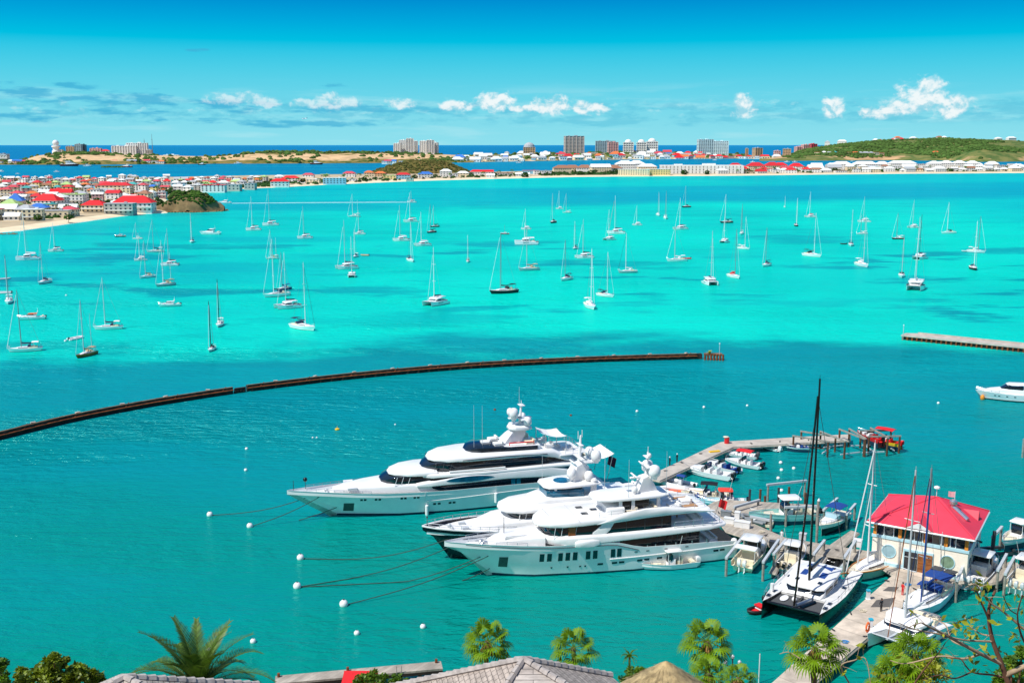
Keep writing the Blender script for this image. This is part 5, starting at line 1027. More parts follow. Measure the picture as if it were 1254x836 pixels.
def block(px, py, w, d, h, floors, wm, rz, base, zone, z0=1.6, p=None, cat='building', name='hotel', crown=None, bays=0, group=None):
    p = p or at(px, py, z0); th = thing(name, '', cat, p, rz, group); b = MB(); b.box((0, 0, h / 2 - 4), (w, d, h + 8)); fh = h / floors; b.m = 1
    for f in range(floors):
        b.box((0, -d / 2, fh * (f + .5)), (w * .97, .5, fh * .34)); b.box((w / 2, 0, fh * (f + .5)), (.5, d * .9, fh * .34)); b.box((-w / 2, 0, fh * (f + .5)), (.5, d * .9, fh * .34))
    obj('wall', b, [wm, 'w_dark'], th, 0); nb = bays or max(3, int(w / 9))
    b = MB()
    for i in range(nb + 1): b.box((-w / 2 + w * i / nb, -d / 2 - .5, h / 2), (w * .03 + .6, 1.8, h))
    obj('pier', b, wm, th, 0)
    b = MB(); b.box((0, 0, h + .5), (w * 1.01, d * 1.03, 1.4)); b.box((w * .1, 0, h + 2.6), (w * .16, d * .4, 3.4)); b.box((-w * .28, 0, h + 2), (w * .1, d * .3, 2.4))
    if crown == 'dome': b.lathe([(d * .5, 0), (d * .45, d * .2), (d * .25, d * .36), (.2, d * .42)], (0, 0, h + 1), 14)
    if crown == 'hip': b.loft([[(-w / 2 - 1, -d / 2 - 1, h + 1), (w / 2 + 1, -d / 2 - 1, h + 1), (w / 2 + 1, d / 2 + 1, h + 1), (-w / 2 - 1, d / 2 + 1, h + 1)], [(-w * .2, -.2, h + d * .4), (w * .2, -.2, h + d * .4), (w * .2, .2, h + d * .4), (-w * .2, .2, h + d * .4)]])
    obj('roof', b, 'roof_bright' if crown == 'hip' else 'roof_grey' if wm in ('w_tan', 'w_brown', 'w_slate') else wm, th, 0)
    REC.append((th, base, px, py, zone)); return th
P('w_brown', '#cfc0b4', .8, .1, .3); P('w_slate', '#9db6be', .6, .15, .3); P('w_ice', '#cfe6ea', .7, .1, .2)
block(858, 212.6, 165, 22, 16, 3, 'w_white', R(0), 'very long white beach hotel with flat roof', 'S', bays=22, group=G2)
for i, (px, py, w, h) in enumerate(((900, 210.5, 34, 11), (925, 210, 38, 12), (945, 209.5, 34, 12))): house(px, py, w, 22, h, 'hip', 'w_cream', 'roof_red', R(5), 'S', storeys=3, pitch=.36, group=G2)
q = random.Random(33)
for yy, off, nmax in ((0, -2.6, 99), (1, -4.6, 99), (2, -6.3, 99)):
    x = (884, 890, 955)[yy]
    while x < 1262:
        py = interp(FRONT[13:], x) + off + q.uniform(-.5, .5); w = q.uniform(12, 26) if yy == 0 else q.uniform(16, 34); st_ = q.choice([1, 2, 2]) if yy == 0 else q.choice([2, 2, 3])
        far = yy == 2; rm = q.choice(['roof_white'] * 6 + ['roof_grey', 'roof_brown']) if x > 990 else q.choice(['roof_red', 'roof_bright', 'roof_white', 'roof_white', 'roof_rose', 'roof_brown'])
        house(x, py, w, w * .6, (4.2, 6.8, 9)[st_ - 1] + (1.5 if far else 0), q.choice(['hip', 'hip', 'gable', 'flat']), q.choice(['w_white'] * 6 + ['w_cream']), rm, R(q.uniform(-14, 14)), 'S', storeys=st_, pitch=.36, group=G2); x += w * .62 * q.uniform(.75, 1.35) + (3 if yy else 1.0)
for px, w, h in ((1030, 44, 19), (1058, 56, 19), (1104, 64, 20), (1143, 30, 19), (1158, 30, 20), (1174, 30, 20), (1190, 32, 19)): house(px, interp(FRONT[13:], px) - 5.6, w, 22, h - 6, 'hip', 'w_white', 'roof_white', R(q.uniform(-6, 6)), 'S', storeys=3, pitch=.3, group=G2)
q = random.Random(5)
for px in [318, 327, 333, 352, 366, 371, 391, 399, 421, 440, 446, 449, 470, 508, 514, 533, 551, 560, 577, 592, 606, 611, 627, 632, 643, 670, 676, 703, 706, 711, 724, 729, 742, 747, 753, 757, 800, 812, 838, 866, 903, 916, 925, 934, 948, 965, 985, 1004, 1022, 1047, 1074, 1090, 1122, 1138, 1165, 1182, 1205, 1215, 1232, 1246]:
    kd = 'palm' if (px < 640 or px > 900) and q.random() < .72 else 'round'; tree(px, interp(FRONT[13:], px) - (q.uniform(2.4, 4.5) if px < 640 or 660 < px < 760 or px > 890 else 1.8), q.uniform(8, 13) if kd == 'palm' else q.uniform(5, 9), q.uniform(3.4, 4.6) if kd == 'palm' else q.uniform(4, 7), 'S', kd, 'palm_far' if kd == 'palm' else 'leaf_dark', group='trees and palms along the sandy spit')
b = MB(); q = random.Random(8)
for _ in range(900):
    px = q.choice([q.uniform(310, 640), q.uniform(664, 760), q.uniform(240, 340), q.uniform(890, 1260)]); py = interp(FRONT[13:], px) - q.uniform(2.2, 5.5); clump(b, at(px, py, 1.6), q.uniform(1.5, 4.2), q, .85)
for _ in range(500):
    px = q.uniform(660, 1262); py = interp(FRONT[13:], px) - q.uniform(3.0, 6.5); clump(b, at(px, py, 1.6), q.uniform(2.0, 5.0), q, 1.1)
stuff('hedges', b, 'leaf_dark', 'green bushes between the buildings on the sandy spit', 'bushes')
# far resort town beyond the lagoon
def far(px, py, Yoff=0):                    # ground of the far shore at this pixel column
    return None
def shore(px): return interp([(545, 199.3), (640, 197.6), (760, 195.6), (900, 194.2), (960, 195.5)], px)
def on(px, back, dz=0):
    f = at(px, shore(px)); p = f + Vector((f.x, f.y, 0)).normalized() * back; tz = interp([(545, 192), (600, 189.5), (680, 187.5), (760, 186), (850, 187.5), (905, 188.5), (930, 191), (960, 193)], px); z = max(1, aty(px, tz, f.y + 700).z) * math.sin(min(1, back / 700) * math.pi / 2) ** .8
    return Vector((p.x, p.y, z - 2 + dz))
def ht(p, py): return zfor(p, py) - p.z
def tower(px, back, wpx, pytop, floors, wm, base, d=22, rz=0.0, crown=None, name='tower_block', bays=0):
    p = on(px, back); k = ppm(p); block(px, proj(p)[1], wpx / k, d, ht(p, pytop), floors, wm, R(rz), base, 'F', p=p, name=name, crown=crown, bays=bays, group=G3)
for px, w, top, bk in ((487, 8, 176, 0), (494, 8, 172, 30), (502, 9, 170, 0), (509, 6, 173, 40), (519, 8, 173, 10), (527, 9, 172, 0), (533, 7, 175, 30)):
    p = at(px, 199) + Vector((0, 500 + bk, 22)); p.x *= 1 + 500 / p.y; k = ppm(p); p = aty(px, 187.5, p.y); block(px, 187.5, w / k, 22, ht(p, top), 12, 'w_white', R(rnd.uniform(-25, 25)), {487: 'stepped low wing', 494: 'slim tower', 502: 'tallest tower', 509: 'narrow tower', 519: 'left tower of the right pair', 527: 'broad right tower', 533: 'end wing'}[px] + ' of the white twin tower complex', 'F', p=p, name='tower_block', group=G3)
tower(702.5, 420, 23, 167, 13, 'w_brown', 'dark brown balconied tower, tallest of the resort skyline', 40, 8, bays=5)
tower(741, 480, 24, 173, 9, 'w_slate', 'grey blue stepped apartment block right of the brown tower', 30, 0); tower(750, 330, 12, 174.5, 8, 'w_pink', 'rosy apartment block in front of the grey blue one', 24, 10); tower(769, 420, 12, 174.5, 5, 'w_white', 'white block with shallow dome right of the rosy block', 30, 0, 'dome'); tower(785, 420, 11, 174.5, 5, 'w_white', 'white block with curved dome, middle of two domes', 30, 0, 'dome'); tower(798, 420, 13, 173.5, 5, 'w_white', 'white block with broad dome, right one of two', 34, 0, 'dome')
tower(863, 300, 19, 171, 11, 'w_ice', 'big pale blue white hotel slab, left wing', 26, 12); tower(881, 330, 20, 173, 10, 'w_ice', 'lower right wing of the big pale hotel slab', 26, -8); tower(648, 350, 14, 180.5, 5, 'w_tan', 'tan round building with white dome on the left of the resort town', 44, 0, 'dome'); tower(914, 120, 3.2, 182, 9, 'w_tan', 'slim sand coloured tower by the lagoon', 12, 0); tower(927, 150, 10, 181.5, 8, 'w_tan', 'stout sand coloured tower block', 26, 20); tower(963, 150, 9, 182.5, 7, 'w_tan', 'brown terraced block at the foot of the green hill', 26, -10); tower(951, 150, 7, 185, 5, 'w_pink', 'pink terraced block left of the brown terraced one', 22, 0)
for px, w, top, c, l in ((978, 9, 180, 'w_pink', 'pink stepped hotel'), (986, 9, 177.5, 'w_pink', 'upper pink stepped hotel'), (995, 8, 176.5, 'roof_rose', 'rose red hotel wing')):
    p = aty(px, 186, 5000); block(px, 186, w / ppm(p), 24, ht(p, top), 5, c, R(20), l + ' on the left flank of the green hill', 'F', p=p, group=G3)
q = random.Random(17)
for bk, n in ((25, 40), (120, 30), (260, 28), (420, 16)):
    for i in range(n):
        px = 556 + (398 if bk < 200 else 330) * (i + q.random() * .8) / n
        p = on(px, bk + q.uniform(-20, 20)); w = q.uniform(16, 40); st_ = q.choice([1, 2, 2, 3]); red = (670 < px < 760 and bk > 100) or px > 820
        house(px, proj(p)[1], w, w * .6, (6, 10, 14)[st_ - 1], q.choice(['hip', 'hip', 'gable', 'flat']), q.choice(['w_white'] * 5 + ['w_cream', 'w_pink', 'w_blue']), q.choice(['roof_red', 'roof_bright', 'roof_rose', 'roof_orange', 'roof_white'] if red else ['roof_white'] * 5 + ['roof_grey', 'roof_rose', 'roof_blue']), R(q.uniform(-20, 20)), 'F', storeys=st_, pitch=.4, group=G3, p=p)
# villas on the green hill
for i, (px, py, w, rm, l) in enumerate(((1031, 176.5, 40, 'roof_white', 'white hotel on the left crest of the green hill'), (1072, 175, 26, 'roof_white', 'left villa of the middle crest of the green hill'), (1078, 175.5, 20, 'roof_brown', 'brown roofed villa on the middle crest of the green hill'), (1094, 174.5, 30, 'roof_rose', 'rose roofed villa below the topmost villa of the green hill'), (1099, 172.2, 30, 'roof_orange', 'topmost villa with orange roof on the green hill'), (1104, 174, 24, 'roof_red', 'red roofed villa right of the topmost villa'), (1118, 172.6, 30, 'roof_white', 'white villa right of the topmost red and orange villas'), (1150, 171.8, 30, 'roof_brown', 'brown roofed villa at the centre of the hill crest'), (1156, 172, 24, 'roof_white', 'white villa at the centre of the hill crest'), (1222, 173.5, 30, 'roof_white', 'left one of two white villas on the right crest'), (1238, 172.8, 40, 'roof_white', 'right one of two white villas on the right crest'), (1013, 177.6, 22, 'roof_grey', 'small grey roofed villa on the left crest of the green hill'))):
    p = aty(px, py, at(px, interp([(930, 197.5), (1000, 197), (1080, 196.5), (1160, 197), (1254, 198)], px)).y + 770); p.z -= 3; house(px, py, w, 18, 16, 'hip', 'w_white', rm, R(rnd.uniform(-20, 20)), 'X', storeys=2, p=p, base=l, group='villas on the green hill')
for i in range(16):
    px = 1002 + i * 6.4 + (60 if i > 12 else 0); f = at(px, 196.6); p = f + Vector((f.x, f.y, 0)).normalized() * 130; p.z = 20; house(px, proj(p)[1], rnd.uniform(18, 34), 14, rnd.choice([8, 10]), rnd.choice(['hip', 'flat']), rnd.choice(['w_white', 'w_cream', 'w_tan']), rnd.choice(['roof_white', 'roof_orange', 'roof_grey', 'roof_teal']), R(rnd.uniform(-15, 15)), 'H', storeys=2, p=p, group='houses at the foot of the green hill')
# left headland buildings
def lblock(px, pyb, wpx, pyt, fl, wm, base, d=20, rz=0, name='building', crown=None, Y=3900, bays=0):
    p = aty(px, pyb, Y); return block(px, pyb, wpx / ppm(p), d, ht(p, pyt), fl, wm, R(rz), base, 'X', p=p, name=name, crown=crown, bays=bays, group='buildings on the left headland')
lblock(153, 190, 28, 179, 7, 'w_white', 'large white slab hotel on the left headland, lower left wing', 24, 6, 'hotel'); lblock(169, 190, 24, 175.5, 9, 'w_white', 'large white slab hotel on the left headland, taller main wing', 26, 6, 'hotel', None, 3930, 9)
lblock(97, 187.5, 7, 177, 6, 'w_slate', 'dark glass block left of the white slab hotel', 20); lblock(103, 187.5, 5, 177.5, 6, 'w_dark', 'black framed block beside the dark glass block', 18, 0, 'building', None, 3940); lblock(87, 187, 9, 179.5, 5, 'w_tan', 'tan block between the white radar dome and dark glass block', 16); lblock(118, 187, 13, 182, 3, 'w_pink', 'long low pink and white block in front of the sea', 16); lblock(129, 188.5, 10, 185, 2, 'w_white', 'low white block with red roof by the slab hotel', 14, 0, 'building', 'hip'); lblock(183, 188, 6, 184, 3, 'w_grey', 'grey block right of the white slab hotel', 14); lblock(210, 192.5, 18, 190, 2, 'w_ice', 'low pale green shed on the headland shore', 14); lblock(5, 199, 10, 189, 3, 'w_slate', 'grey terminal building at the left edge', 30, 0, 'building', None, 3600); lblock(3, 191.5, 14, 190.4, 1, 'w_white', 'flat white canopy roof at the left edge', 20, 0, 'building', None, 3590)
p = aty(69, 187.5, 3880); th = thing('radar_tower', 'white radar tower with a ball dome on the left headland', 'radar tower', p); k = ppm(p)
b = MB(); b.lathe([(14, -4), (14, 8), (11, 9), (11, 20), (15, 21), (15, 25), (11, 26)], (0, 0, 0), 14); obj('tower', b, 'w_white', th, 40); b = MB(); b.ball((0, 0, 35), 11.5, 14); obj('dome', b, 'white', th, 60); b = MB(); b.box((14, 2, 6), (18, 14, 13)); obj('annex', b, 'w_grey', th, 0)
for px, pt, pb, l in ((187, 164, 188, 'tall thin radio mast right of the white slab hotel'), (177, 170, 180, 'short radio mast on the roof end of the white slab hotel')):
    p = aty(px, pb, 3920); b = MB(); h = ht(p, pt); b.tube([(0, 0, -3), (0, 0, h * .6), (0, 0, h)], [1.3, 1.0, .4], 5); b.box((0, 0, h * .7), (3, 3, 1)); tag(obj('radio_mast', b, 'mid_grey', None, 40, p), l, 'mast', 'radio masts on the headland')
q = random.Random(3); b = MB()
for px in [x for x in range(0, 190, 5)] + [192, 196, 200, 470, 476, 481, 495, 512]:
    p = at(px + q.uniform(-2, 2), 201.0); p.z = 2; 
    if q.random() < .75: house(px, 201, q.uniform(16, 34), 12, q.uniform(5, 9), q.choice(['flat', 'gable']), q.choice(['w_white', 'w_tan', 'w_grey', 'w_pink']), q.choice(['roof_white', 'roof_grey', 'roof_rose', 'roof_orange', 'roof_blue']), R(q.uniform(-8, 8)), 'L', storeys=1, p=p, group='sheds along the headland shore')
for px, py, L, hc, l in ((86, 203.5, 52, 'rust_hull', 'long rust red cargo ship by the left headland'), (112, 200.9, 26, 'navy', 'dark work boat on the left headland shore'), (108, 204, 24, 'white', 'white yacht on the lagoon, left of the barge'), (155, 205, 30, 'rust_hull', 'rusty tug boat beside the low green islet'), (22, 213.5, 10, 'white', 'white boat alone on the near lagoon, left part'), (70, 211, 14, 'white', 'white boat on the middle of the left lagoon'), (1, 210.5, 14, 'white', 'white boat on the lagoon cut by the left edge'), (247, 202, 24, 'navy', 'dark vessel moored under the sandy headland'), (292, 200.9, 26, 'white', 'white vessel moored below the sandy headland'), (388, 201.5, 40, 'rust_hull', 'rusty ship moored below the sandy headland'),
                          (1008, 195.8, 22, 'white', 'white yacht left of three under the green hill'), (963, 199, 20, 'white', 'white yacht on the lagoon left of the green hill'), (974, 198.8, 20, 'white', 'second white yacht on the lagoon left of the green hill'), (1044, 198, 16, 'white', 'white yacht right of three under the green hill'), (921, 199, 18, 'white', 'white yacht on the lagoon in front of the sand coloured towers'), (636, 200, 22, 'white', 'white yacht left in the lagoon before the far town'), (875, 196.5, 18, 'white', 'white yacht below the big pale hotel slab')):
    th = thing('motor_boat' if hc == 'white' else 'work_ship', l, 'motor boat' if hc == 'white' else 'ship', at(px, py), R(180 if px % 2 else 5), 'vessels on the far lagoon'); motorboat(th, L, hc, fly=True)
b = MB(); q = random.Random(14)
for _ in range(90): clump(b, at(q.uniform(124, 150), q.uniform(204.4, 205.4)), q.uniform(2, 4.5), q, .7)
stuff('islet', b, 'shrub_far', 'low green islet in the left lagoon', 'islet')
# the aeroplane
p = aty(373, 145.5, 3000); th = thing('aeroplane', 'small twin engine aeroplane low in the sky over the lagoon', 'aeroplane', p, R(150)); b = MB(); b.loft([[(x, r * math.cos(a), r * math.sin(a) + z) for a in [k * math.pi / 4 for k in range(8)]] for x, r, z in ((9, .1, 0), (8, .8, 0), (5.5, 1.3, .1), (-3, 1.3, .1), (-8.5, .35, .7), (-9, .1, .8))]); obj('fuselage', b, 'white', th, 60)
b = MB(); b.prism([(2.6, 0), (1.6, 10), (.2, 10), (-.4, 0), (.2, -10), (1.6, -10)], 1.2, 1.5); obj('wing', b, 'pale_grey', th, 0); b = MB(); b.prism([(-7.2, 0), (-7.6, 3.4), (-8.8, 3.4), (-8.8, -3.4), (-7.6, -3.4)], 3.2, 3.4); obj('tailplane', b, 'pale_grey', th, 0); b = MB(); b.loft([[(-6.4, .1, .7), (-8.8, .1, .7), (-8.8, -.1, .7), (-6.4, -.1, .7)], [(-8, .1, 3.6), (-9.2, .1, 3.6), (-9.2, -.1, 3.6), (-8, -.1, 3.6)]]); obj('tail_fin', b, 'blue_canvas', th, 0)
for s in (1, -1): b = MB(); b.tube([(3.4, s * 3, 1), (0, s * 3, 1)], .6, 8); obj('engine', b, 'white', th)
b = MB(); q = random.Random(77)
for _ in range(1300):
    y_ = q.uniform(222, 268) if q.random() < .6 else q.uniform(221, 234); x_ = q.uniform(-12, interp(xmax, y_) - 4 if y_ < 260 else 90)
    if x_ < 330: clump(b, at(x_, y_, 1.6), q.uniform(1.0, 2.9), q, .95)
for _ in range(1500):
    y_ = q.uniform(223, 282); x_ = q.uniform(-250, -12); clump(b, at(x_, y_, 1.6), q.uniform(1.5, 4.2), q, .9)
stuff('town_greenery', b, 'leaf_dark', 'dark green bushes and small trees filling the gaps of the left town', 'bushes')
stuff('distant_houses', FARB, FARM, 'countless tiny white and red roofed houses of the far shore beyond the lagoon', 'houses')
# ------------------------------------------------------------------ breakwaters
BRK = [(-60, 553), (0, 538), (86, 517), (175, 499.5), (235, 489.5), (284, 482), (303, 479.3), (399, 467.5), (500, 457.5), (600, 449.8), (727, 443.4), (862, 439.3)]
def spline(pts, n):
    out = []; P_ = [pts[0]] + list(pts) + [pts[-1]]
    for i in range(1, len(P_) - 2):
        for k in range(n):
            t_ = k / n; a, b_, c, d = P_[i - 1], P_[i], P_[i + 1], P_[i + 2]; out.append(tuple(.5 * (2 * b_[j] + (c[j] - a[j]) * t_ + (2 * a[j] - 5 * b_[j] + 4 * c[j] - d[j]) * t_ * t_ + (3 * b_[j] - a[j] - 3 * c[j] + d[j]) * t_ ** 3) for j in range(len(b_))))
    return out + [tuple(pts[-1])]
cv = [at(*q_) for q_ in spline(BRK, 10)]
def resample(pts, step):
    out = [pts[0]]; acc = 0
    for a, c in zip(pts, pts[1:]):
        L = (c - a).length; t_ = step - acc
        while t_ <= L: out.append(a.lerp(c, t_ / L)); t_ += step
        acc = (acc + L) % step
    return out
def norm2(pts, i): d = (pts[min(i + 1, len(pts) - 1)] - pts[max(0, i - 1)]).normalized(); return Vector((-d.y, d.x, 0))
fine = resample(cv, .75); gap0, gap1 = 284, 303
def side(lo, hi): return [p for p in fine if lo <= proj(p)[0] <= hi]
for seg, l in ((side(-60, 287), 'left half of the long curved sheet pile breakwater, dark with rusty braces'), (side(300, 870), 'right half of the long curved sheet pile breakwater, dark with rusty braces')):
    th = thing('breakwater', l, 'breakwater', seg[0], 0, 'halves of the curved breakwater'); o = seg[0]; b = MB(); rings = []
    for i, p in enumerate(seg):
        n = norm2(seg, i); z = (.28 if (i // 2) % 2 else 0); q_ = p - o; h = 1.45 + .12 * noise.noise(p * .3); rings.append([q_ - n * z + Vector((0, 0, -.5)), q_ - n * z + Vector((0, 0, h)), q_ + n * 1.2 + Vector((0, 0, h)), q_ + n * (1.2 + z) + Vector((0, 0, -.5))])
    b.loft(rings); obj('sheet_wall', b, 'dark_wood', th, 0)
    b = MB(); sub = seg[::4]; b.tube([p - o - norm2(sub, i) * .34 + Vector((0, 0, .95)) for i, p in enumerate(sub)], .16, 4); obj('waler', b, 'rust', th, 0)
    b = MB(); b.loft([[p - o + norm2(sub, i) * w + Vector((0, 0, z)) for w, z in ((-.1, 1.45), (-.1, 1.66), (.42, 1.66), (.42, 1.45))] for i, p in enumerate(sub)]); obj('cap_beam', b, 'pile_cap', th, 0)
    ks = seg[4::16]
    for i, p in enumerate(ks[:95]):
        n = norm2(ks, i); b = MB(); d = Vector((n.y, -n.x, 0)); b.tube([p - o - n * .36 + Vector((0, 0, .95)), p - o + n * .5 + d * 1.4 + Vector((0, 0, 1.75))], .13, 4); obj('brace', b, 'rust', th, 0)
    ks = seg[10::14]
    for i, p in enumerate(ks[:70]): b = MB(); b.box(tuple(p - o + norm2(ks, i) * .8 + Vector((0, 0, 1.62))), (1.0, .6, .35), rnd.random()); obj('block', b, 'concrete', th, 0)
g0, g1 = at(287, 481.6), at(300, 479.9); th = thing('broken_pilings', 'row of broken low stumps in the gap of the curved breakwater', 'pilings', g0); 
for i in range(9):
    p = g0.lerp(g1, (i + .5) / 9) - g0; b = MB(); b.tube([p + Vector((0, 0, -.4)), p + Vector((rnd.uniform(-.15, .15), 0, rnd.uniform(.35, .8)))], .28, 6); obj('stump', b, 'dark_wood', th, 0)
b = MB(); b.tube([Vector((0, .6, .75)), (g1 - g0) * .55 + Vector((0, .5, .3)), (g1 - g0) + Vector((0, .6, .8))], .15, 5); obj('fallen_beam', b, 'dark_wood', th, 0); b = MB(); b.loft([[v + Vector((0, y, z)) for y, z in ((-.1, -.4), (-.1, 1.2), (.9, 1.2), (.9, -.4))] for v in (Vector((0, 0, 0)), g1 - g0)]); obj('low_wall', b, 'dark_wood', th, 0)
# pile cluster at the breakwater end, agave and light pole
a = at(863, 440.2); c = at(885, 441.2); th = thing('pile_cluster', 'rust brown pile cluster at the right end of the curved breakwater', 'pile cluster', a); dv = c - a
b = MB(); b.box(tuple(dv / 2 + Vector((0, .9, 1.45))), (dv.length, 2.4, .4)); obj('cap', b, 'pile_cap', th, 0)
for i in range(7):
    b = MB(); p = dv * (i / 6); b.tube([p + Vector((0, -.4, -.4)), p + Vector((0, -.4, 1.75))], .3, 8); obj('pile', b, 'rust', th, 40)
p = at(869, 433.4, 1.6); b = MB(); q = random.Random(6)
for i in range(34):
    a_ = i * 2.4; l = q.uniform(.7, 1.3); e = q.uniform(.3, 1.3); w = .13; s = Vector((-math.sin(a_), math.cos(a_), 0)) * w; m_ = Vector((math.cos(a_) * l * .5 * math.cos(e), math.sin(a_) * l * .5 * math.cos(e), l * .7 * math.sin(e) + .1)); t_ = Vector((math.cos(a_) * l * 1.2 * math.cos(e), math.sin(a_) * l * 1.2 * math.cos(e), l * 1.1 * math.sin(e))); b.quad(-s * .6, s * .6, m_ + s, m_ - s); b.add([m_ - s, m_ + s, t_], [(0, 1, 2)])
tag(obj('shrub', b, 'agave', None, 0, p), 'yellow green spiky plant growing on the breakwater end', 'plant')
def pole(px, py, ptop, z0, l, m='pale_grey', r=.09, cat='pole', top=True):
    p = at(px, py, z0); h = zfor(p, ptop) - z0; th = thing('marker_pole', l, cat, p); b = MB(); b.tube([(0, 0, -1.5), (0, 0, h)], r, 6); obj('pole', b, m, th)
    if top: b = MB(); b.lathe([(r * 1.6, 0), (r * 2.2, .12), (r * 1.4, .4), (.02, .45)], (0, 0, h), 8); obj('lamp', b, 'white', th)
pole(881, 434, 421.5, 1.6, 'thin pale pole with light on the breakwater end'); pole(1106, 410.5, 399, 1.5, 'pale pole on the tip of the concrete jetty')
A_, B_ = at(1103, 416), at(1300, 436.5); dv = (B_ - A_).normalized(); n = Vector((-dv.y, dv.x, 0)); Lj = (B_ - A_).length
th = thing('jetty', 'straight concrete topped jetty with rusty piles at the right edge', 'jetty', A_); b = MB()
b.prism([tuple((dv * u + n * v).to_2d()) for u, v in ((0, 0), (Lj, 0), (Lj, 6.2), (3.5, 6.2), (.2, 4.4))], 1.15, 1.55); obj('deck', b, 'concrete', th, 0)
b = MB(); b.prism([tuple((dv * u + n * v).to_2d()) for u, v in ((.3, .45), (Lj, .45), (Lj, 5.8), (3.5, 5.8), (.4, 4.2))], -.5, 1.14); obj('sheet_wall', b, 'dark_wood', th, 0)
for i in range(int(Lj / 1.45)):
    b = MB(); p = dv * (.5 + i * 1.45) + n * .28; b.tube([p + Vector((0, 0, -.4)), p + Vector((0, 0, 1.14))], .3, 8); obj('pile', b, 'rust', th, 40)
b = MB(); b.loft([[dv * u + n * w + Vector((0, 0, z)) for w, z in ((5.5, 1.5), (5.5, 1.9), (6.1, 1.9), (6.1, 1.5))] for u in (3.6, Lj)]); obj('kerb', b, 'concrete', th, 0)
# ------------------------------------------------------------------ labels of the many small houses and trees
LM = {'T': [(165, 250, 'the red roofed hall'), (225, 250, 'the rocky headland'), (148, 256, 'the unfinished block'), (20, 250, 'the blue pyramid roof'), (88, 244, 'the green roofed block'), (142, 233, 'the long cream row'), (76, 241, 'the long red gable'), (117, 257, 'the red roofed villa'), (48, 259, 'the dark blue roof'), (10, 270, 'the sandy beach end')],
      'S': [(262, 229, 'the red and white block'), (343, 224, 'the red roofed beach house'), (410, 219, 'the pale blue beach hotel'), (515, 205, 'the small brown hill'), (735, 208, 'the white gable'), (806, 208, 'the yellow beach block'), (858, 206, 'the very long hotel'), (945, 205, 'the big red hipped roofs'), (1058, 205, 'the wide white villa'), (1174, 205, 'the tall white villas'), (1250, 208, 'the right edge'), (650, 212, 'the pale blue shed')],
      'F': [(508, 180, 'the white twin towers'), (648, 186, 'the tan domed building'), (702, 175, 'the brown tower'), (750, 180, 'the rosy block'), (798, 180, 'the broad dome'), (872, 180, 'the big pale hotel'), (927, 187, 'the stout sand coloured tower'), (590, 195, 'the far town end')], 'H': [(1030, 190, 'the white crest hotel'), (1075, 190, 'the sandy cut')], 'L': [(69, 190, 'the radar dome'), (165, 190, 'the slab hotel'), (480, 200, 'the twin towers'), (5, 195, 'the left edge')]}
ORD = ['first', 'second', 'third', 'fourth', 'fifth', 'sixth', 'seventh', 'eighth', 'ninth', 'tenth', 'eleventh', 'twelfth', 'thirteenth', 'fourteenth']
from collections import defaultdict
bk = defaultdict(list); SPECIAL = ('white house with steep bright red roof', 'house with pale green hipped roof')
for r in REC:
    o, base, px, py, zn = r
    if zn == 'X' or zn not in LM or not (base.endswith(' roof') and ' house with ' in base or base in ('round green tree', 'slender palm')) or base in SPECIAL: o['label'] = base; continue
    lm = min(LM[zn], key=lambda m_: (m_[0] - px) ** 2 + 9 * (m_[1] - py) ** 2); dx, dy = px - lm[0], py - lm[1]
    rel = ('behind' if dy < 0 else 'in front of') if abs(dx) < 1.6 * abs(dy) + 3 else ('left of' if dx < 0 else 'right of')
    bk[base, rel + ' ' + lm[2]].append((abs(dx) + abs(dy), o))
for (base, rel), L_ in bk.items():
    L_.sort(key=lambda e: e[0])
    for i, (d_, o) in enumerate(L_): o['label'] = base + ' ' + rel if len(L_) == 1 else '%s, %s one %s' % (base, ORD[min(i, 13)], rel)
# ------------------------------------------------------------------ marina
P('skin', '#b98463', .6); P('bark_hair', '#2a1c14', .7)
P('roof_pink', '#d8384e', .6, .07, .5, .01); P('awn_orange', '#e08a2a', .6, .1, 2); P('dock_top', '#c7b6a0', .9, .12, .35, .01); P('mat_grey', '#5c5854', .95, .12, 2); P('gelcream', '#e7dcc0', .3, .05, 1, coat=.3); P('clear', '#9cbcc4', .08, .1, 1, spec=.9); P('teal_cap', '#27a9c4', .5, .1, 2)
P('port_glass', '#7f9a80', .15, .2, 1.5, spec=.8)
P('teal_hull', '#8ccbc9', .2, .05, 1, coat=.4); P('orange_top', '#e2452a', .5); P('dark_net', '#4a4c4e', .95, .15, 5); P('teal_cushion', '#4aa5bd', .8); P('sage', '#a9c2b0', .4, .08, 1); P('varnish_gold', '#b8742c', .35, .15, 3); P('door_wood', '#8a5428', .6, .25, 2); P('flag_red', '#d8a0a4', .8); P('banner_blue', '#4fb4dc', .7, .06, 1); P('pale_deck', '#d9d8d4', .5, .06, .8)
def plank_mat(name, c, w, ang, dark=.55):
    m = bpy.data.materials.new(name); m.use_nodes = True; g = NT(m.node_tree); b = m.node_tree.nodes['Principled BSDF']; co = g.n('ShaderNodeTexCoord').outputs['Object']; mp = g.n('ShaderNodeMapping'); g.put(mp.inputs[0], co); mp.inputs[2].default_value = (0, 0, ang)
    x, y, z = g.xyz(mp.outputs[0]); u = g.m('DIVIDE', x, w); fr = g.m('FRACT', u); gap = g.m('MULTIPLY', g.mr(fr, .0, .05), g.mr(fr, 1.0, .95)); wn = g.n('ShaderNodeTexWhiteNoise', noise_dimensions='1D'); g.put(wn.inputs['W'], g.m('FLOOR', u))
    st_ = g.noise(co, .45, 5, .65); v = g.m('MULTIPLY', g.mr(wn.outputs[0], 0, 1, .84, 1.12, False), g.mr(st_, .32, .68, .74, 1.14)); v = g.m('MULTIPLY', v, g.mr(gap, 0, 1, dark, 1)); g.put(b.inputs['Base Color'], g.mix(1.0, lin(c), v, 'MULTIPLY')); b.inputs['Roughness'].default_value = .9; MT[name] = m
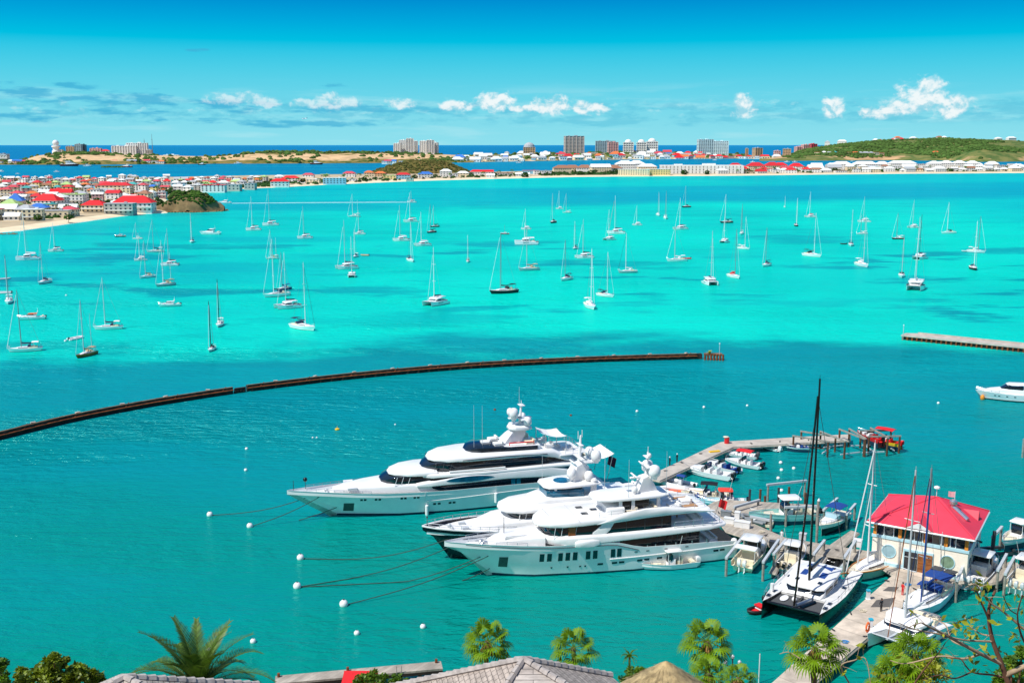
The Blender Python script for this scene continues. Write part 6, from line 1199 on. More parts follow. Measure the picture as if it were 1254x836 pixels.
plank_mat('wood_grey', '#a89f92', .45, .6); plank_mat('dock_top', '#c6b8a6', 3.2, R(-45), .75)
def dock(poly, z, th_, lab, m='dock_top', piles=(), pm='pile_grey', curb=True, planks=0):
    pts = [at(px, py, z) for px, py in poly]; c = pts[0].copy(); c.z = 0; th = thing('dock', lab, 'dock', c, 0, 'docks of the marina'); b = MB()
    b.prism([(p.x - c.x, p.y - c.y) for p in pts], z - th_, z); obj('deck', b, m, th, 0)
    b = MB(); k = len(pts)
    if curb:
        for i in range(k):
            a, e = pts[i] - c, pts[(i + 1) % k] - c; a.z = e.z = z - th_ * .55
            b.tube([a, e], .16, 4)
        obj('fender_rail', b, 'wood_grey', th, 0)
    for px, py in piles: p = at(px, py, z - th_) - c; b = MB(); b.tube([(p.x, p.y, -.8), (p.x, p.y, z - th_)], .2, 7); obj('pile', b, pm, th)
    return th
def pile(px, py, ptop, lab, m='pile', r=.19, z=0, cap=None, grp='free standing mooring piles'):
    p = at(px, py, z); h = zfor(p, ptop); b = MB(); b.tube([(0, 0, -.8), (rnd.uniform(-.1, .1), 0, h)], r, 8); o = tag(obj('mooring_pile', b, m, None, 40, p), lab, 'pile', grp)
    if cap: b = MB(); b.lathe([(r * 1.15, 0), (r * 1.15, .12), (.03, .42)], (0, 0, h), 8); obj('cap', b, cap, o)
    return o
dock([(798, 586), (797, 581), (882, 541.2), (886, 540.6), (985, 534.4), (1041, 531.4), (1041, 538.5), (985, 541.8), (898, 547), (808, 588)], 1.5, .55, 'L shaped grey concrete pier farthest from the viewer', 'concrete', [(850, 569), (870, 559), (890, 549.5), (920, 546.5), (950, 544.5), (980, 542.5), (1010, 540.5), (1035, 539.5), (825, 580)])
dock([(866, 619), (874, 614), (908, 634), (962, 658), (1016, 667), (1074, 676), (1072, 688), (1010, 679), (948, 669), (890, 650)], 1.25, .4, 'grey wooden quay running from the yacht sterns to the red roofed building', 'wood_grey', [(900, 655), (925, 663), (960, 672), (990, 677), (1030, 683)])
dock([(874, 614), (886, 611.5), (1002, 618), (1003, 624), (905, 628)], 1.2, .35, 'wooden finger dock behind the long white console boat', 'wood_grey', [(920, 628), (960, 627), (1000, 625)])
dock([(1016, 667), (1042, 649), (1052, 652), (1031, 671)], 1.2, .35, 'short finger dock right of the blue topped boat', 'wood_grey', [(1035, 655), (1048, 656)])
dock([(998, 679), (1013, 682), (996, 707), (982, 705)], 1.1, .35, 'short dark finger dock beside the rubber boats', 'wood_grey', [(988, 705), (998, 700)])
dock([(957, 672), (962, 673), (950, 702), (943, 700)], .9, .3, 'narrow low finger dock between two white console boats', 'wood_grey', [(946, 701)])
MD = dock([(938, 842), (1051, 741), (1094, 703), (1074, 690), (1141, 698), (1146, 706), (1091, 756), (1030, 808), (988, 842)], 1.35, .5, 'broad pale main dock leading from the shore to the red roofed building', 'dock_top', [(1000, 830), (1032, 806), (1062, 780), (1090, 757), (1030, 762), (1070, 728)])
dock([(1062, 678), (1186, 704), (1240, 686), (1254, 694), (1254, 706), (1206, 715), (1150, 709), (1060, 692)], 1.3, .4, 'dock under and right of the red roofed building', 'wood_grey', [(1190, 712), (1220, 712)])
dock([(1150, 706), (1178, 712), (1172, 722), (1152, 716)], 1.1, .35, 'small landing between the blue canopied yacht and the white engines', 'wood_grey', [(1158, 717), (1170, 721)])
for poly, l in (([(1066, 743), (1073, 734.5), (1097, 731), (1090, 743)], 'large dark mat on the main dock'), ([(1081, 723), (1088, 718), (1101, 718.5), (1096, 724)], 'small dark mat on the main dock nearer the building')):
    pts = [at(px, py, 1.35) for px, py in poly]; b = MB(); b.prism([(p.x, p.y) for p in pts], 1.354, 1.37); tag(obj('dock_mat', b, 'mat_grey', None, 0), l, 'mat', 'dark mats on the main dock')
for px, py, l in ((1063, 733, 'white service pedestal with teal cap near the black masted catamaran'), (1066, 769, 'white service pedestal with teal cap beside the front catamaran')):
    th = thing('service_pedestal', l, 'pedestal', at(px, py, 1.35), 0, 'service pedestals on the main dock'); b = MB(); b.box((0, 0, .55), (.42, .42, 1.1)); b.box((0, 0, .04), (.6, .6, .08)); obj('post', b, 'white', th, 0); b = MB(); b.box((0, 0, 1.2), (.5, .5, .2)); obj('cap', b, 'teal_cap', th, 0)
th = thing('oil_drum', 'red drum with pale lid at the corner of the concrete pier', 'drum', at(890, 542.5, 1.5)); b = MB(); b.lathe([(.5, 0), (.52, .3), (.5, .6), (.52, .9), (.5, 1.2)], (0, 0, 0), 12); obj('drum', b, 'red', th); b = MB(); b.lathe([(.54, 1.2), (.56, 1.32), (.3, 1.4)], (-.2, 0, .05), 12); obj('lid', b, 'gelcream', th)
for px, py, rz, l in ((820, 570, .6, 'person in dark clothes and white cap at the pier edge, left of two'), (829, 566, 2.2, 'person in dark clothes at the pier edge, right of two')):
    b = MB(); person_mb(b, 0, 0, 0, 1.7, rz); o = tag(obj('person', b, 'rubber', None, 60, at(px, py, 1.5)), l, 'person', 'people on the concrete pier'); b = MB(); b.lathe([(.14, 0), (.15, .08), (.1, .16), (.02, .18)], (0, 0, 1.6), 8); obj('cap', b, 'white', o)
b = MB(); b.box((0, 0, .1), (2.2, .7, .2), .3); tag(obj('paddle_board', b, 'yellow', None, 30, at(875, 553, 1.5)), 'yellow board lying on the concrete pier', 'board')
def lift(px0, py0, px1, py1, W, L_, lab, ptop=None, h=3.0, m='pile_grey', bm='pale_grey'):
    a = at(px0, py0); c = at(px1, py1); d = c - a; rz = math.atan2(d.y, d.x); th = thing('boat_lift', lab, 'boat lift', a, rz, 'boat lifts with piles and beams'); L_ = L_ or d.length
    for y in (0, W):
        for x in (0, L_): b = MB(); b.tube([(x, y, -.8), (x, y, h)], .2, 7); obj('pile', b, m, th)
        b = MB(); b.box((L_ / 2, y, h + .12), (L_ + .5, .26, .26)); obj('beam', b, 'pile_grey', th, 0)
    for x in (.15 * L_, .85 * L_): b = MB(); b.box((x, W / 2, .55), (.2, W, .2)); obj('cradle', b, bm, th, 0)
    return th
q = random.Random(12)
P('rope_pale', '#c9bfa8', .9, .2, 5); P('hose_blue', '#2f7fb8', .6, .1, 3)
for i, (px, py) in enumerate([(1042, 752), (1020, 772), (1000, 790), (980, 808), (1060, 780), (1040, 797), (1075, 768), (1086, 712), (1120, 722), (1108, 738), (880, 628), (915, 644), (938, 656), (965, 664), (990, 668), (1025, 674), (815, 577), (835, 567), (858, 556), (920, 543.5), (955, 541), (990, 539)]):
    b = MB(); b.tube([(-.35, 0, .2), (.35, 0, .2)], .07, 5); b.tube([(-.12, 0, 0), (-.12, 0, .2)], .07, 5); b.tube([(.12, 0, 0), (.12, 0, .2)], .07, 5); tag(obj('cleat', b, 'dark_grey', None, 40, at(px, py, 1.5 if py < 580 else 1.3), q.random() * 3), 'small dark mooring cleat on the %s' % ('concrete pier' if py < 580 else 'wooden quay' if px < 1030 and py < 680 else 'main dock'), 'cleat', 'cleats on the ' + ('concrete pier' if py < 580 else 'wooden quay' if px < 1030 and py < 680 else 'main dock'))
for px, py, m, l in ((1057, 748, 'rope_pale', 'coil of pale rope on the main dock near the large mat'), (1035, 786, 'hose_blue', 'coil of blue hose on the main dock, nearest the shore'), (1112, 716, 'hose_blue', 'coil of blue hose on the main dock near the blue canopied sloop'), (933, 651, 'rope_pale', 'coil of pale rope on the wooden quay')):
    b = MB(); b.tube([((.5 - .018 * k) * math.cos(k * .6), (.5 - .018 * k) * math.sin(k * .6), .06 + .002 * k) for k in range(24)], .05, 5); tag(obj('rope_coil', b, m, None, 60, at(px, py, 1.36)), l, 'coil', 'coils of rope and hose')
for px, py, m, rz, l in ((1105, 728, 'red', .5, 'person in red standing on the main dock'), (1079, 748, 'navy', 2, 'person in navy blue walking on the main dock'), (957, 662, 'white_matte', 1, 'person in white on the wooden quay')):
    b = MB(); person_mb(b, 0, 0, 0, 1.74, rz); o = tag(obj('person', b, m, None, 60, at(px, py, 1.36)), l, 'person', 'people on the docks')
    c = MB(); c.ball((.01, 0, 1.63), .112, 8, 1.2); obj('head', c, 'skin', o, 60); c = MB(); c.lathe([(.12, 0), (.125, .06), (.07, .13), (.02, .14)], (-.01, 0, 1.66), 8); obj('hair', c, 'bark_hair', o, 60)
# -- open console boats, ribs
def console(th, L, hull='white_hull', top='white', n=2, om='black', B=None, inner='gelcream', aft_top=False, cuddy=False, zoff=0.0, screen=True):
    B = B or L * .31; fb = L * .105; st = mono_hull(L, B, fb, .1, .94); bul = fb * .55; b = hullmb(st, bul, .14, 2); o = [obj('hull', b, [hull, 'boot', inner], th, 40)]
    b = sl([(.03 * L, .09 * L, fb * .4, fb * 1.2), (0, .1 * L, fb * .4, fb * 1.75), (-.1 * L, .1 * L, fb * .4, fb * 1.75)], .08); o.append(obj('console', b, 'white', th))
    if screen: b = sl([(.03 * L, .08 * L, fb * 1.2, fb * 1.9), (-.01 * L, .105 * L, fb * 1.4, fb * 2.5), (-.05 * L, .105 * L, fb * 1.7, fb * 2.5)], .02); obj('windscreen', b, 'glass', th, 0)
    b = MB(); b.box((-.19 * L, 0, fb * .95), (.09 * L, .18 * L, fb * .9)); b.box((-.225 * L, 0, fb * 1.6), (.025 * L, .18 * L, fb * .5)); obj('helm_seat', b, inner, th)
    b = MB(); b.box((-.42 * L, 0, fb * .85), (.07 * L, B * .78, fb * .6)); obj('bench', b, inner, th); b = MB(); b.box((.2 * L, 0, fb * .75), (.13 * L, .13 * L, fb * .5)); obj('bench', b, inner, th)
    if cuddy: b = sl([(.43 * L, .03 * L, fb * 1.1, fb * 1.25), (.3 * L, .1 * L, fb, fb * 1.45), (.08 * L, .125 * L, fb * .8, fb * 1.65)], .15); obj('cuddy', b, 'white', th)
    if top:
        z = fb * 3.0; b = sl([(.07 * L, .06 * L, z, z + .06), (.05 * L, .12 * L, z - .02, z + .12), (-.2 * L, .125 * L, z - .02, z + .14), (-.22 * L, .1 * L, z, z + .08)], .06); tt = obj('hardtop', b, top, th); b = MB()
        for x, y in ((.03, .1), (.03, -.1), (-.17, .1), (-.17, -.1)): b.tube([(x * L, y * L, fb * .6), (x * L * .95, y * L, z)], .045, 5)
        obj('hardtop_frame', b, 'white', tt); b = MB(); b.tube([(-.15 * L, .08 * L, z), (-.2 * L, .12 * L, z + 2.4)], .025, 4); obj('whip_antenna', b, 'white', tt)
        if aft_top: b = sl([(-.3 * L, .15 * L, z * .86, z * .86 + .1), (-.43 * L, .15 * L, z * .84, z * .84 + .1)], .04); a_ = obj('aft_awning', b, top, th); b = MB(); [b.tube([(-.42 * L, y * L, fb), (-.42 * L, y * L, z * .84)], .04, 4) for y in (.14, -.14)]; obj('awning_frame', b, 'white', a_)
    for i in range(n): outboard(th, -.53 * L, (i - (n - 1) / 2) * .78, fb * .62, om, 1.15)
    b = MB(); rail(b, dense([(.1 * L, B * .44, fb * 1.05), (.35 * L, B * .3, fb * 1.2), (.485 * L, 0, fb * 1.34), (.35 * L, -B * .3, fb * 1.2), (.1 * L, -B * .44, fb * 1.05)], 1.0), .4, .025, 4, True, False); obj('bow_rail', b, 'steel', th)
def craft(name, lab, cat, stern, bow, L=None, z=0.0, grp=None):
    a, c = at(stern[0], stern[1], z), at(bow[0], bow[1], z); d = c - a; d.z = 0; th = thing(name, lab, cat, (a + c) / 2, math.atan2(d.y, d.x), grp); return th, L or d.length
GM = 'small motor boats in the marina'
th, L = craft('motor_boat', 'white tender with small hardtop lying beside the front superyacht', 'motor boat', (851, 691.5), (784, 698), None, 0, GM); console(th, L, 'white_hull', 'white', 2, 'white')
b = MB(); b.tube([(0, 0, .6), (0, 0, .61)], .01, 3)
th, L = craft('motor_boat', 'white twin engine fishing boat with hardtop and aft awning, stern to the viewer', 'motor boat', (905, 702), (938, 664), 10.5, .3, GM); console(th, L, 'gelcream', 'white', 2, 'white', 3.5, 'gelcream', True, True)  # yellowish reflection on the white side is put into the hull colour
th, L = craft('motor_boat', 'white console boat with three black engines, stern to the viewer', 'motor boat', (957, 704), (987, 670), 9.4, .3, GM); console(th, L, 'white_hull', 'white', 3, 'black', 3.0)
for s, bw, l in (((1005, 700), (1022, 678), 'black rubber boat with large black engine beside the wooden ketch, left one'), ((1017, 697), (1036, 676), 'grey rubber boat with black engine beside the wooden ketch, right one')):
    th, L = craft('dinghy', l, 'dinghy', s, bw, 6.2, 0, 'rubber boats at the quay'); dinghy_parts(th, L, 'rubber' if 'left' in l else 'pale_grey', True, 'dark_grey'); b = MB(); b.box((.2, 0, .75), (.5, .6, .9)); b.box((-.6, 0, .55), (.6, .9, .4)); obj('console', b, 'dark_grey', th); outboard(th, -L * .5, .45, .45, 'black', .9)
th, L = craft('motor_boat', 'white console boat with four white engines right of the building, stern to the viewer', 'motor boat', (1187, 722), (1219, 686), 11.0, .5, GM); console(th, L, 'white_hull', 'white', 4, 'white', 3.5, 'white_matte', False, True)
th, L = craft('motor_boat', 'white console boat cut by the right edge, with pale engines', 'motor boat', (1242, 727), (1274, 692), 11.0, .5, GM); console(th, L, 'white_hull', 'white', 3, 'pale_grey', 3.4, 'gelcream')
th, L = craft('motor_boat', 'white boat raised on a lift at the right edge, bow to the viewer', 'motor boat', (1262, 652), (1226, 671), 9.0, 1.7, GM); console(th, L, 'white_hull', 'white', 2, 'black', 3.1, 'gelcream')
th, L = craft('motor_boat', 'white sport boat with blue canopy and dark bottom on a lift, bow to the viewer', 'motor boat', (1034, 634), (1003, 652), 9.0, .8, GM)
st = mono_hull(L, L * .32, L * .11, .12, .92); obj('hull', hullmb(st, 0, .35, 2), ['white_hull', 'navy', 'gelcream'], th, 40); fb = L * .11; b = sl([(.36 * L, .03 * L, fb * 1.15, fb * 1.22), (.2 * L, .1 * L, fb, fb * 1.35), (.05 * L, .12 * L, fb, fb * 1.45)], .1); obj('foredeck', b, 'white', th); b = sl([(.09 * L, .09 * L, fb * 1.3, fb * 1.5), (.02 * L, .125 * L, fb * 1.3, fb * 1.95), (-.04 * L, .13 * L, fb * 1.4, fb * 1.95)], .02); obj('windscreen', b, 'clear', th, 0); bimini(th, -.14 * L, fb * 2.9, .34 * L, .29 * L, 'blue_canvas', fb * 1.8); b = MB(); b.box((-.3 * L, 0, fb * 1.1), (.2 * L, .24 * L, .3)); b.box((-.08 * L, .07 * L, fb * 1.3), (.5, .5, .8)); b.box((-.08 * L, -.07 * L, fb * 1.3), (.5, .5, .8)); obj('seats', b, 'gelcream', th); b = MB(); rail(b, dense([(.12 * L, .14 * L, fb * 1.1), (.38 * L, .07 * L, fb * 1.3), (.48 * L, 0, fb * 1.4), (.38 * L, -.07 * L, fb * 1.3), (.12 * L, -.14 * L, fb * 1.1)], 1), .5, .03); obj('bow_rail', b, 'steel', th)
th, L = craft('motor_boat', 'long white console boat with teal hull side lying broadside behind the quay', 'motor boat', (1003, 634), (915, 637), 11.5, .6, GM); console(th, L, 'teal_hull', 'white', 3, 'black', 3.3)
th, L = craft('dinghy', 'small grey inflatable on a floating platform by the quay', 'dinghy', (936, 641), (911, 634), 4.6, .6, 'rubber boats at the quay'); dinghy_parts(th, L, 'mid_grey')
p = at(925, 641.5); b = MB(); b.box((0, 0, .35), (5.6, 2.6, .4), R(-20)); tag(obj('float_platform', b, 'gelcream', None, 0, p), 'pale floating platform under the grey inflatable', 'platform')
# -- basin of the L pier
th, L = craft('motor_boat', 'white walkaround cabin boat with dark engines, broadside in the pier basin', 'motor boat', (896, 588), (836, 577), None, 0, GM); console(th, L, 'white_hull', None, 2, 'black', 2.9, 'white_matte', False, True)
th, L = craft('motor_boat', 'white boat with a bright red canopy in the pier basin', 'motor boat', (932, 574), (888, 566), None, 0, GM); console(th, L, 'white_hull', None, 2, 'black', 2.9, 'white_matte', False, True); bimini(th, -.05 * L, 3.0, 3.0, 2.1, 'red_canvas', 2.0)
th, L = craft('motor_boat', 'white boat with blue cushions between the cabin boat and the red canopy', 'motor boat', (903, 580), (862, 569), None, 0, GM); console(th, L, 'white_hull', None, 1, 'black', 2.6, 'blue_canvas', False, True)
th, L = craft('motor_boat', 'white open boat farthest up the pier behind the red canopy', 'motor boat', (926, 562), (884, 557), None, 0, GM); console(th, L, 'white_hull', None, 2, 'dark_grey', 2.6, 'white_matte')
th, L = craft('dinghy', 'white rubber boat with blue cover, nearest the pier end', 'dinghy', (850, 598), (809, 590), None, 0, 'rubber boats in the pier basin'); dinghy_parts(th, L, 'white', True); b = MB(); b.box((-.6, 0, .8), (.7, .7, .9)); obj('console', b, 'white', th); bimini(th, -.8, 1.9, 1.6, 1.3, 'blue_canvas', 1.4)
th, L = craft('dinghy', 'white rubber boat with orange seats, second from the pier end', 'dinghy', (862, 607), (808, 601), None, 0, 'rubber boats in the pier basin'); dinghy_parts(th, L, 'white', True, 'orange'); b = MB(); b.box((-.9, 0, .8), (.7, .7, .9)); obj('console', b, 'white', th)
th, L = craft('motor_boat', 'cream open boat with a black canopy in the pier basin', 'motor boat', (893, 612), (834, 607), None, 0, GM); console(th, L, 'gelcream', None, 1, 'black', 2.7, 'gelcream'); bimini(th, -.08 * L, 2.7, 2.9, 2.0, 'rubber', 1.8)
th, L = craft('motor_boat', 'pale blue hulled boat with small orange red top and black engines', 'motor boat', (914, 619), (852, 617), None, 0, GM); console(th, L, 'pale_blue', 'orange_top', 2, 'black', 2.6, 'white_matte')
th, L = craft('motor_boat', 'white cluttered boat behind the front yacht stern', 'motor boat', (868, 612), (822, 612), 6, 0, GM); console(th, L, 'white_hull', None, 1, 'black', 2.4, 'blue_canvas')
th, L = craft('motor_boat', 'small white boat under the far arm of the concrete pier', 'motor boat', (954, 553), (931, 547), None, 0, GM); console(th, L, 'white_hull', None, 1, 'white', 2.0, 'white_matte')
th, L = craft('dinghy', 'small pale dinghy tucked under the far arm of the pier', 'dinghy', (932, 549), (914, 550), None, 0, 'rubber boats in the pier basin'); dinghy_parts(th, L, 'pale_grey')
th, L = craft('motor_boat', 'low blue and white boat on the left pier lift', 'motor boat', (990, 550), (962, 549), None, .5, GM); console(th, L, 'white_hull', None, 0, 'white', 2.0, 'blue_canvas', screen=False)
GR = 'red boats on the pier lifts'
th, L = craft('motor_boat', 'red and white boat with red nose on the pier lift, left of two red ones', 'motor boat', (1082, 544), (1048, 531), 7.5, 1.4, GR); console(th, L, 'red', None, 1, 'black', 2.4, 'red_canvas', False, True)
th, L = craft('motor_boat', 'red and yellow boat with red canopy at the tip of the pier', 'motor boat', (1098, 546), (1066, 540), 7.0, 1.0, GR); console(th, L, 'yellow', None, 1, 'red', 2.4, 'red_canvas'); bimini(th, -.3, 3.1, 3.6, 2.2, 'red_canvas', 2.0)
lift(971, 552, 994, 556, 4.2, 7.0, 'left boat lift on the far pier arm', None, 3.0, 'pile'); lift(1004, 549, 1024, 557.5, 4.6, 7.6, 'middle boat lift on the far pier arm', None, 3.4, 'pile'); lift(1039, 547, 1052, 555, 4.6, 7.0, 'empty boat lift left of the red boats', None, 3.6, 'pile'); lift(1063, 555.5, 1091, 555, 4.2, 6.2, 'boat lift around the red and yellow boat', None, 3.4, 'pile', 'pale_grey')
lift(897, 695, 918, 664, -.2, 8.0, 'lift frame left of the twin engine fishing boat', None, 2.6) if 0 else None
def frame(px, py, qx, qy, h, lab, m='pale_grey'):
    a, c = at(px, py), at(qx, qy); d = c - a; th = thing('boat_lift', lab, 'boat lift', a, math.atan2(d.y, d.x), 'lift frames beside the marina boats'); L = d.length
    for x in (0, L): b = MB(); b.tube([(x, 0, -.8), (x, 0, h)], .19, 7); obj('pile', b, 'pile_grey', th)
    b = MB(); b.box((L / 2, 0, h + .17), (L + .6, .36, .34)); obj('beam', b, m, th, 0)
for a, l in (((889, 705, 911, 676, 2.6), 'left frame of the twin engine fishing boat'), ((934, 711, 952, 684, 2.7), 'right frame of the twin engine fishing boat'), ((947, 700, 961, 683, 2.6), 'left frame of the three engine console boat'), ((996, 700, 1008, 684, 2.6), 'right frame of the three engine console boat'), ((1033, 706, 1046, 686, 2.8), 'frame between the rubber boats and the wooden ketch'), ((1170, 737, 1182, 708, 3.0), 'left frame of the four engine boat'), ((1220, 724, 1230, 705, 3.0), 'right frame of the four engine boat'), ((1229, 729, 1240, 708, 3.0), 'left frame of the boat cut by the right edge'), ((1213.5, 685, 1224, 673, 3.4), 'frame left of the raised boat at the right edge'), ((900, 635, 928, 627, 1.9), 'frame by the yacht stern corner of the quay'), ((920, 650, 944, 655, 2.2), 'frame in front of the grey inflatable'), ((1008, 642, 1024, 628, 2.3), 'left frame of the blue topped sport boat'), ((1036, 648, 1046, 636, 2.4), 'right frame of the blue topped sport boat'), ((940, 613, 985, 608, 2.7), 'far frame of the long console boat'), ((962, 644, 1000, 643, 3.0), 'near frame of the long console boat')): frame(*a, l)
th = thing('submerged_rack', 'dark submerged lift rack under the raised boat', 'lift rack', at(1232, 681), R(10)); b = MB(); b.box((1, 0, .5), (9, .5, .35)); b.box((1, 2.4, .5), (9, .5, .35)); obj('rack', b, 'dark_grey', th, 0); b = MB(); b.box((1, 1.2, 1.0), (.4, 3.4, .3)); obj('cross_beam', b, 'dark_grey', th, 0)
for i, (px, py, pt, m, l) in enumerate(((917, 624, 599, 'dark_grey', 'dark mooring pile right of the pale blue hull, leftmost of the row'), (930, 622, 599, 'pile', 'tall brown mooring pile, second of the row'), (936.5, 622, 607, 'pile', 'short brown mooring pile beside the tall one'), (953, 616, 597, 'dark_grey', 'dark mooring pile, fourth of the row'), (966, 614, 596, 'pile', 'brown mooring pile, fifth of the row'), (985.5, 619, 603, 'pile', 'brown mooring pile behind the black mast'), (1000, 664, 613, 'pile_grey', 'tall grey pile with white cap by the blue topped boat'), (943.5, 659, 629, 'pile_grey', 'grey pile at the near corner of the grey inflatable'), (1252, 560, 537, 'pile_grey', 'grey pile standing in the water at the right edge'), (1214, 690, 650, 'dark_grey', 'thick dark pile right of the building'), (944, 742, 714, 'white', 'white pole beside the black masted catamaran'))): pile(px, py, pt, l, m, .2 if i < 9 else .26, 0, 'white' if 'white cap' in l else None)
b = MB(); b.tube([(0, 0, 0), (0, 0, zfor(at(929, 836), 800))], .06, 6); tag(obj('flag_pole', b, 'white', None, 40, at(929, 836)), 'thin white pole rising from the water in front of the catamaran', 'pole')
# -- big catamaran with black rig
th, L = craft('catamaran', 'large catamaran with black hulls and black mast moored along the main dock', 'catamaran', (1014, 712), (968, 764), 16.5); CAT = th; BM = 9.4
hw = 1.0; y0 = BM / 2 - hw
for s in (1, -1):
    st = mono_hull(L, hw * 2, 1.9, .01, .8); b = hullmb(st, 0, .14, 2); b.v = [(x, y + s * y0, z) for x, y, z in b.v]; obj('hull', b, ['black', 'black', 'pale_deck'], th, 40)
P('pale_deck', '#d9d8d4', .5, .06, .8)
b = sl([(-.36 * L, y0 + .3, .9, 1.7), (-.2 * L, y0 + .3, .9, 1.95), (.16 * L, y0 + .3, 1.0, 2.05), (.2 * L, y0 + .2, 1.4, 2.0)], .1); obj('bridge_deck', b, 'pale_deck', th)
b = sl([(.2 * L, 2.2, 1.9, 2.1), (.17 * L, 2.5, 1.9, 2.6), (.13 * L, 2.6, 1.9, 3.1), (-.06 * L, 2.7, 1.9, 3.35), (-.2 * L, 2.6, 1.9, 3.35)], .15); cb = obj('cabin', b, 'white', th); b = sl([(.182 * L, 2.12, 2.2, 2.45), (.158 * L, 2.46, 2.25, 2.85), (.125 * L, 2.62, 2.25, 3.0), (-.16 * L, 2.74, 2.3, 3.1)], .03); g = obj('cabin_glass', b, 'glass', cb)
for y in (.9, -.9): b = MB(); b.box((.172 * L, y, 2.6), (.3, .14, .6)); obj('window_post', b, 'white', g, 0)
b = sl([(.18 * L, 1.7, 3.0, 3.1), (.15 * L, 2.5, 3.0, 3.25), (0, 2.85, 3.1, 3.5), (-.2 * L, 2.8, 3.15, 3.5), (-.34 * L, 2.5, 3.1, 3.4)], .12); rf = obj('cabin_roof', b, 'white', cb)
for x, y, w, d in ((-.08, 1.2, 2.0, .9), (-.08, -1.2, 2.0, .9), (-.24, 0, 1.4, 3.4)): b = MB(); b.box((x * L, y, 3.53 if x > -.2 else 3.5), (w, d, .06)); obj('solar_panel', b, 'blue_canvas', rf, 0)
for x, y in ((.07, 1.5), (.07, -1.5), (-.28, 1.6)): b = MB(); b.box((x * L, y, 3.46), (.7, .5, .08)); obj('roof_hatch', b, 'glass', rf, 0)
for s in (1, -1):
    for x in (.36, .24, .05, -.15): b = MB(); b.box((x * L, s * y0, 1.98 + max(0, x - .1) * 1.4), (.75, .5, .07)); obj('deck_hatch', b, 'glass', th, 0)
b = MB(); b.box((.315 * L, 0, 1.75), (.23 * L, y0 * 1.9, .05)); obj('trampoline', b, 'dark_net', th, 0)
b = MB(); b.tube([(.435 * L, y0, 1.95), (.435 * L, 0, 2.0), (.435 * L, -y0, 1.95)], .16, 8); b.tube([(.2 * L, 0, 2.0), (.47 * L, 0, 2.1)], .13, 6); obj('cross_beam', b, 'black', th)
sp = spar(th, .06 * L, 3.3, zfor(th.location + Vector((0, 0, 0)), 462) + .0, 'black', .17, 1.7, 2); tz = zfor(th.location, 462)
wire(th, [(.42 * L, 0, 2.1), (.22 * L, 0, 2 + (tz - 2) * .47), (.09 * L, 0, tz * .93)], .14, 'black', 'furled_jib'); [wire(sp, [(-.14 * L, s * (y0 + .7), 1.9), (.06 * L, 0, tz * .9)], .035, 'dark_grey') for s in (1, -1)]
boom(th, .05 * L, 4.5, 5.6, 'black', .26, 'black')
for x, y, a, m in ((.32, 1.3, .5, 'navy'), (.3, .6, .4, 'pale_grey')): b = MB(); b.tube([(x * L - 1.3, y + .5, 1.95), (x * L + 1.3, y - .5, 1.95)], .22, 8); obj('rolled_sail', b, m, th)
b = MB(); b.lathe([(.05, 0), (.6, .03), (.62, .1), (.05, .13)], (0, 0, 0), 14); b.v = [(x * 1.6 + .29 * L, y * .8 - 2.0, z + 1.82) for x, y, z in b.v]; obj('surf_board', b, 'white', th); b = MB(); b.ball((.3 * L, -.6, 2.1), .35); obj('fender', b, 'white', th)
for s in (1, -1): b = MB(); rail(b, dense([(.44 * L, s * (y0 + .2), 2.5), (.2 * L, s * (y0 + .85), 2.2), (-.3 * L, s * (y0 + .8), 1.95)], 1.6), .7, .025); obj('lifeline', b, 'steel', th)
for i in range(9): b = MB(); b.ball((.25 * L - i * 1.25, -(y0 + hw + .25), .9), .3, 8, 1.5); obj('fender', b, 'rubber', th)
b = MB(); b.box((-.3 * L, 0, 1.9), (2.0, 4.6, .2)); b.box((-.27 * L, 1.6, 2.2), (1.2, 1.2, .6)); b.box((-.33 * L, -1.2, 2.2), (.6, 2.4, .6)); obj('cockpit', b, 'teal_cushion', th)
th, L = craft('dinghy', 'black dinghy with red seat tied at the left bow of the big catamaran', 'dinghy', (936, 746), (920, 751), 3.4); dinghy_parts(th, L, 'rubber', True, 'red'); b = MB(); b.box((-.4, 0, .75), (.9, 1.3, .18)); obj('seat', b, 'red_canvas', th)
# -- wooden ketch
th, L = craft('sailing_boat', 'classic cream decked sailing boat with varnished rail and green side, tall white mast', 'sailing boat', (1088, 692), (1043, 712), 12); tz = zfor(th.location, 541); st = monohull(th, L, tz, 'sage', 'white_matte', 'white', None, None, deck='gelcream')
b = MB(); b.tube([(p[0], p[1] + .02, p[2] + .06) for p in st] + [(p[0], -p[1] - .02, p[2] + .06) for p in reversed(st)], .09, 5); obj('cap_rail', b, 'varnish_gold', th)
wire(th, [(st[-1][0] + .3, 0, st[-1][2]), (.08 * L, 0, tz * .97)], .085, 'white', 'furled_jib'); wire(th, [(.3 * L, 0, 1.8), (.08 * L, 0, tz * .72)], .065, 'white', 'furled_staysail'); bimini(th, -.3 * L, 3.2, 2.6, 2.6, 'tan_canvas', 1.7)
b = MB(); b.tube([(st[-1][0] - .3, 0, st[-1][2] + .05), (st[-1][0] + 1.5, 0, st[-1][2] + .4)], .11, 6); obj('bowsprit', b, 'varnish_gold', th)
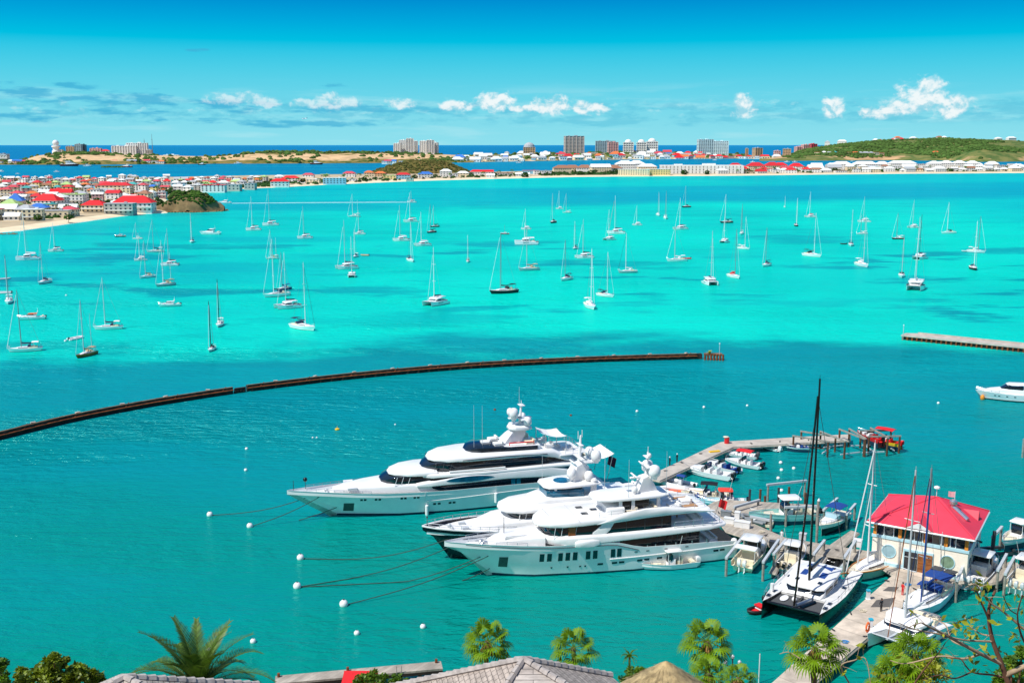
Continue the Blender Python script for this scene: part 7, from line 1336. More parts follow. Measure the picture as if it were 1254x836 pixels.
# -- front catamaran, blue canvas sloop
th, L = craft('catamaran', 'white catamaran with orange life ring moored at the right side of the main dock', 'catamaran', (1136, 766), (1082, 801), 11.5); tz = zfor(th.location + Vector((0, 0, 0)), 574); catamaran(th, L, tz, 'white_hull', 'white_matte', 'pale_grey', None, None, None, 6.2); wire(th, [(.43 * L, 0, 1.6), (.07 * L, 0, tz * .97)], .06, 'varnish', 'furled_jib'); b = MB(); b.tube([(.36 * L + .38 * math.cos(a), -3.0, 2.0 + .55 * math.sin(a)) for a in [k * math.pi / 6 for k in range(13)]], .13, 6); obj('life_ring', b, 'orange', th)
th, L = craft('sailing_boat', 'white sloop with royal blue canopy and solar panels, right of the main dock', 'sailing boat', (1156, 726), (1106, 764), 13.0); tz = zfor(th.location, 571); monohull(th, L, tz, 'pale_blue', 'blue_canvas', 'mid_grey', 'navy_canvas', None); bimini(th, -.33 * L, 3.3, 3.4, 3.3, 'blue_canvas', 1.8); bimini(th, -.12 * L, 2.7, 1.8, 3.0, 'blue_canvas', .9)
for y in (.85, -.85): b = MB(); b.box((-.46 * L, y, 3.5), (1.5, 1.5, .07)); obj('solar_panel', b, 'dark_grey', th, 0)
b = MB(); b.tube([(-.43 * L, 1.6, 1.2), (-.43 * L, 1.7, 3.4)], .04, 4); b.tube([(-.49 * L, -1.6, 1.2), (-.49 * L, -1.7, 3.4)], .04, 4); obj('panel_frame', b, 'steel', th); b = MB(); b.box((-.5 * L, -1.3, 1.9), (.2, .5, .7)); obj('life_sling', b, 'orange', th)
wire(th, [(.2 * L, .5, 1.5), (.08 * L, 0, tz * .9)], .1, 'blue_canvas', 'furled_staysail')
th, L = craft('dinghy', 'rubber dinghy with blue cover behind the solar panels', 'dinghy', (1164, 706), (1141, 716), 5); dinghy_parts(th, L, 'navy', True)
# -- motor yacht at the right edge
th, L = craft('motor_boat', 'sleek white motor yacht entering at the right edge of the picture', 'motor boat', (1278, 492), (1203, 488), 17, 0, 'motor boats out on the bay')
st = mono_hull(L, 4.8, 1.75, .12, .9); h = obj('hull', hullmb(st, 0, .3, 2), ['white_hull', 'black', 'white_matte'], th, 40); b = sl([(.4 * L, .3, 2.0, 2.3), (.3 * L, 1.1, 1.9, 2.7), (.15 * L, 1.7, 1.8, 2.95), (-.2 * L, 1.9, 1.7, 3.0)], .2); obj('cabin', b, 'white', th); b = sl([(.17 * L, 1.0, 2.85, 3.0), (.08 * L, 1.6, 2.85, 3.9), (-.1 * L, 1.8, 2.85, 4.0)], .05); obj('windscreen', b, 'glass', th); b = sl([(.1 * L, .9, 3.85, 3.95), (.05 * L, 1.7, 3.85, 4.1), (-.2 * L, 1.8, 3.85, 4.1)], .1); obj('roof', b, 'white', th)
for x in (.25, .2, .1, .0): hullwin(h, st, x * L, 1.25, .45, .2, name='porthole')
b = MB(); rail(b, dense([(.2 * L, 1.9, 1.95), (.4 * L, .9, 2.15), (.49 * L, 0, 2.3), (.4 * L, -.9, 2.15), (.2 * L, -1.9, 1.95)], 1.4), .6, .03); obj('bow_rail', b, 'steel', th)
b = MB(); b.lathe([(.1, -.3), (.5, 0), (.5, .8), (.1, 1.2)], (0, 0, 0), 10); tag(obj('marker_buoy', b, 'awn_orange', None, 60, at(1203, 489)), 'orange yellow buoy at the bow of the right edge motor yacht', 'buoy')
# ------------------------------------------------------------------ the red roofed waterfront building
a, c = at(1066.5, 689, 1.2), at(1184, 708.5, 1.2); d = c - a; Lf = d.length; rzb = math.atan2(d.y, d.x); e = at(1208, 677.5, 1.2) - c; Dp = 12.0; rzb -= R(5)
HB = zfor(a, 637) - 1.2; BLD = thing('waterfront_building', 'cream two storey waterfront building with a pinkish red hipped roof and round windows', 'building', a, rzb)
hw_ = HB * .62; b = MB()
b.box((Lf / 2, Dp / 2, hw_ / 2 + .1), (Lf, Dp, hw_ + .2)); obj('lower_wall', b, 'wall_cream', BLD, 0)
b = MB(); b.box((Lf / 2, Dp / 2, -.25), (Lf + .3, Dp + .3, 1.7)); obj('plinth', b, 'pale_blue', BLD, 0)
b = MB(); b.box((Lf / 2, Dp / 2, hw_ + .3), (Lf + .24, Dp + .24, .38)); obj('sill_band', b, 'pale_blue', BLD, 0)
b = MB(); b.box((Lf / 2, Dp / 2, hw_ + .5 + (HB - hw_ - .5) / 2), (Lf - .5, Dp - .5, HB - hw_ - .5)); obj('upper_glazing', b, 'glass', BLD, 0)
zc, zh = (hw_ + .5 + HB) / 2, HB - hw_ - .5
for i in range(5):
    x = [.28, Lf * .29, Lf * .56, Lf * .77, Lf - .28][i]; b = MB(); b.box((x, .18, zc), (.44, .42, zh)); obj('orange_post', b, 'awn_orange', BLD, 0)
for y in (Dp * .3, Dp * .62, Dp - .28): b = MB(); b.box((Lf - .18, y, zc), (.42, .44, zh)); obj('orange_post', b, 'awn_orange', BLD, 0)
for x in (1.5, 2.8, 5.6, 6.7, 9.1, 10.3, 11.0, 12.4, 13.4):
    if x < Lf - .6: b = MB(); b.box((x, .2, zc), (.12, .2, zh)); obj('mullion', b, 'white', BLD, 0)
for y in (1.6, 4.6, 5.8, 8.2): b = MB(); b.box((Lf - .2, y, zc), (.2, .12, zh)); obj('mullion', b, 'white', BLD, 0)
b = MB(); b.box((Lf / 2, .2, HB - .18), (Lf - .2, .3, .34)); b.box((Lf - .2, Dp / 2, HB - .18), (.3, Dp - .2, .34)); obj('head_beam', b, 'white', BLD, 0)
for x, m in ((Lf * .185, 'clear'), (Lf * .80, 'port_glass')):
    b = MB(); rr = .88; N = 24
    b.loft([[(x + r_ * math.cos(2 * math.pi * k / N), y, hw_ * .58 + r_ * math.sin(2 * math.pi * k / N)) for k in range(N)] for r_, y in ((rr + .11, .05), (rr + .11, -.1), (rr, -.1), (rr, .05))]); fr = obj('round_window', b, 'pale_blue', BLD, 50); b = MB(); b.loft([[(x + rr * math.cos(2 * math.pi * k / N), y, hw_ * .58 + rr * math.sin(2 * math.pi * k / N)) for k in range(N)] for y in (.02, -.045)]); obj('pane', b, m, fr, 0)
xd = Lf * .465; b = MB(); b.box((xd + .4, -.06, 1.55), (4.0, .2, 3.2)); obj('door_surround', b, 'pale_blue', BLD, 0)
b = MB(); b.box((xd - .55, -.2, 1.42), (1.7, .16, 2.8)); dr = obj('glass_door', b, 'glass', BLD, 0); b = MB(); b.box((xd - .55, -.3, 1.4), (.08, .08, 2.8)); b.box((xd - .55, -.3, 2.1), (1.7, .06, .08)); obj('frame', b, 'pale_grey', dr, 0); b = MB(); b.box((xd + 1.35, -.2, 1.42), (1.9, .16, 2.8)); dr = obj('wooden_door', b, 'door_wood', BLD, 0)
for z in (.75, 1.5, 2.25): b = MB(); b.box((xd + 1.35, -.29, z), (1.7, .05, .07)); obj('rail', b, 'varnish', dr, 0)
for y, w, h in ((2.0, 1.0, 1.3), (4.4, 1.1, 2.4), (6.2, 1.1, 2.4), (8.4, 1.4, 2.4)): b = MB(); b.box((Lf + .03, y, h / 2 + .5 + (.9 if h < 2 else 0)), (.12, w, h)); obj('side_door' if h > 2 else 'side_window_or_reflection', b, 'tint', BLD, 0)
b = MB(); b.box((Lf + .3, 7.3, hw_ * .9), (.7, .12, .12)); b.box((Lf + .6, 7.3, hw_ * .9 - .12), (.4, .3, .2)); obj('wall_lamp', b, 'dark_grey', BLD, 0)
o = .75; R0 = HB + .02; apx = Vector((Lf * .56, Dp * .52, R0 + 2.9)); b = MB(); A4 = [Vector((-o, -o, R0)), Vector((Lf + o, -o, R0)), Vector((Lf + o, Dp + o, R0)), Vector((-o, Dp + o, R0))]
b.loft([[p - Vector((0, 0, .26)) for p in A4], A4, [apx + Vector((x, y, 0)) for x, y in ((-.5, -.05), (.5, -.05), (.5, .05), (-.5, .05))]]); rf = obj('roof', b, 'roof_pink', BLD, 0)
b = MB(); W2 = Dp * .86; yb = Dp * .06; R1 = [(-o - .02, yb + .5, R0 + .05), (-o - .02, yb + W2 - .5, R0 + .05)]; rz_ = R0 + 1.95
b.loft([[(-o + .02, yb - .3, R0 + .02), (1.7, yb + W2 / 2, rz_), (-o + .02, yb + W2 + .3, R0 + .02)], [(Lf * .45, yb - .3, R0 + .02), (Lf * .45, yb + W2 / 2, rz_), (Lf * .45, yb + W2 + .3, R0 + .02)]]); obj('side_hip', b, 'roof_pink', rf, 0)
b = MB(); dx = Lf * .49; dw = 2.0; b.loft([[(dx - dw, -o - .05, R0 + .1), (dx, -o - .05, R0 + 1.25), (dx + dw, -o - .05, R0 + .1)], [(dx - .3, 2.6, R0 + 1.2), (dx, 2.9, R0 + 1.35), (dx + .3, 2.6, R0 + 1.2)]]); dm = obj('dormer', b, 'roof_pink', rf, 0); b = MB(); b.loft([[(dx - dw * .8, -o - .07, R0 + .14), (dx, -o - .07, R0 + 1.02), (dx + dw * .8, -o - .07, R0 + .14)], [(dx - dw * .8, -o - .13, R0 + .14), (dx, -o - .13, R0 + 1.02), (dx + dw * .8, -o - .13, R0 + .14)]]); obj('gable_panel', b, 'white', dm, 0)
b = MB()
for p, q_ in zip(A4, A4[1:] + A4[:1]): b.tube([p + Vector((0, 0, -.14)), q_ + Vector((0, 0, -.14))], .14, 4)
obj('gutter', b, 'white', rf, 0)
for q_ in A4:
    b = MB(); b.tube([q_ + Vector((0, 0, .05)), apx + Vector((0, 0, .06))], .11, 5); obj('hip_cap', b, 'roof_pink', rf, 40)
def onroof(u, v): p = A4[1].lerp(A4[2], u); return p.lerp(apx, v)
p0, p1 = onroof(.42, .62), onroof(.30, .26); b = MB(); b.tube([p0 + Vector((0, 0, .35)), p1 + Vector((0, 0, .3))], .3, 6); b.lathe([(.35, -.3), (.35, .4), (.55, .5), (.55, .9), (.3, 1.1)], p0 + Vector((0, 0, .2)), 10); obj('roof_duct', b, 'steel', rf)
p0 = onroof(.62, .10); b = MB(); b.loft([[p0 + Vector((0, -.9, 0)), p0 + Vector((-.1, 0, 1.2)), p0 + Vector((0, .9, 0))], [p0 + Vector((-2.2, -.3, .95)), p0 + Vector((-2.2, 0, 1.15)), p0 + Vector((-2.2, .3, .95))]]); dm = obj('side_dormer', b, 'roof_pink', rf, 0); b = MB(); b.add([p0 + Vector((.04, -.8, .05)), p0 + Vector((-.05, 0, 1.1)), p0 + Vector((.04, .8, .05))], [(0, 1, 2)]); obj('dormer_window', b, 'glass', dm, 0)
b = MB(); b.tube([apx, apx + Vector((0, 0, 1.4))], .05, 5); b.lathe([(.1, 1.3), (.45, 1.35), (.4, 1.55), (.05, 1.7)], apx, 8); obj('roof_vent', b, 'white', rf)
q_ = apx + Vector((2.4, .4, -.75)); b = MB(); b.tube([q_, q_ + Vector((0, 0, 1.9))], .04, 5); fp = obj('flagpole', b, 'white', rf); b = MB(); b.loft([[q_ + Vector((-.05, 0, 1.0)), q_ + Vector((-.05, 0, 1.85))], [q_ + Vector((-.5, .1, .95)), q_ + Vector((-.5, .1, 1.75))], [q_ + Vector((-.9, 0, 1.0)), q_ + Vector((-.9, 0, 1.8))]], False, False); obj('flag', b, 'flag_red', fp, 0)
# pale blue sail banner, dinghy and pole by the door
bp = at(1139, 695, 1.35); h = zfor(bp, 664) - 1.35; b = MB(); b.loft([[(-.1, 0, 0), (-.1, .06, 0)], [(.9, 0, .1), (.9, .06, .1)], [(-1.1, 0, h * .55), (-1.1, .06, h * .55)], [(-1.6, 0, h), (-1.6, .06, h)]][:0] or [[(-.35, 0, .1), (.95, 0, .1), (-1.2, 0, h), (-1.45, 0, h)], [(-.35, .06, .1), (.95, .06, .1), (-1.2, .06, h), (-1.45, .06, h)]]); tag(obj('sail_banner', b, 'banner_blue', None, 0, bp), 'pale blue leaning sail shaped banner by the wooden door', 'banner')
th, L = craft('dinghy', 'white dinghy leaning on the dock by the left round window', 'dinghy', (1097, 690), (1079, 686), 3.6, 1.4); dinghy_parts(th, L, 'white', False, 'gelcream')
b = MB(); b.tube([(0, 0, 0), (0, 0, zfor(at(1150, 707, 1.3), 651) - 1.3)], .05, 6); tag(obj('flag_pole', b, 'pale_grey', None, 40, at(1150, 707, 1.3)), 'thin pole standing in front of the right round window', 'pole')
for px, py, w, d, h, m, l in ((893, 640, 1.6, .8, .8, 'white', 'white locker on the quay by the yacht sterns, left one'), (903, 634, .8, .8, 1.0, 'white', 'white upright box on the quay corner'), (909, 645, 2.4, .9, .9, 'white', 'long white locker on the quay beside the inflatable'), (946, 668, .9, .9, .7, 'dark_grey', 'dark box on the quay behind the twin engine boat'), (983, 660, 1.0, .8, .9, 'pale_grey', 'pale box on the quay behind the black masts'), (1050, 668, 1.2, 1.2, .9, 'white', 'white round tank by the ketch masts'), (889, 632, 1.6, .8, .9, 'mid_grey', 'grey locker at the yacht stern corner')):
    th = thing('dock_locker', l, 'locker', at(px, py, 1.26), R(-25), 'lockers on the quay'); b = MB(); b.box((0, 0, h / 2), (w, d, h)); obj('box', b, m, th, 0); b = MB(); b.box((0, 0, h + .04), (w + .1, d + .1, .09)); obj('lid', b, m, th, 0)
# ------------------------------------------------------------------ hillside under the camera
P('hill_soil', '#6b5a3e', .95, .3, .4, .05); P('fan_leaf', '#64840a', .55, .12, .6, 0, 0, .2, 0, .12, .08); P('fan_dead', '#8a6a3a', .9, .3, 2, 0, 0, .2, 0, .3); P('palm_trunk', '#7a6753', .95, .3, 3, .03); P('date_leaf', '#516c26', .5, .25, 1.5, 0, 0, .4, 0, .3, .2); P('bush_leaf', '#55761a', .5, .3, .8, 0, 0, .4, 0, .4, .3); P('bush_dark', '#6a7a1a', .5, .3, .8, 0, 0, .4, 0, .4, .3); P('bark_pale', '#a58e72', .9, .25, 3, .02); P('leaf_yellow', '#8f9420', .5, .3, 1, 0, 0, .4, 0, .35, .3)
P('bark_dark', '#6d4a36', .9, .3, 3, .02)
TZ = [(-40, 52.5), (0, 51.5), (9, 48.5), (20, 41.5), (45, 30.5), (60, 23), (76, 13.5), (92, 5), (104, 1.6), (113, -1.5)]
def ground(x, y): return interp(TZ, y) + .5 * noise.noise(Vector((x, y, 0)) * .12)
rows = []
for i in range(61):
    x = -150 + 300 * i / 60; rows.append([Vector((x, y, ground(x, y) - (.0 if abs(x) < 90 else (abs(x) - 90) * .05))) for y in [-40 + 153 * j / 50 for j in range(51)]])
b = MB(); b.loft(rows, False, False); struct('hillside', b, 'hill_soil', 60)
# shingled roofs below the viewpoint
def shingle_mat(name, c1, c2, sx=.34, sz=.26):
    m = bpy.data.materials.new(name); m.use_nodes = True; g = NT(m.node_tree); b = m.node_tree.nodes['Principled BSDF']; uv = g.n('ShaderNodeTexCoord').outputs['UV']
    br = g.n('ShaderNodeTexBrick'); g.put(br.inputs['Vector'], uv); br.offset = .5; br.inputs['Scale'].default_value = 1; br.inputs['Brick Width'].default_value = sx; br.inputs['Row Height'].default_value = sz; br.inputs['Mortar Size'].default_value = .014; br.inputs['Mortar Smooth'].default_value = .3; br.inputs['Bias'].default_value = 0
    br.inputs[1].default_value = (*lin(c1), 1); br.inputs[2].default_value = (*lin(c2), 1); br.inputs[3].default_value = (*lin(c1, .3), 1)
    nz = g.noise(g.vmul(uv, (.5, 2.5, 1)), 1.6, 5, .65); x = g.mix(1.0, br.outputs[0], g.mr(nz, .3, .7, .72, 1.2), 'MULTIPLY'); fine = g.noise(g.vmul(uv, (1, 9, 1)), 6, 4); x = g.mix(1.0, x, g.mr(fine, .3, .7, .88, 1.1), 'MULTIPLY'); g.put(b.inputs['Base Color'], x); b.inputs['Roughness'].default_value = .9
    bp = g.n('ShaderNodeBump'); bp.inputs['Distance'].default_value = .03; bp.inputs['Strength'].default_value = .8; g.put(bp.inputs['Height'], g.m('ADD', g.m('SUBTRACT', 1.0, br.outputs[1]), g.m('MULTIPLY', fine, .4))); g.put(b.inputs['Normal'], bp.outputs[0]); MT[name] = m
shingle_mat('shingle', '#b3a69b', '#9d9188'); shingle_mat('shingle_light', '#c3bab2', '#a99f98', 1.6, .26); shingle_mat('shingle_left', '#b0a89e', '#928a82', .5, .24)
def roofplane(parent, name, pts, mat):
    b = MB(); n = len(pts); o = obj(name, b, mat, parent, 0); u = (pts[1] - pts[0]).normalized(); nn = u.cross(pts[-1] - pts[0]).normalized(); v = nn.cross(u); dn = nn * (-.12 if nn.z > 0 else .12)
    me = o.data; vs_ = [tuple(p) for p in pts] + [tuple(p + dn) for p in pts]; fs = [tuple(range(n)), tuple(range(2 * n - 1, n - 1, -1))] + [(i, (i + 1) % n, n + (i + 1) % n, n + i) for i in range(n)]; me.from_pydata(vs_, [], fs); uvl = me.uv_layers.new(name='UVMap')
    for lp in me.loops: p = Vector(vs_[lp.vertex_index]) - pts[0]; uvl.data[lp.index].uv = (p.dot(u), p.dot(v))
    return o
def hiproof(name, lab, apex, corners, mats, wallh, cat='building'):
    c = sum((Vector(q) for q in corners), Vector()) / len(corners); gz = ground(c.x, c.y); th = thing(name, lab, cat, (c.x, c.y, gz)); o = Vector((c.x, c.y, gz)); A = Vector(apex) - o; Cs = [Vector(q) - o for q in corners]; n = len(Cs)
    for i in range(n): roofplane(th, 'roof', [Cs[i], Cs[(i + 1) % n], A], mats[i % len(mats)])
    for q in Cs:
        b = MB(); d = (A - q); k = int(d.length / .42); r_ = random.Random(int(q.x * 10))
        for i in range(k): p = q + d * ((i + .5) / k); e = d.normalized(); b.tube([p - e * .24 + Vector((0, 0, .05)), p + e * .24 + Vector((0, 0, .02))], [.17, .13], 6)
        obj('hip_tile', b, 'ridge_tile', th, 0)
    b = MB(); zt = min(q.z for q in Cs); b.prism([(q.x * .92, q.y * .92) for q in Cs], -1.5, zt - .1); obj('wall', b, 'w_cream', th, 0); return th
P('ridge_tile', '#a8a09a', .9, .25, 3, .02)
D0 = 44.0; ap = aty(641, 807, D0); e1 = 3.3
def low(px, py, Y): return aty(px, py, Y)
cz = ap.z - 3.1
hiproof('shingle_house', 'large grey shingled hip roof of a house at the bottom centre', ap, [tuple(aty(508, 1010, 38)), tuple(aty(970, 1010, 38)), tuple(aty(748, 827, 47)), tuple(aty(478, 841, 47))], ['shingle_light', 'shingle', 'shingle', 'shingle'], 4)
ap2 = aty(152, 829, 40.0); hiproof('shingle_house', 'weathered shingle roof at the bottom left beside the date palm', ap2, [(ap2.x - 5, ap2.y - 4, ap2.z - 1.9), (ap2.x + 7.5, ap2.y - 3.4, ap2.z - 1.7), (ap2.x + 4.5, ap2.y + 3.6, ap2.z - 2.3), (ap2.x - 3, ap2.y + 3.6, ap2.z - 2.6)], ['shingle_left'], 3)
# thatched hut
ap3 = aty(816, 809.5, 56); th = thing('thatched_hut', 'round hut with a straw thatched conical roof at the bottom', 'hut', (ap3.x, ap3.y, ground(ap3.x, ap3.y))); zz = ap3.z - th.location.z; P('thatch', '#a8946c', .95, .3, 2.5, .06); b = MB(); N = 40
b.loft([[(r_ * (1 + .03 * math.sin(k * 2.7)) * math.cos(2 * math.pi * k / N), r_ * math.sin(2 * math.pi * k / N), zz - dz + .04 * math.sin(k * 3.1 + dz * 9)) for k in range(N)] for r_, dz in ((.06, 0), (.5, .3), (1.0, .72), (1.6, 1.18), (2.2, 1.66), (2.7, 2.0), (2.6, 2.15))]); obj('roof', b, 'thatch', th, 50); q = random.Random(4); b = MB()
for _ in range(900):
    a_ = q.random() * 6.283; r0 = q.uniform(.1, 2.6); l = q.uniform(.2, .5); f_ = lambda r_: zz - .74 * r_; d = Vector((math.cos(a_), math.sin(a_), 0)); p0 = d * r0; p1 = d * (r0 + l) + Vector((q.uniform(-.08, .08), q.uniform(-.08, .08), 0)); s = Vector((-d.y, d.x, 0)) * .018; p0.z = f_(r0) + .03; p1.z = f_(r0 + l) + q.uniform(.03, .1); b.quad(p0 - s, p0 + s, p1 + s, p1 - s)
obj('straw', b, 'thatch', th, 0); b = MB()
for k in range(6): a_ = k * math.pi / 3; b.tube([(2.0 * math.cos(a_), 2.0 * math.sin(a_), -1), (2.0 * math.cos(a_), 2.0 * math.sin(a_), zz - 1.4)], .09, 6)
obj('post', b, 'bark_pale', th)
# ------------------------------------------------------------------ palms
def fan_palm(px, py, Y, R_, lab, nleaf=46, seed=1, gold=.0, spike=True):
    c = aty(px, py, Y); g0 = ground(c.x, c.y); th = thing('fan_palm', lab, 'palm', (c.x, c.y, g0), 0, 'fan palms below the viewpoint'); hh = c.z - g0; q = random.Random(seed)
    b = MB(); pts = [(.15 * math.sin(i * .9 + seed), .1 * math.cos(i), hh * i / 10 - (.5 if i == 0 else 0)) for i in range(11)]; pts[-1] = (0, 0, hh); b.tube(pts, [.24 - .007 * i for i in range(11)], 10); obj('trunk', b, 'palm_trunk', th, 60)
    b = MB(); dead = MB(); pet = MB()
    for i in range(nleaf):
        a = i * 2.39996 + q.uniform(-.2, .2); u = (i + .5) / nleaf; el = lerp(1.3, -.62, u ** .8) + q.uniform(-.12, .12); ln = R_ * .66 * q.uniform(.85, 1.1); m = b if not (u > .93 and q.random() < .7) else dead
        d = Vector((math.cos(a) * math.cos(el), math.sin(a) * math.cos(el), math.sin(el))); o = Vector((0, 0, hh)) + Vector((d.x, d.y, 0)) * .1; e = o + d * ln - Vector((0, 0, ln * .12)); pet.tube([o, o.lerp(e, .5) + Vector((0, 0, .04)), e], .022, 4)
        side = d.cross(Vector((0, 0, 1))); side = side.normalized() if side.length > .05 else Vector((1, 0, 0)); nm = side.cross(d).normalized(); fr = R_ * .62 * q.uniform(.85, 1.12); ns = 17
        for k in range(ns):
            an = lerp(-1.95, 1.95, k / (ns - 1)); sd = (d * math.cos(an) + side * math.sin(an)); l = fr * (.72 + .28 * math.cos(an * .55)) * q.uniform(.9, 1.05); w = .5 * fr * 3.9 / ns * .62; sw = (side * math.cos(an) - d * math.sin(an)) * w * .9; droop = Vector((0, 0, -1)) * l; fold = nm * (.02 * (1 if k % 2 else -1))
            p0 = e + sd * l * .06; p1 = e + sd * l * .5 + droop * .05 + fold; p2 = e + sd * l * .78 + droop * .18; p3 = e + sd * l * q.uniform(.9, 1.0) + droop * q.uniform(.4, .62)
            m.add([p0, p1 - sw, p1 + sw, p2 - sw * .6, p2 + sw * .6, p3], [(0, 1, 2), (1, 3, 4, 2), (3, 5, 4)])
    if spike: b.add([Vector((-.03, 0, hh)), Vector((.03, 0, hh)), Vector((.02, .01, hh + R_ * .95))], [(0, 1, 2)])
    obj('crown', b, 'fan_leaf', th, 0); obj('petioles', pet, 'fan_leaf', th, 0)
    if dead.v:
        for i in range(26):
            a = q.random() * 6.28; o = Vector((math.cos(a) * .2, math.sin(a) * .2, hh - .15)); w = Vector((-math.sin(a), math.cos(a), 0)) * .12; l = q.uniform(.5, 1.1) * R_ * .55; e = o + Vector((math.cos(a) * .35, math.sin(a) * .35, -l)); dead.add([o - w * .4, o + w * .4, e + w, e - w], [(0, 1, 2, 3)])
        obj('dead_skirt', dead, 'fan_dead', th, 0)
    return th
fan_palm(597, 784, 78, 1.75, 'fan palm standing left of the big shingled roof apex', 23, 3); fan_palm(702, 792, 76, 1.65, 'fan palm standing right of the big shingled roof apex', 21, 5); fan_palm(866, 784, 72, 1.75, 'fan palm left of the large black hulled catamaran', 22, 7); fan_palm(998, 793, 66, 1.75, 'fan palm in front of the main dock', 25, 9, spike=False); fan_palm(1121, 800, 58, 1.45, 'fan palm overlapping the front catamaran', 30, 12, spike=False); fan_palm(869, 824, 66, 1.15, 'low fan palm under the taller palm left of the catamaran', 22, 15, spike=False); fan_palm(905, 829, 64, 1.0, 'small fan palm at the bottom edge below the pole', 20, 16, spike=False); fan_palm(1098, 830, 56, 1.5, 'low fan palm at the bottom edge in front of the front catamaran', 28, 18, spike=False)
def feather_palm(px, py, Y, R_, nf, lab, seed, m='date_leaf', lo=-.3, hi=1.45, name='date_palm', rx=0.0):
    c = aty(px, py, Y); g0 = ground(c.x, c.y); th = thing(name, lab, 'palm', (c.x, c.y, g0)); hh = c.z - g0; q = random.Random(seed); b = MB(); b.tube([(0, 0, -.4), (.05, 0, hh * .5), (0, 0, hh)], [.3 * R_ / 3, .26 * R_ / 3, .3 * R_ / 3], 9); obj('trunk', b, 'palm_trunk', th, 60)
    for i in range(nf):
        u = (i + .5) / nf; a = i * 2.39996; el = lerp(hi, lo, u); d = Vector((math.cos(a), math.sin(a), 0)); L = R_ * q.uniform(.85, 1.08); pts = []; p = Vector((0, 0, hh)); e = el
        for k in range(15): pts.append(p.copy()); p = p + (d * math.cos(e) + Vector((0, 0, math.sin(e)))) * L / 14; e -= (.05 + .028 * k * .3) * (1.1 if el < 1 else .7)
        b = MB(); b.tube(pts, [.035 - .0022 * k for k in range(15)], 4); sd = d.cross(Vector((0, 0, 1)))
        for k in range(1, 14):
            for h_ in range(3):
                p = pts[k].lerp(pts[min(14, k + 1)], h_ / 3); t_ = (pts[min(14, k + 1)] - pts[k - 1]).normalized(); up = sd.cross(t_).normalized(); ll = R_ * .17 * (math.sin(math.pi * min(.95, (k + h_ / 3) / 15 + .12)) ** .6) * q.uniform(.85, 1.1)
                for sg in (1, -1):
                    dr = (sd * sg * .75 + t_ * .75 + up * .28).normalized(); w = t_ * .03 * R_ / 3 + up * .012; b.add([p - w, p + w, p + dr * ll * .6 + w * .8, p + dr * ll - Vector((0, 0, .06 * ll)), p + dr * ll * .6 - w * .8], [(0, 1, 2, 4), (4, 2, 3)])
        obj('frond', b, m, th, 0)
    return th
feather_palm(243, 846, 50, 4.3, 38, 'date palm with stiff grey green feather fronds at the bottom left', 4, lo=.02); feather_palm(771, 803, 80, .9, 16, 'tiny slender palm left of the thatched hut', 6, 'fan_leaf', -.4, 1.2, 'slender_palm')
# ------------------------------------------------------------------ bushes and the bare tree
def leaves(b, p, n, r, q, s=.12, flat=.8):
    for _ in range(n):
        v = Vector((q.gauss(0, 1), q.gauss(0, 1), q.gauss(0, 1))); v = v.normalized() * r * q.random() ** .4; c = p + Vector((v.x, v.y, v.z * flat)); a = Vector((q.uniform(-1, 1), q.uniform(-1, 1), q.uniform(-.5, .9))).normalized(); k = a.cross(Vector((q.uniform(-1, 1), q.uniform(-1, 1), q.uniform(-1, 1)))).normalized(); l = s * q.uniform(.7, 1.4); b.add([c - a * l, c + k * l * .42, c + a * l, c - k * l * .42], [(0, 1, 2, 3)])
def bush(lst, Y, lab, m, seed, s=.12, n=170, name='bush'):
    q = random.Random(seed); c = aty(lst[0][0], lst[0][1], Y); g0 = ground(c.x, c.y); th = thing(name, lab, 'bush', (c.x, c.y, g0)); o = Vector((c.x, c.y, g0)); b = MB(); t_ = MB()
    for px, py, rp in lst:
        p = aty(px, py, Y + q.uniform(-.8, .8)); r = rp / ppm(p); p -= o; t_.tube([Vector((p.x * .2, p.y * .2, -.3)), Vector((p.x * .6, p.y * .6, p.z * .6)), p], [.08, .05, .02], 5)
        for _ in range(9): v = Vector((q.gauss(0, 1), q.gauss(0, 1), q.gauss(0, .8))).normalized() * r * .75; leaves(b, p + v, n // 9, r * .42, q, s)
        leaves(b, p, n // 2, r * .8, q, s)
    obj('stems', t_, 'bark_dark', th, 60); obj('foliage', b, m, th, 0); return th
bush([(60, 820, 16), (40, 832, 20), (75, 812, 10), (92, 828, 16), (112, 830, 10), (25, 826, 9), (66, 804, 6), (120, 836, 12), (70, 838, 22)], 46, 'olive green bush at the bottom left corner', 'bush_dark', 3, .13, 420); bush([(0, 812, 10), (-4, 830, 14), (3, 834, 8)], 44, 'leafy green branch at the far left edge', 'bush_leaf', 5, .12, 260); bush([(456, 828, 9), (445, 836, 12), (468, 832, 9), (486, 833, 9), (500, 838, 8)], 50, 'bright green bush beside the little jetty', 'bush_leaf', 7, .1, 260); bush([(775, 826, 11), (784, 820, 7), (766, 834, 9), (792, 834, 8)], 58, 'yellow green bush left of the thatched hut', 'bush_leaf', 9, .12, 260); bush([(1140, 815, 13), (1150, 830, 16), (1128, 838, 16), (1090, 838, 14), (1108, 824, 9)], 56, 'yellow green bush under the fan palm on the right', 'leaf_yellow', 11, .1, 240); bush([(1240, 815, 12), (1252, 800, 10), (1230, 832, 14), (1252, 832, 14)], 30, 'green bush at the bottom right corner behind the bare tree', 'bush_leaf', 13, .09, 260)
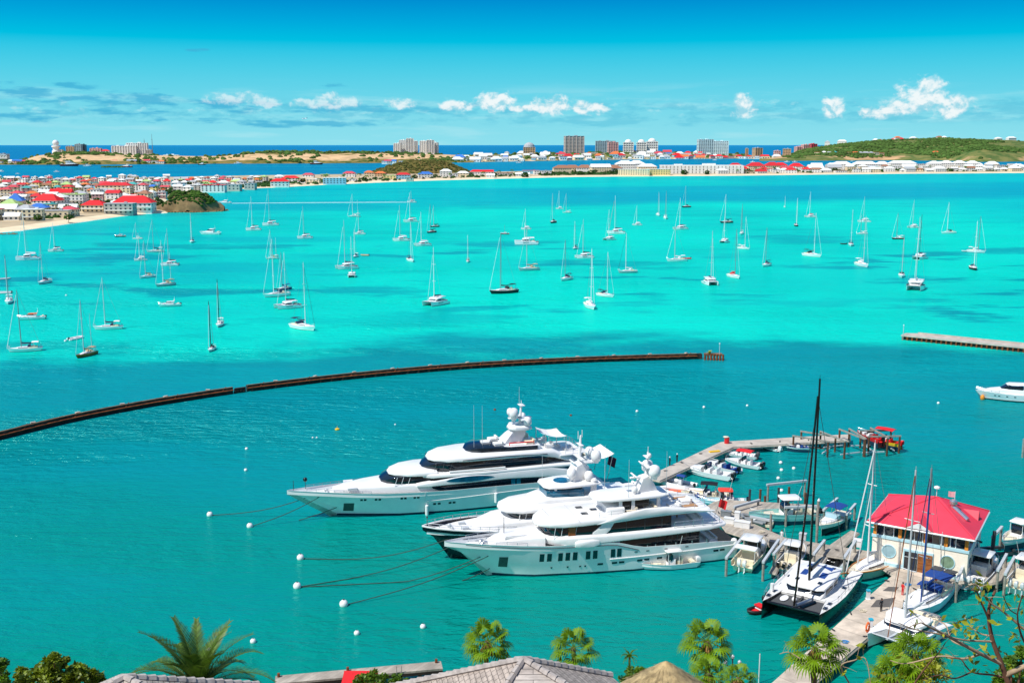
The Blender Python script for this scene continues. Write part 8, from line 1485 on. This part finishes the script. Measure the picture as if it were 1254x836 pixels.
def branches():
    Y = 24.0; q = random.Random(31); base = aty(1262, 905, Y); o = Vector((base.x, base.y, ground(base.x, base.y))); th = thing('bare_tree', 'sparse tree with bare pinkish brown branches and few yellow green leaves', 'tree', o); lf = MB()
    k = 1 / ppm(base)
    B_ = [([(1262, 905), (1240, 850), (1226, 812), (1214, 778), (1211, 745), (1220, 720)], 4.6, 1.4, 'bark_dark'), ([(1226, 812), (1195, 797), (1160, 778), (1140, 768), (1128, 762)], 2.8, .8, 'bark_pale'), ([(1232, 826), (1254, 816), (1290, 800)], 3.6, 3.0, 'bark_pale'), ([(1212, 760), (1203, 740), (1196, 724), (1190, 722)], 1.6, .6, 'bark_dark'), ([(1254, 770), (1228, 748), (1210, 735), (1196, 716), (1188, 716)], 1.5, .7, 'bark_pale'), ([(1202, 800), (1180, 806), (1150, 803), (1110, 812), (1090, 808)], 1.6, .5, 'bark_pale'), ([(1180, 790), (1165, 783), (1158, 765), (1142, 757)], 1.4, .5, 'bark_pale'), ([(1216, 785), (1180, 783), (1150, 776), (1120, 770), (1100, 762)], 1.4, .5, 'bark_pale'), ([(1232, 830), (1216, 826), (1190, 822), (1176, 806), (1164, 806)], 1.5, .5, 'bark_dark'), ([(1120, 836), (1135, 815), (1150, 798), (1158, 786)], 1.2, .5, 'bark_dark'), ([(1262, 800), (1250, 775), (1246, 752), (1252, 728)], 1.6, .7, 'bark_dark'), ([(1040, 836), (1030, 815), (1046, 808), (1060, 806), (1066, 836)], 1.1, .5, 'bark_pale'), ([(980, 806), (966, 798), (955, 800)], .8, .4, 'bark_pale'), ([(1128, 762), (1112, 768), (1098, 778)], .8, .4, 'bark_pale'), ([(1190, 822), (1170, 830), (1150, 826), (1130, 832)], 1.1, .5, 'bark_dark'), ([(1214, 778), (1200, 775), (1186, 764), (1180, 752)], 1.1, .5, 'bark_pale'), ([(1246, 752), (1236, 745), (1228, 728)], .9, .4, 'bark_dark')]
    for i, (pp, r0, r1, m) in enumerate(B_):
        dy = 0 if i == 0 else q.uniform(-1.2, 1.2); n = len(pp); pts = [aty(px, py, Y + dy * j / max(1, n - 1)) - o for j, (px, py) in enumerate(pp)]; pts = [Vector(v) for v in spline([tuple(v) for v in pts], 5)]; b = MB(); b.tube(pts, [lerp(r0, r1, j / (len(pts) - 1)) * k * .95 for j in range(len(pts))], 7)
        for j in range(2, len(pts) - 1, 3):
            if i in (0, 2): continue
            d = Vector((q.uniform(-1, 1), q.uniform(-.6, .6), q.uniform(-.2, 1))).normalized() * q.uniform(8, 22) * k; b.tube([pts[j], pts[j] + d * .5 + Vector((0, 0, .02)), pts[j] + d], [r1 * k * .6, r1 * k * .45, r1 * k * .25], 4)
            if q.random() < .5: leaves(lf, pts[j] + d, 3, 6 * k, q, 4.6 * k)
        obj('branch' if i else 'trunk', b, m, th, 60)
    for px, py, n in ((1196, 716, 16), (1205, 733, 14), (1213, 722, 8), (1228, 740, 10), (1187, 757, 16), (1197, 765, 12), (1190, 776, 8), (1160, 805, 10), (1240, 780, 16), (1250, 768, 14), (1225, 800, 8), (1085, 822, 10), (1074, 828, 8), (1234, 818, 14), (1100, 800, 8), (1220, 760, 8), (1252, 745, 8)): leaves(lf, aty(px, py, Y + q.uniform(-.6, .6)) - o, max(3, n // 2), 9 * k, q, 4.6 * k)
    obj('foliage', lf, 'leaf_yellow', th, 0)
branches()
# ------------------------------------------------------------------ small jetty, red awning, lamp post by the shore
th = thing('small_jetty', 'narrow wooden jetty with short posts near the bottom, left of the shingled roof', 'jetty', at(340, 831, 1.4)); o = th.location; a, c = at(337, 833, 1.4) - o, at(541, 814.5, 1.4) - o; d = (c - a).normalized(); n = Vector((-d.y, d.x, 0)); L = (c - a).length
b = MB(); b.prism([tuple((a + d * u + n * v).to_2d()) for u, v in ((0, -.9), (L, -.9), (L, .9), (0, .9))], -.12, .12); obj('deck', b, 'wood_grey', th, 0)
b = MB(); b.loft([[a + d * u + n * -.95 + Vector((0, 0, z)) for z in (-.45, -.14)] for u in (0, L)], False, False); b.loft([[a + d * u + n * v + Vector((0, 0, z)) for v, z in ((-.85, -.5), (-.85, -.13), (.85, -.13), (.85, -.5))] for u in (0, L)]); obj('stringer', b, 'dark_wood', th, 0)
for i in range(9):
    for v in (-.7, .7): b = MB(); p = a + d * (L * i / 8 * .98 + .15) + n * v; b.tube([p + Vector((0, 0, -2.2)), p + Vector((0, 0, .0))], .14, 7); obj('pile', b, 'dark_wood', th)
for u in (.02, .43, .97): b = MB(); p = a + d * L * u + n * .6; b.tube([p, p + Vector((0, 0, .55))], .16, 7); obj('bollard', b, 'rust', th)
b = MB(); p = a + d * L * .72 - n * .95
for s in (0, .55): b.tube([p + d * s + Vector((0, 0, -1.5)), p + d * s + Vector((0, 0, .9))], .045, 5)
for z in (-1, -.6, -.2): b.tube([p + Vector((0, 0, z)), p + d * .55 + Vector((0, 0, z))], .035, 4)
obj('ladder', b, 'steel', th)
p = at(441, 827, 2.0); th = thing('awning', 'bright red canvas awning beside the narrow wooden jetty', 'awning', (p.x, p.y, 0)); b = MB(); b.loft([[(-1.9, -1.6, 1.75), (-1.9, .9, 2.15), (-1.9, .9, 2.09), (-1.9, -1.6, 1.69)], [(1.9, -1.6, 1.75), (1.9, .9, 2.15), (1.9, .9, 2.09), (1.9, -1.6, 1.69)]]); obj('canvas', b, 'red_canvas', th, 0)
for x, y, z in ((-1.8, -1.5, 1.7), (1.8, -1.5, 1.7), (-1.8, .8, 2.1), (1.8, .8, 2.1)): b = MB(); b.tube([(x, y, -1), (x, y, z)], .06, 5); obj('post', b, 'wood_grey', th)
p = aty(896, 836, 84); p.z = ground(p.x, p.y); th = thing('street_lamp', 'small double armed lamp post in front of the black hulled catamaran', 'lamp', p); h = zfor(p, 806) - p.z; b = MB(); b.tube([(0, 0, -.3), (0, 0, h)], .06, 6); b.tube([(-.6, 0, h - .55), (0, 0, h - .8), (.6, 0, h - .55)], .04, 5); obj('pole', b, 'dark_grey', th)
for x, z in ((-.6, h - .5), (.6, h - .5), (0, h)): b = MB(); b.lathe([(.06, 0), (.15, .08), (.15, .25), (.05, .36)], (x, 0, z), 8); obj('lamp', b, 'pale_grey', th)
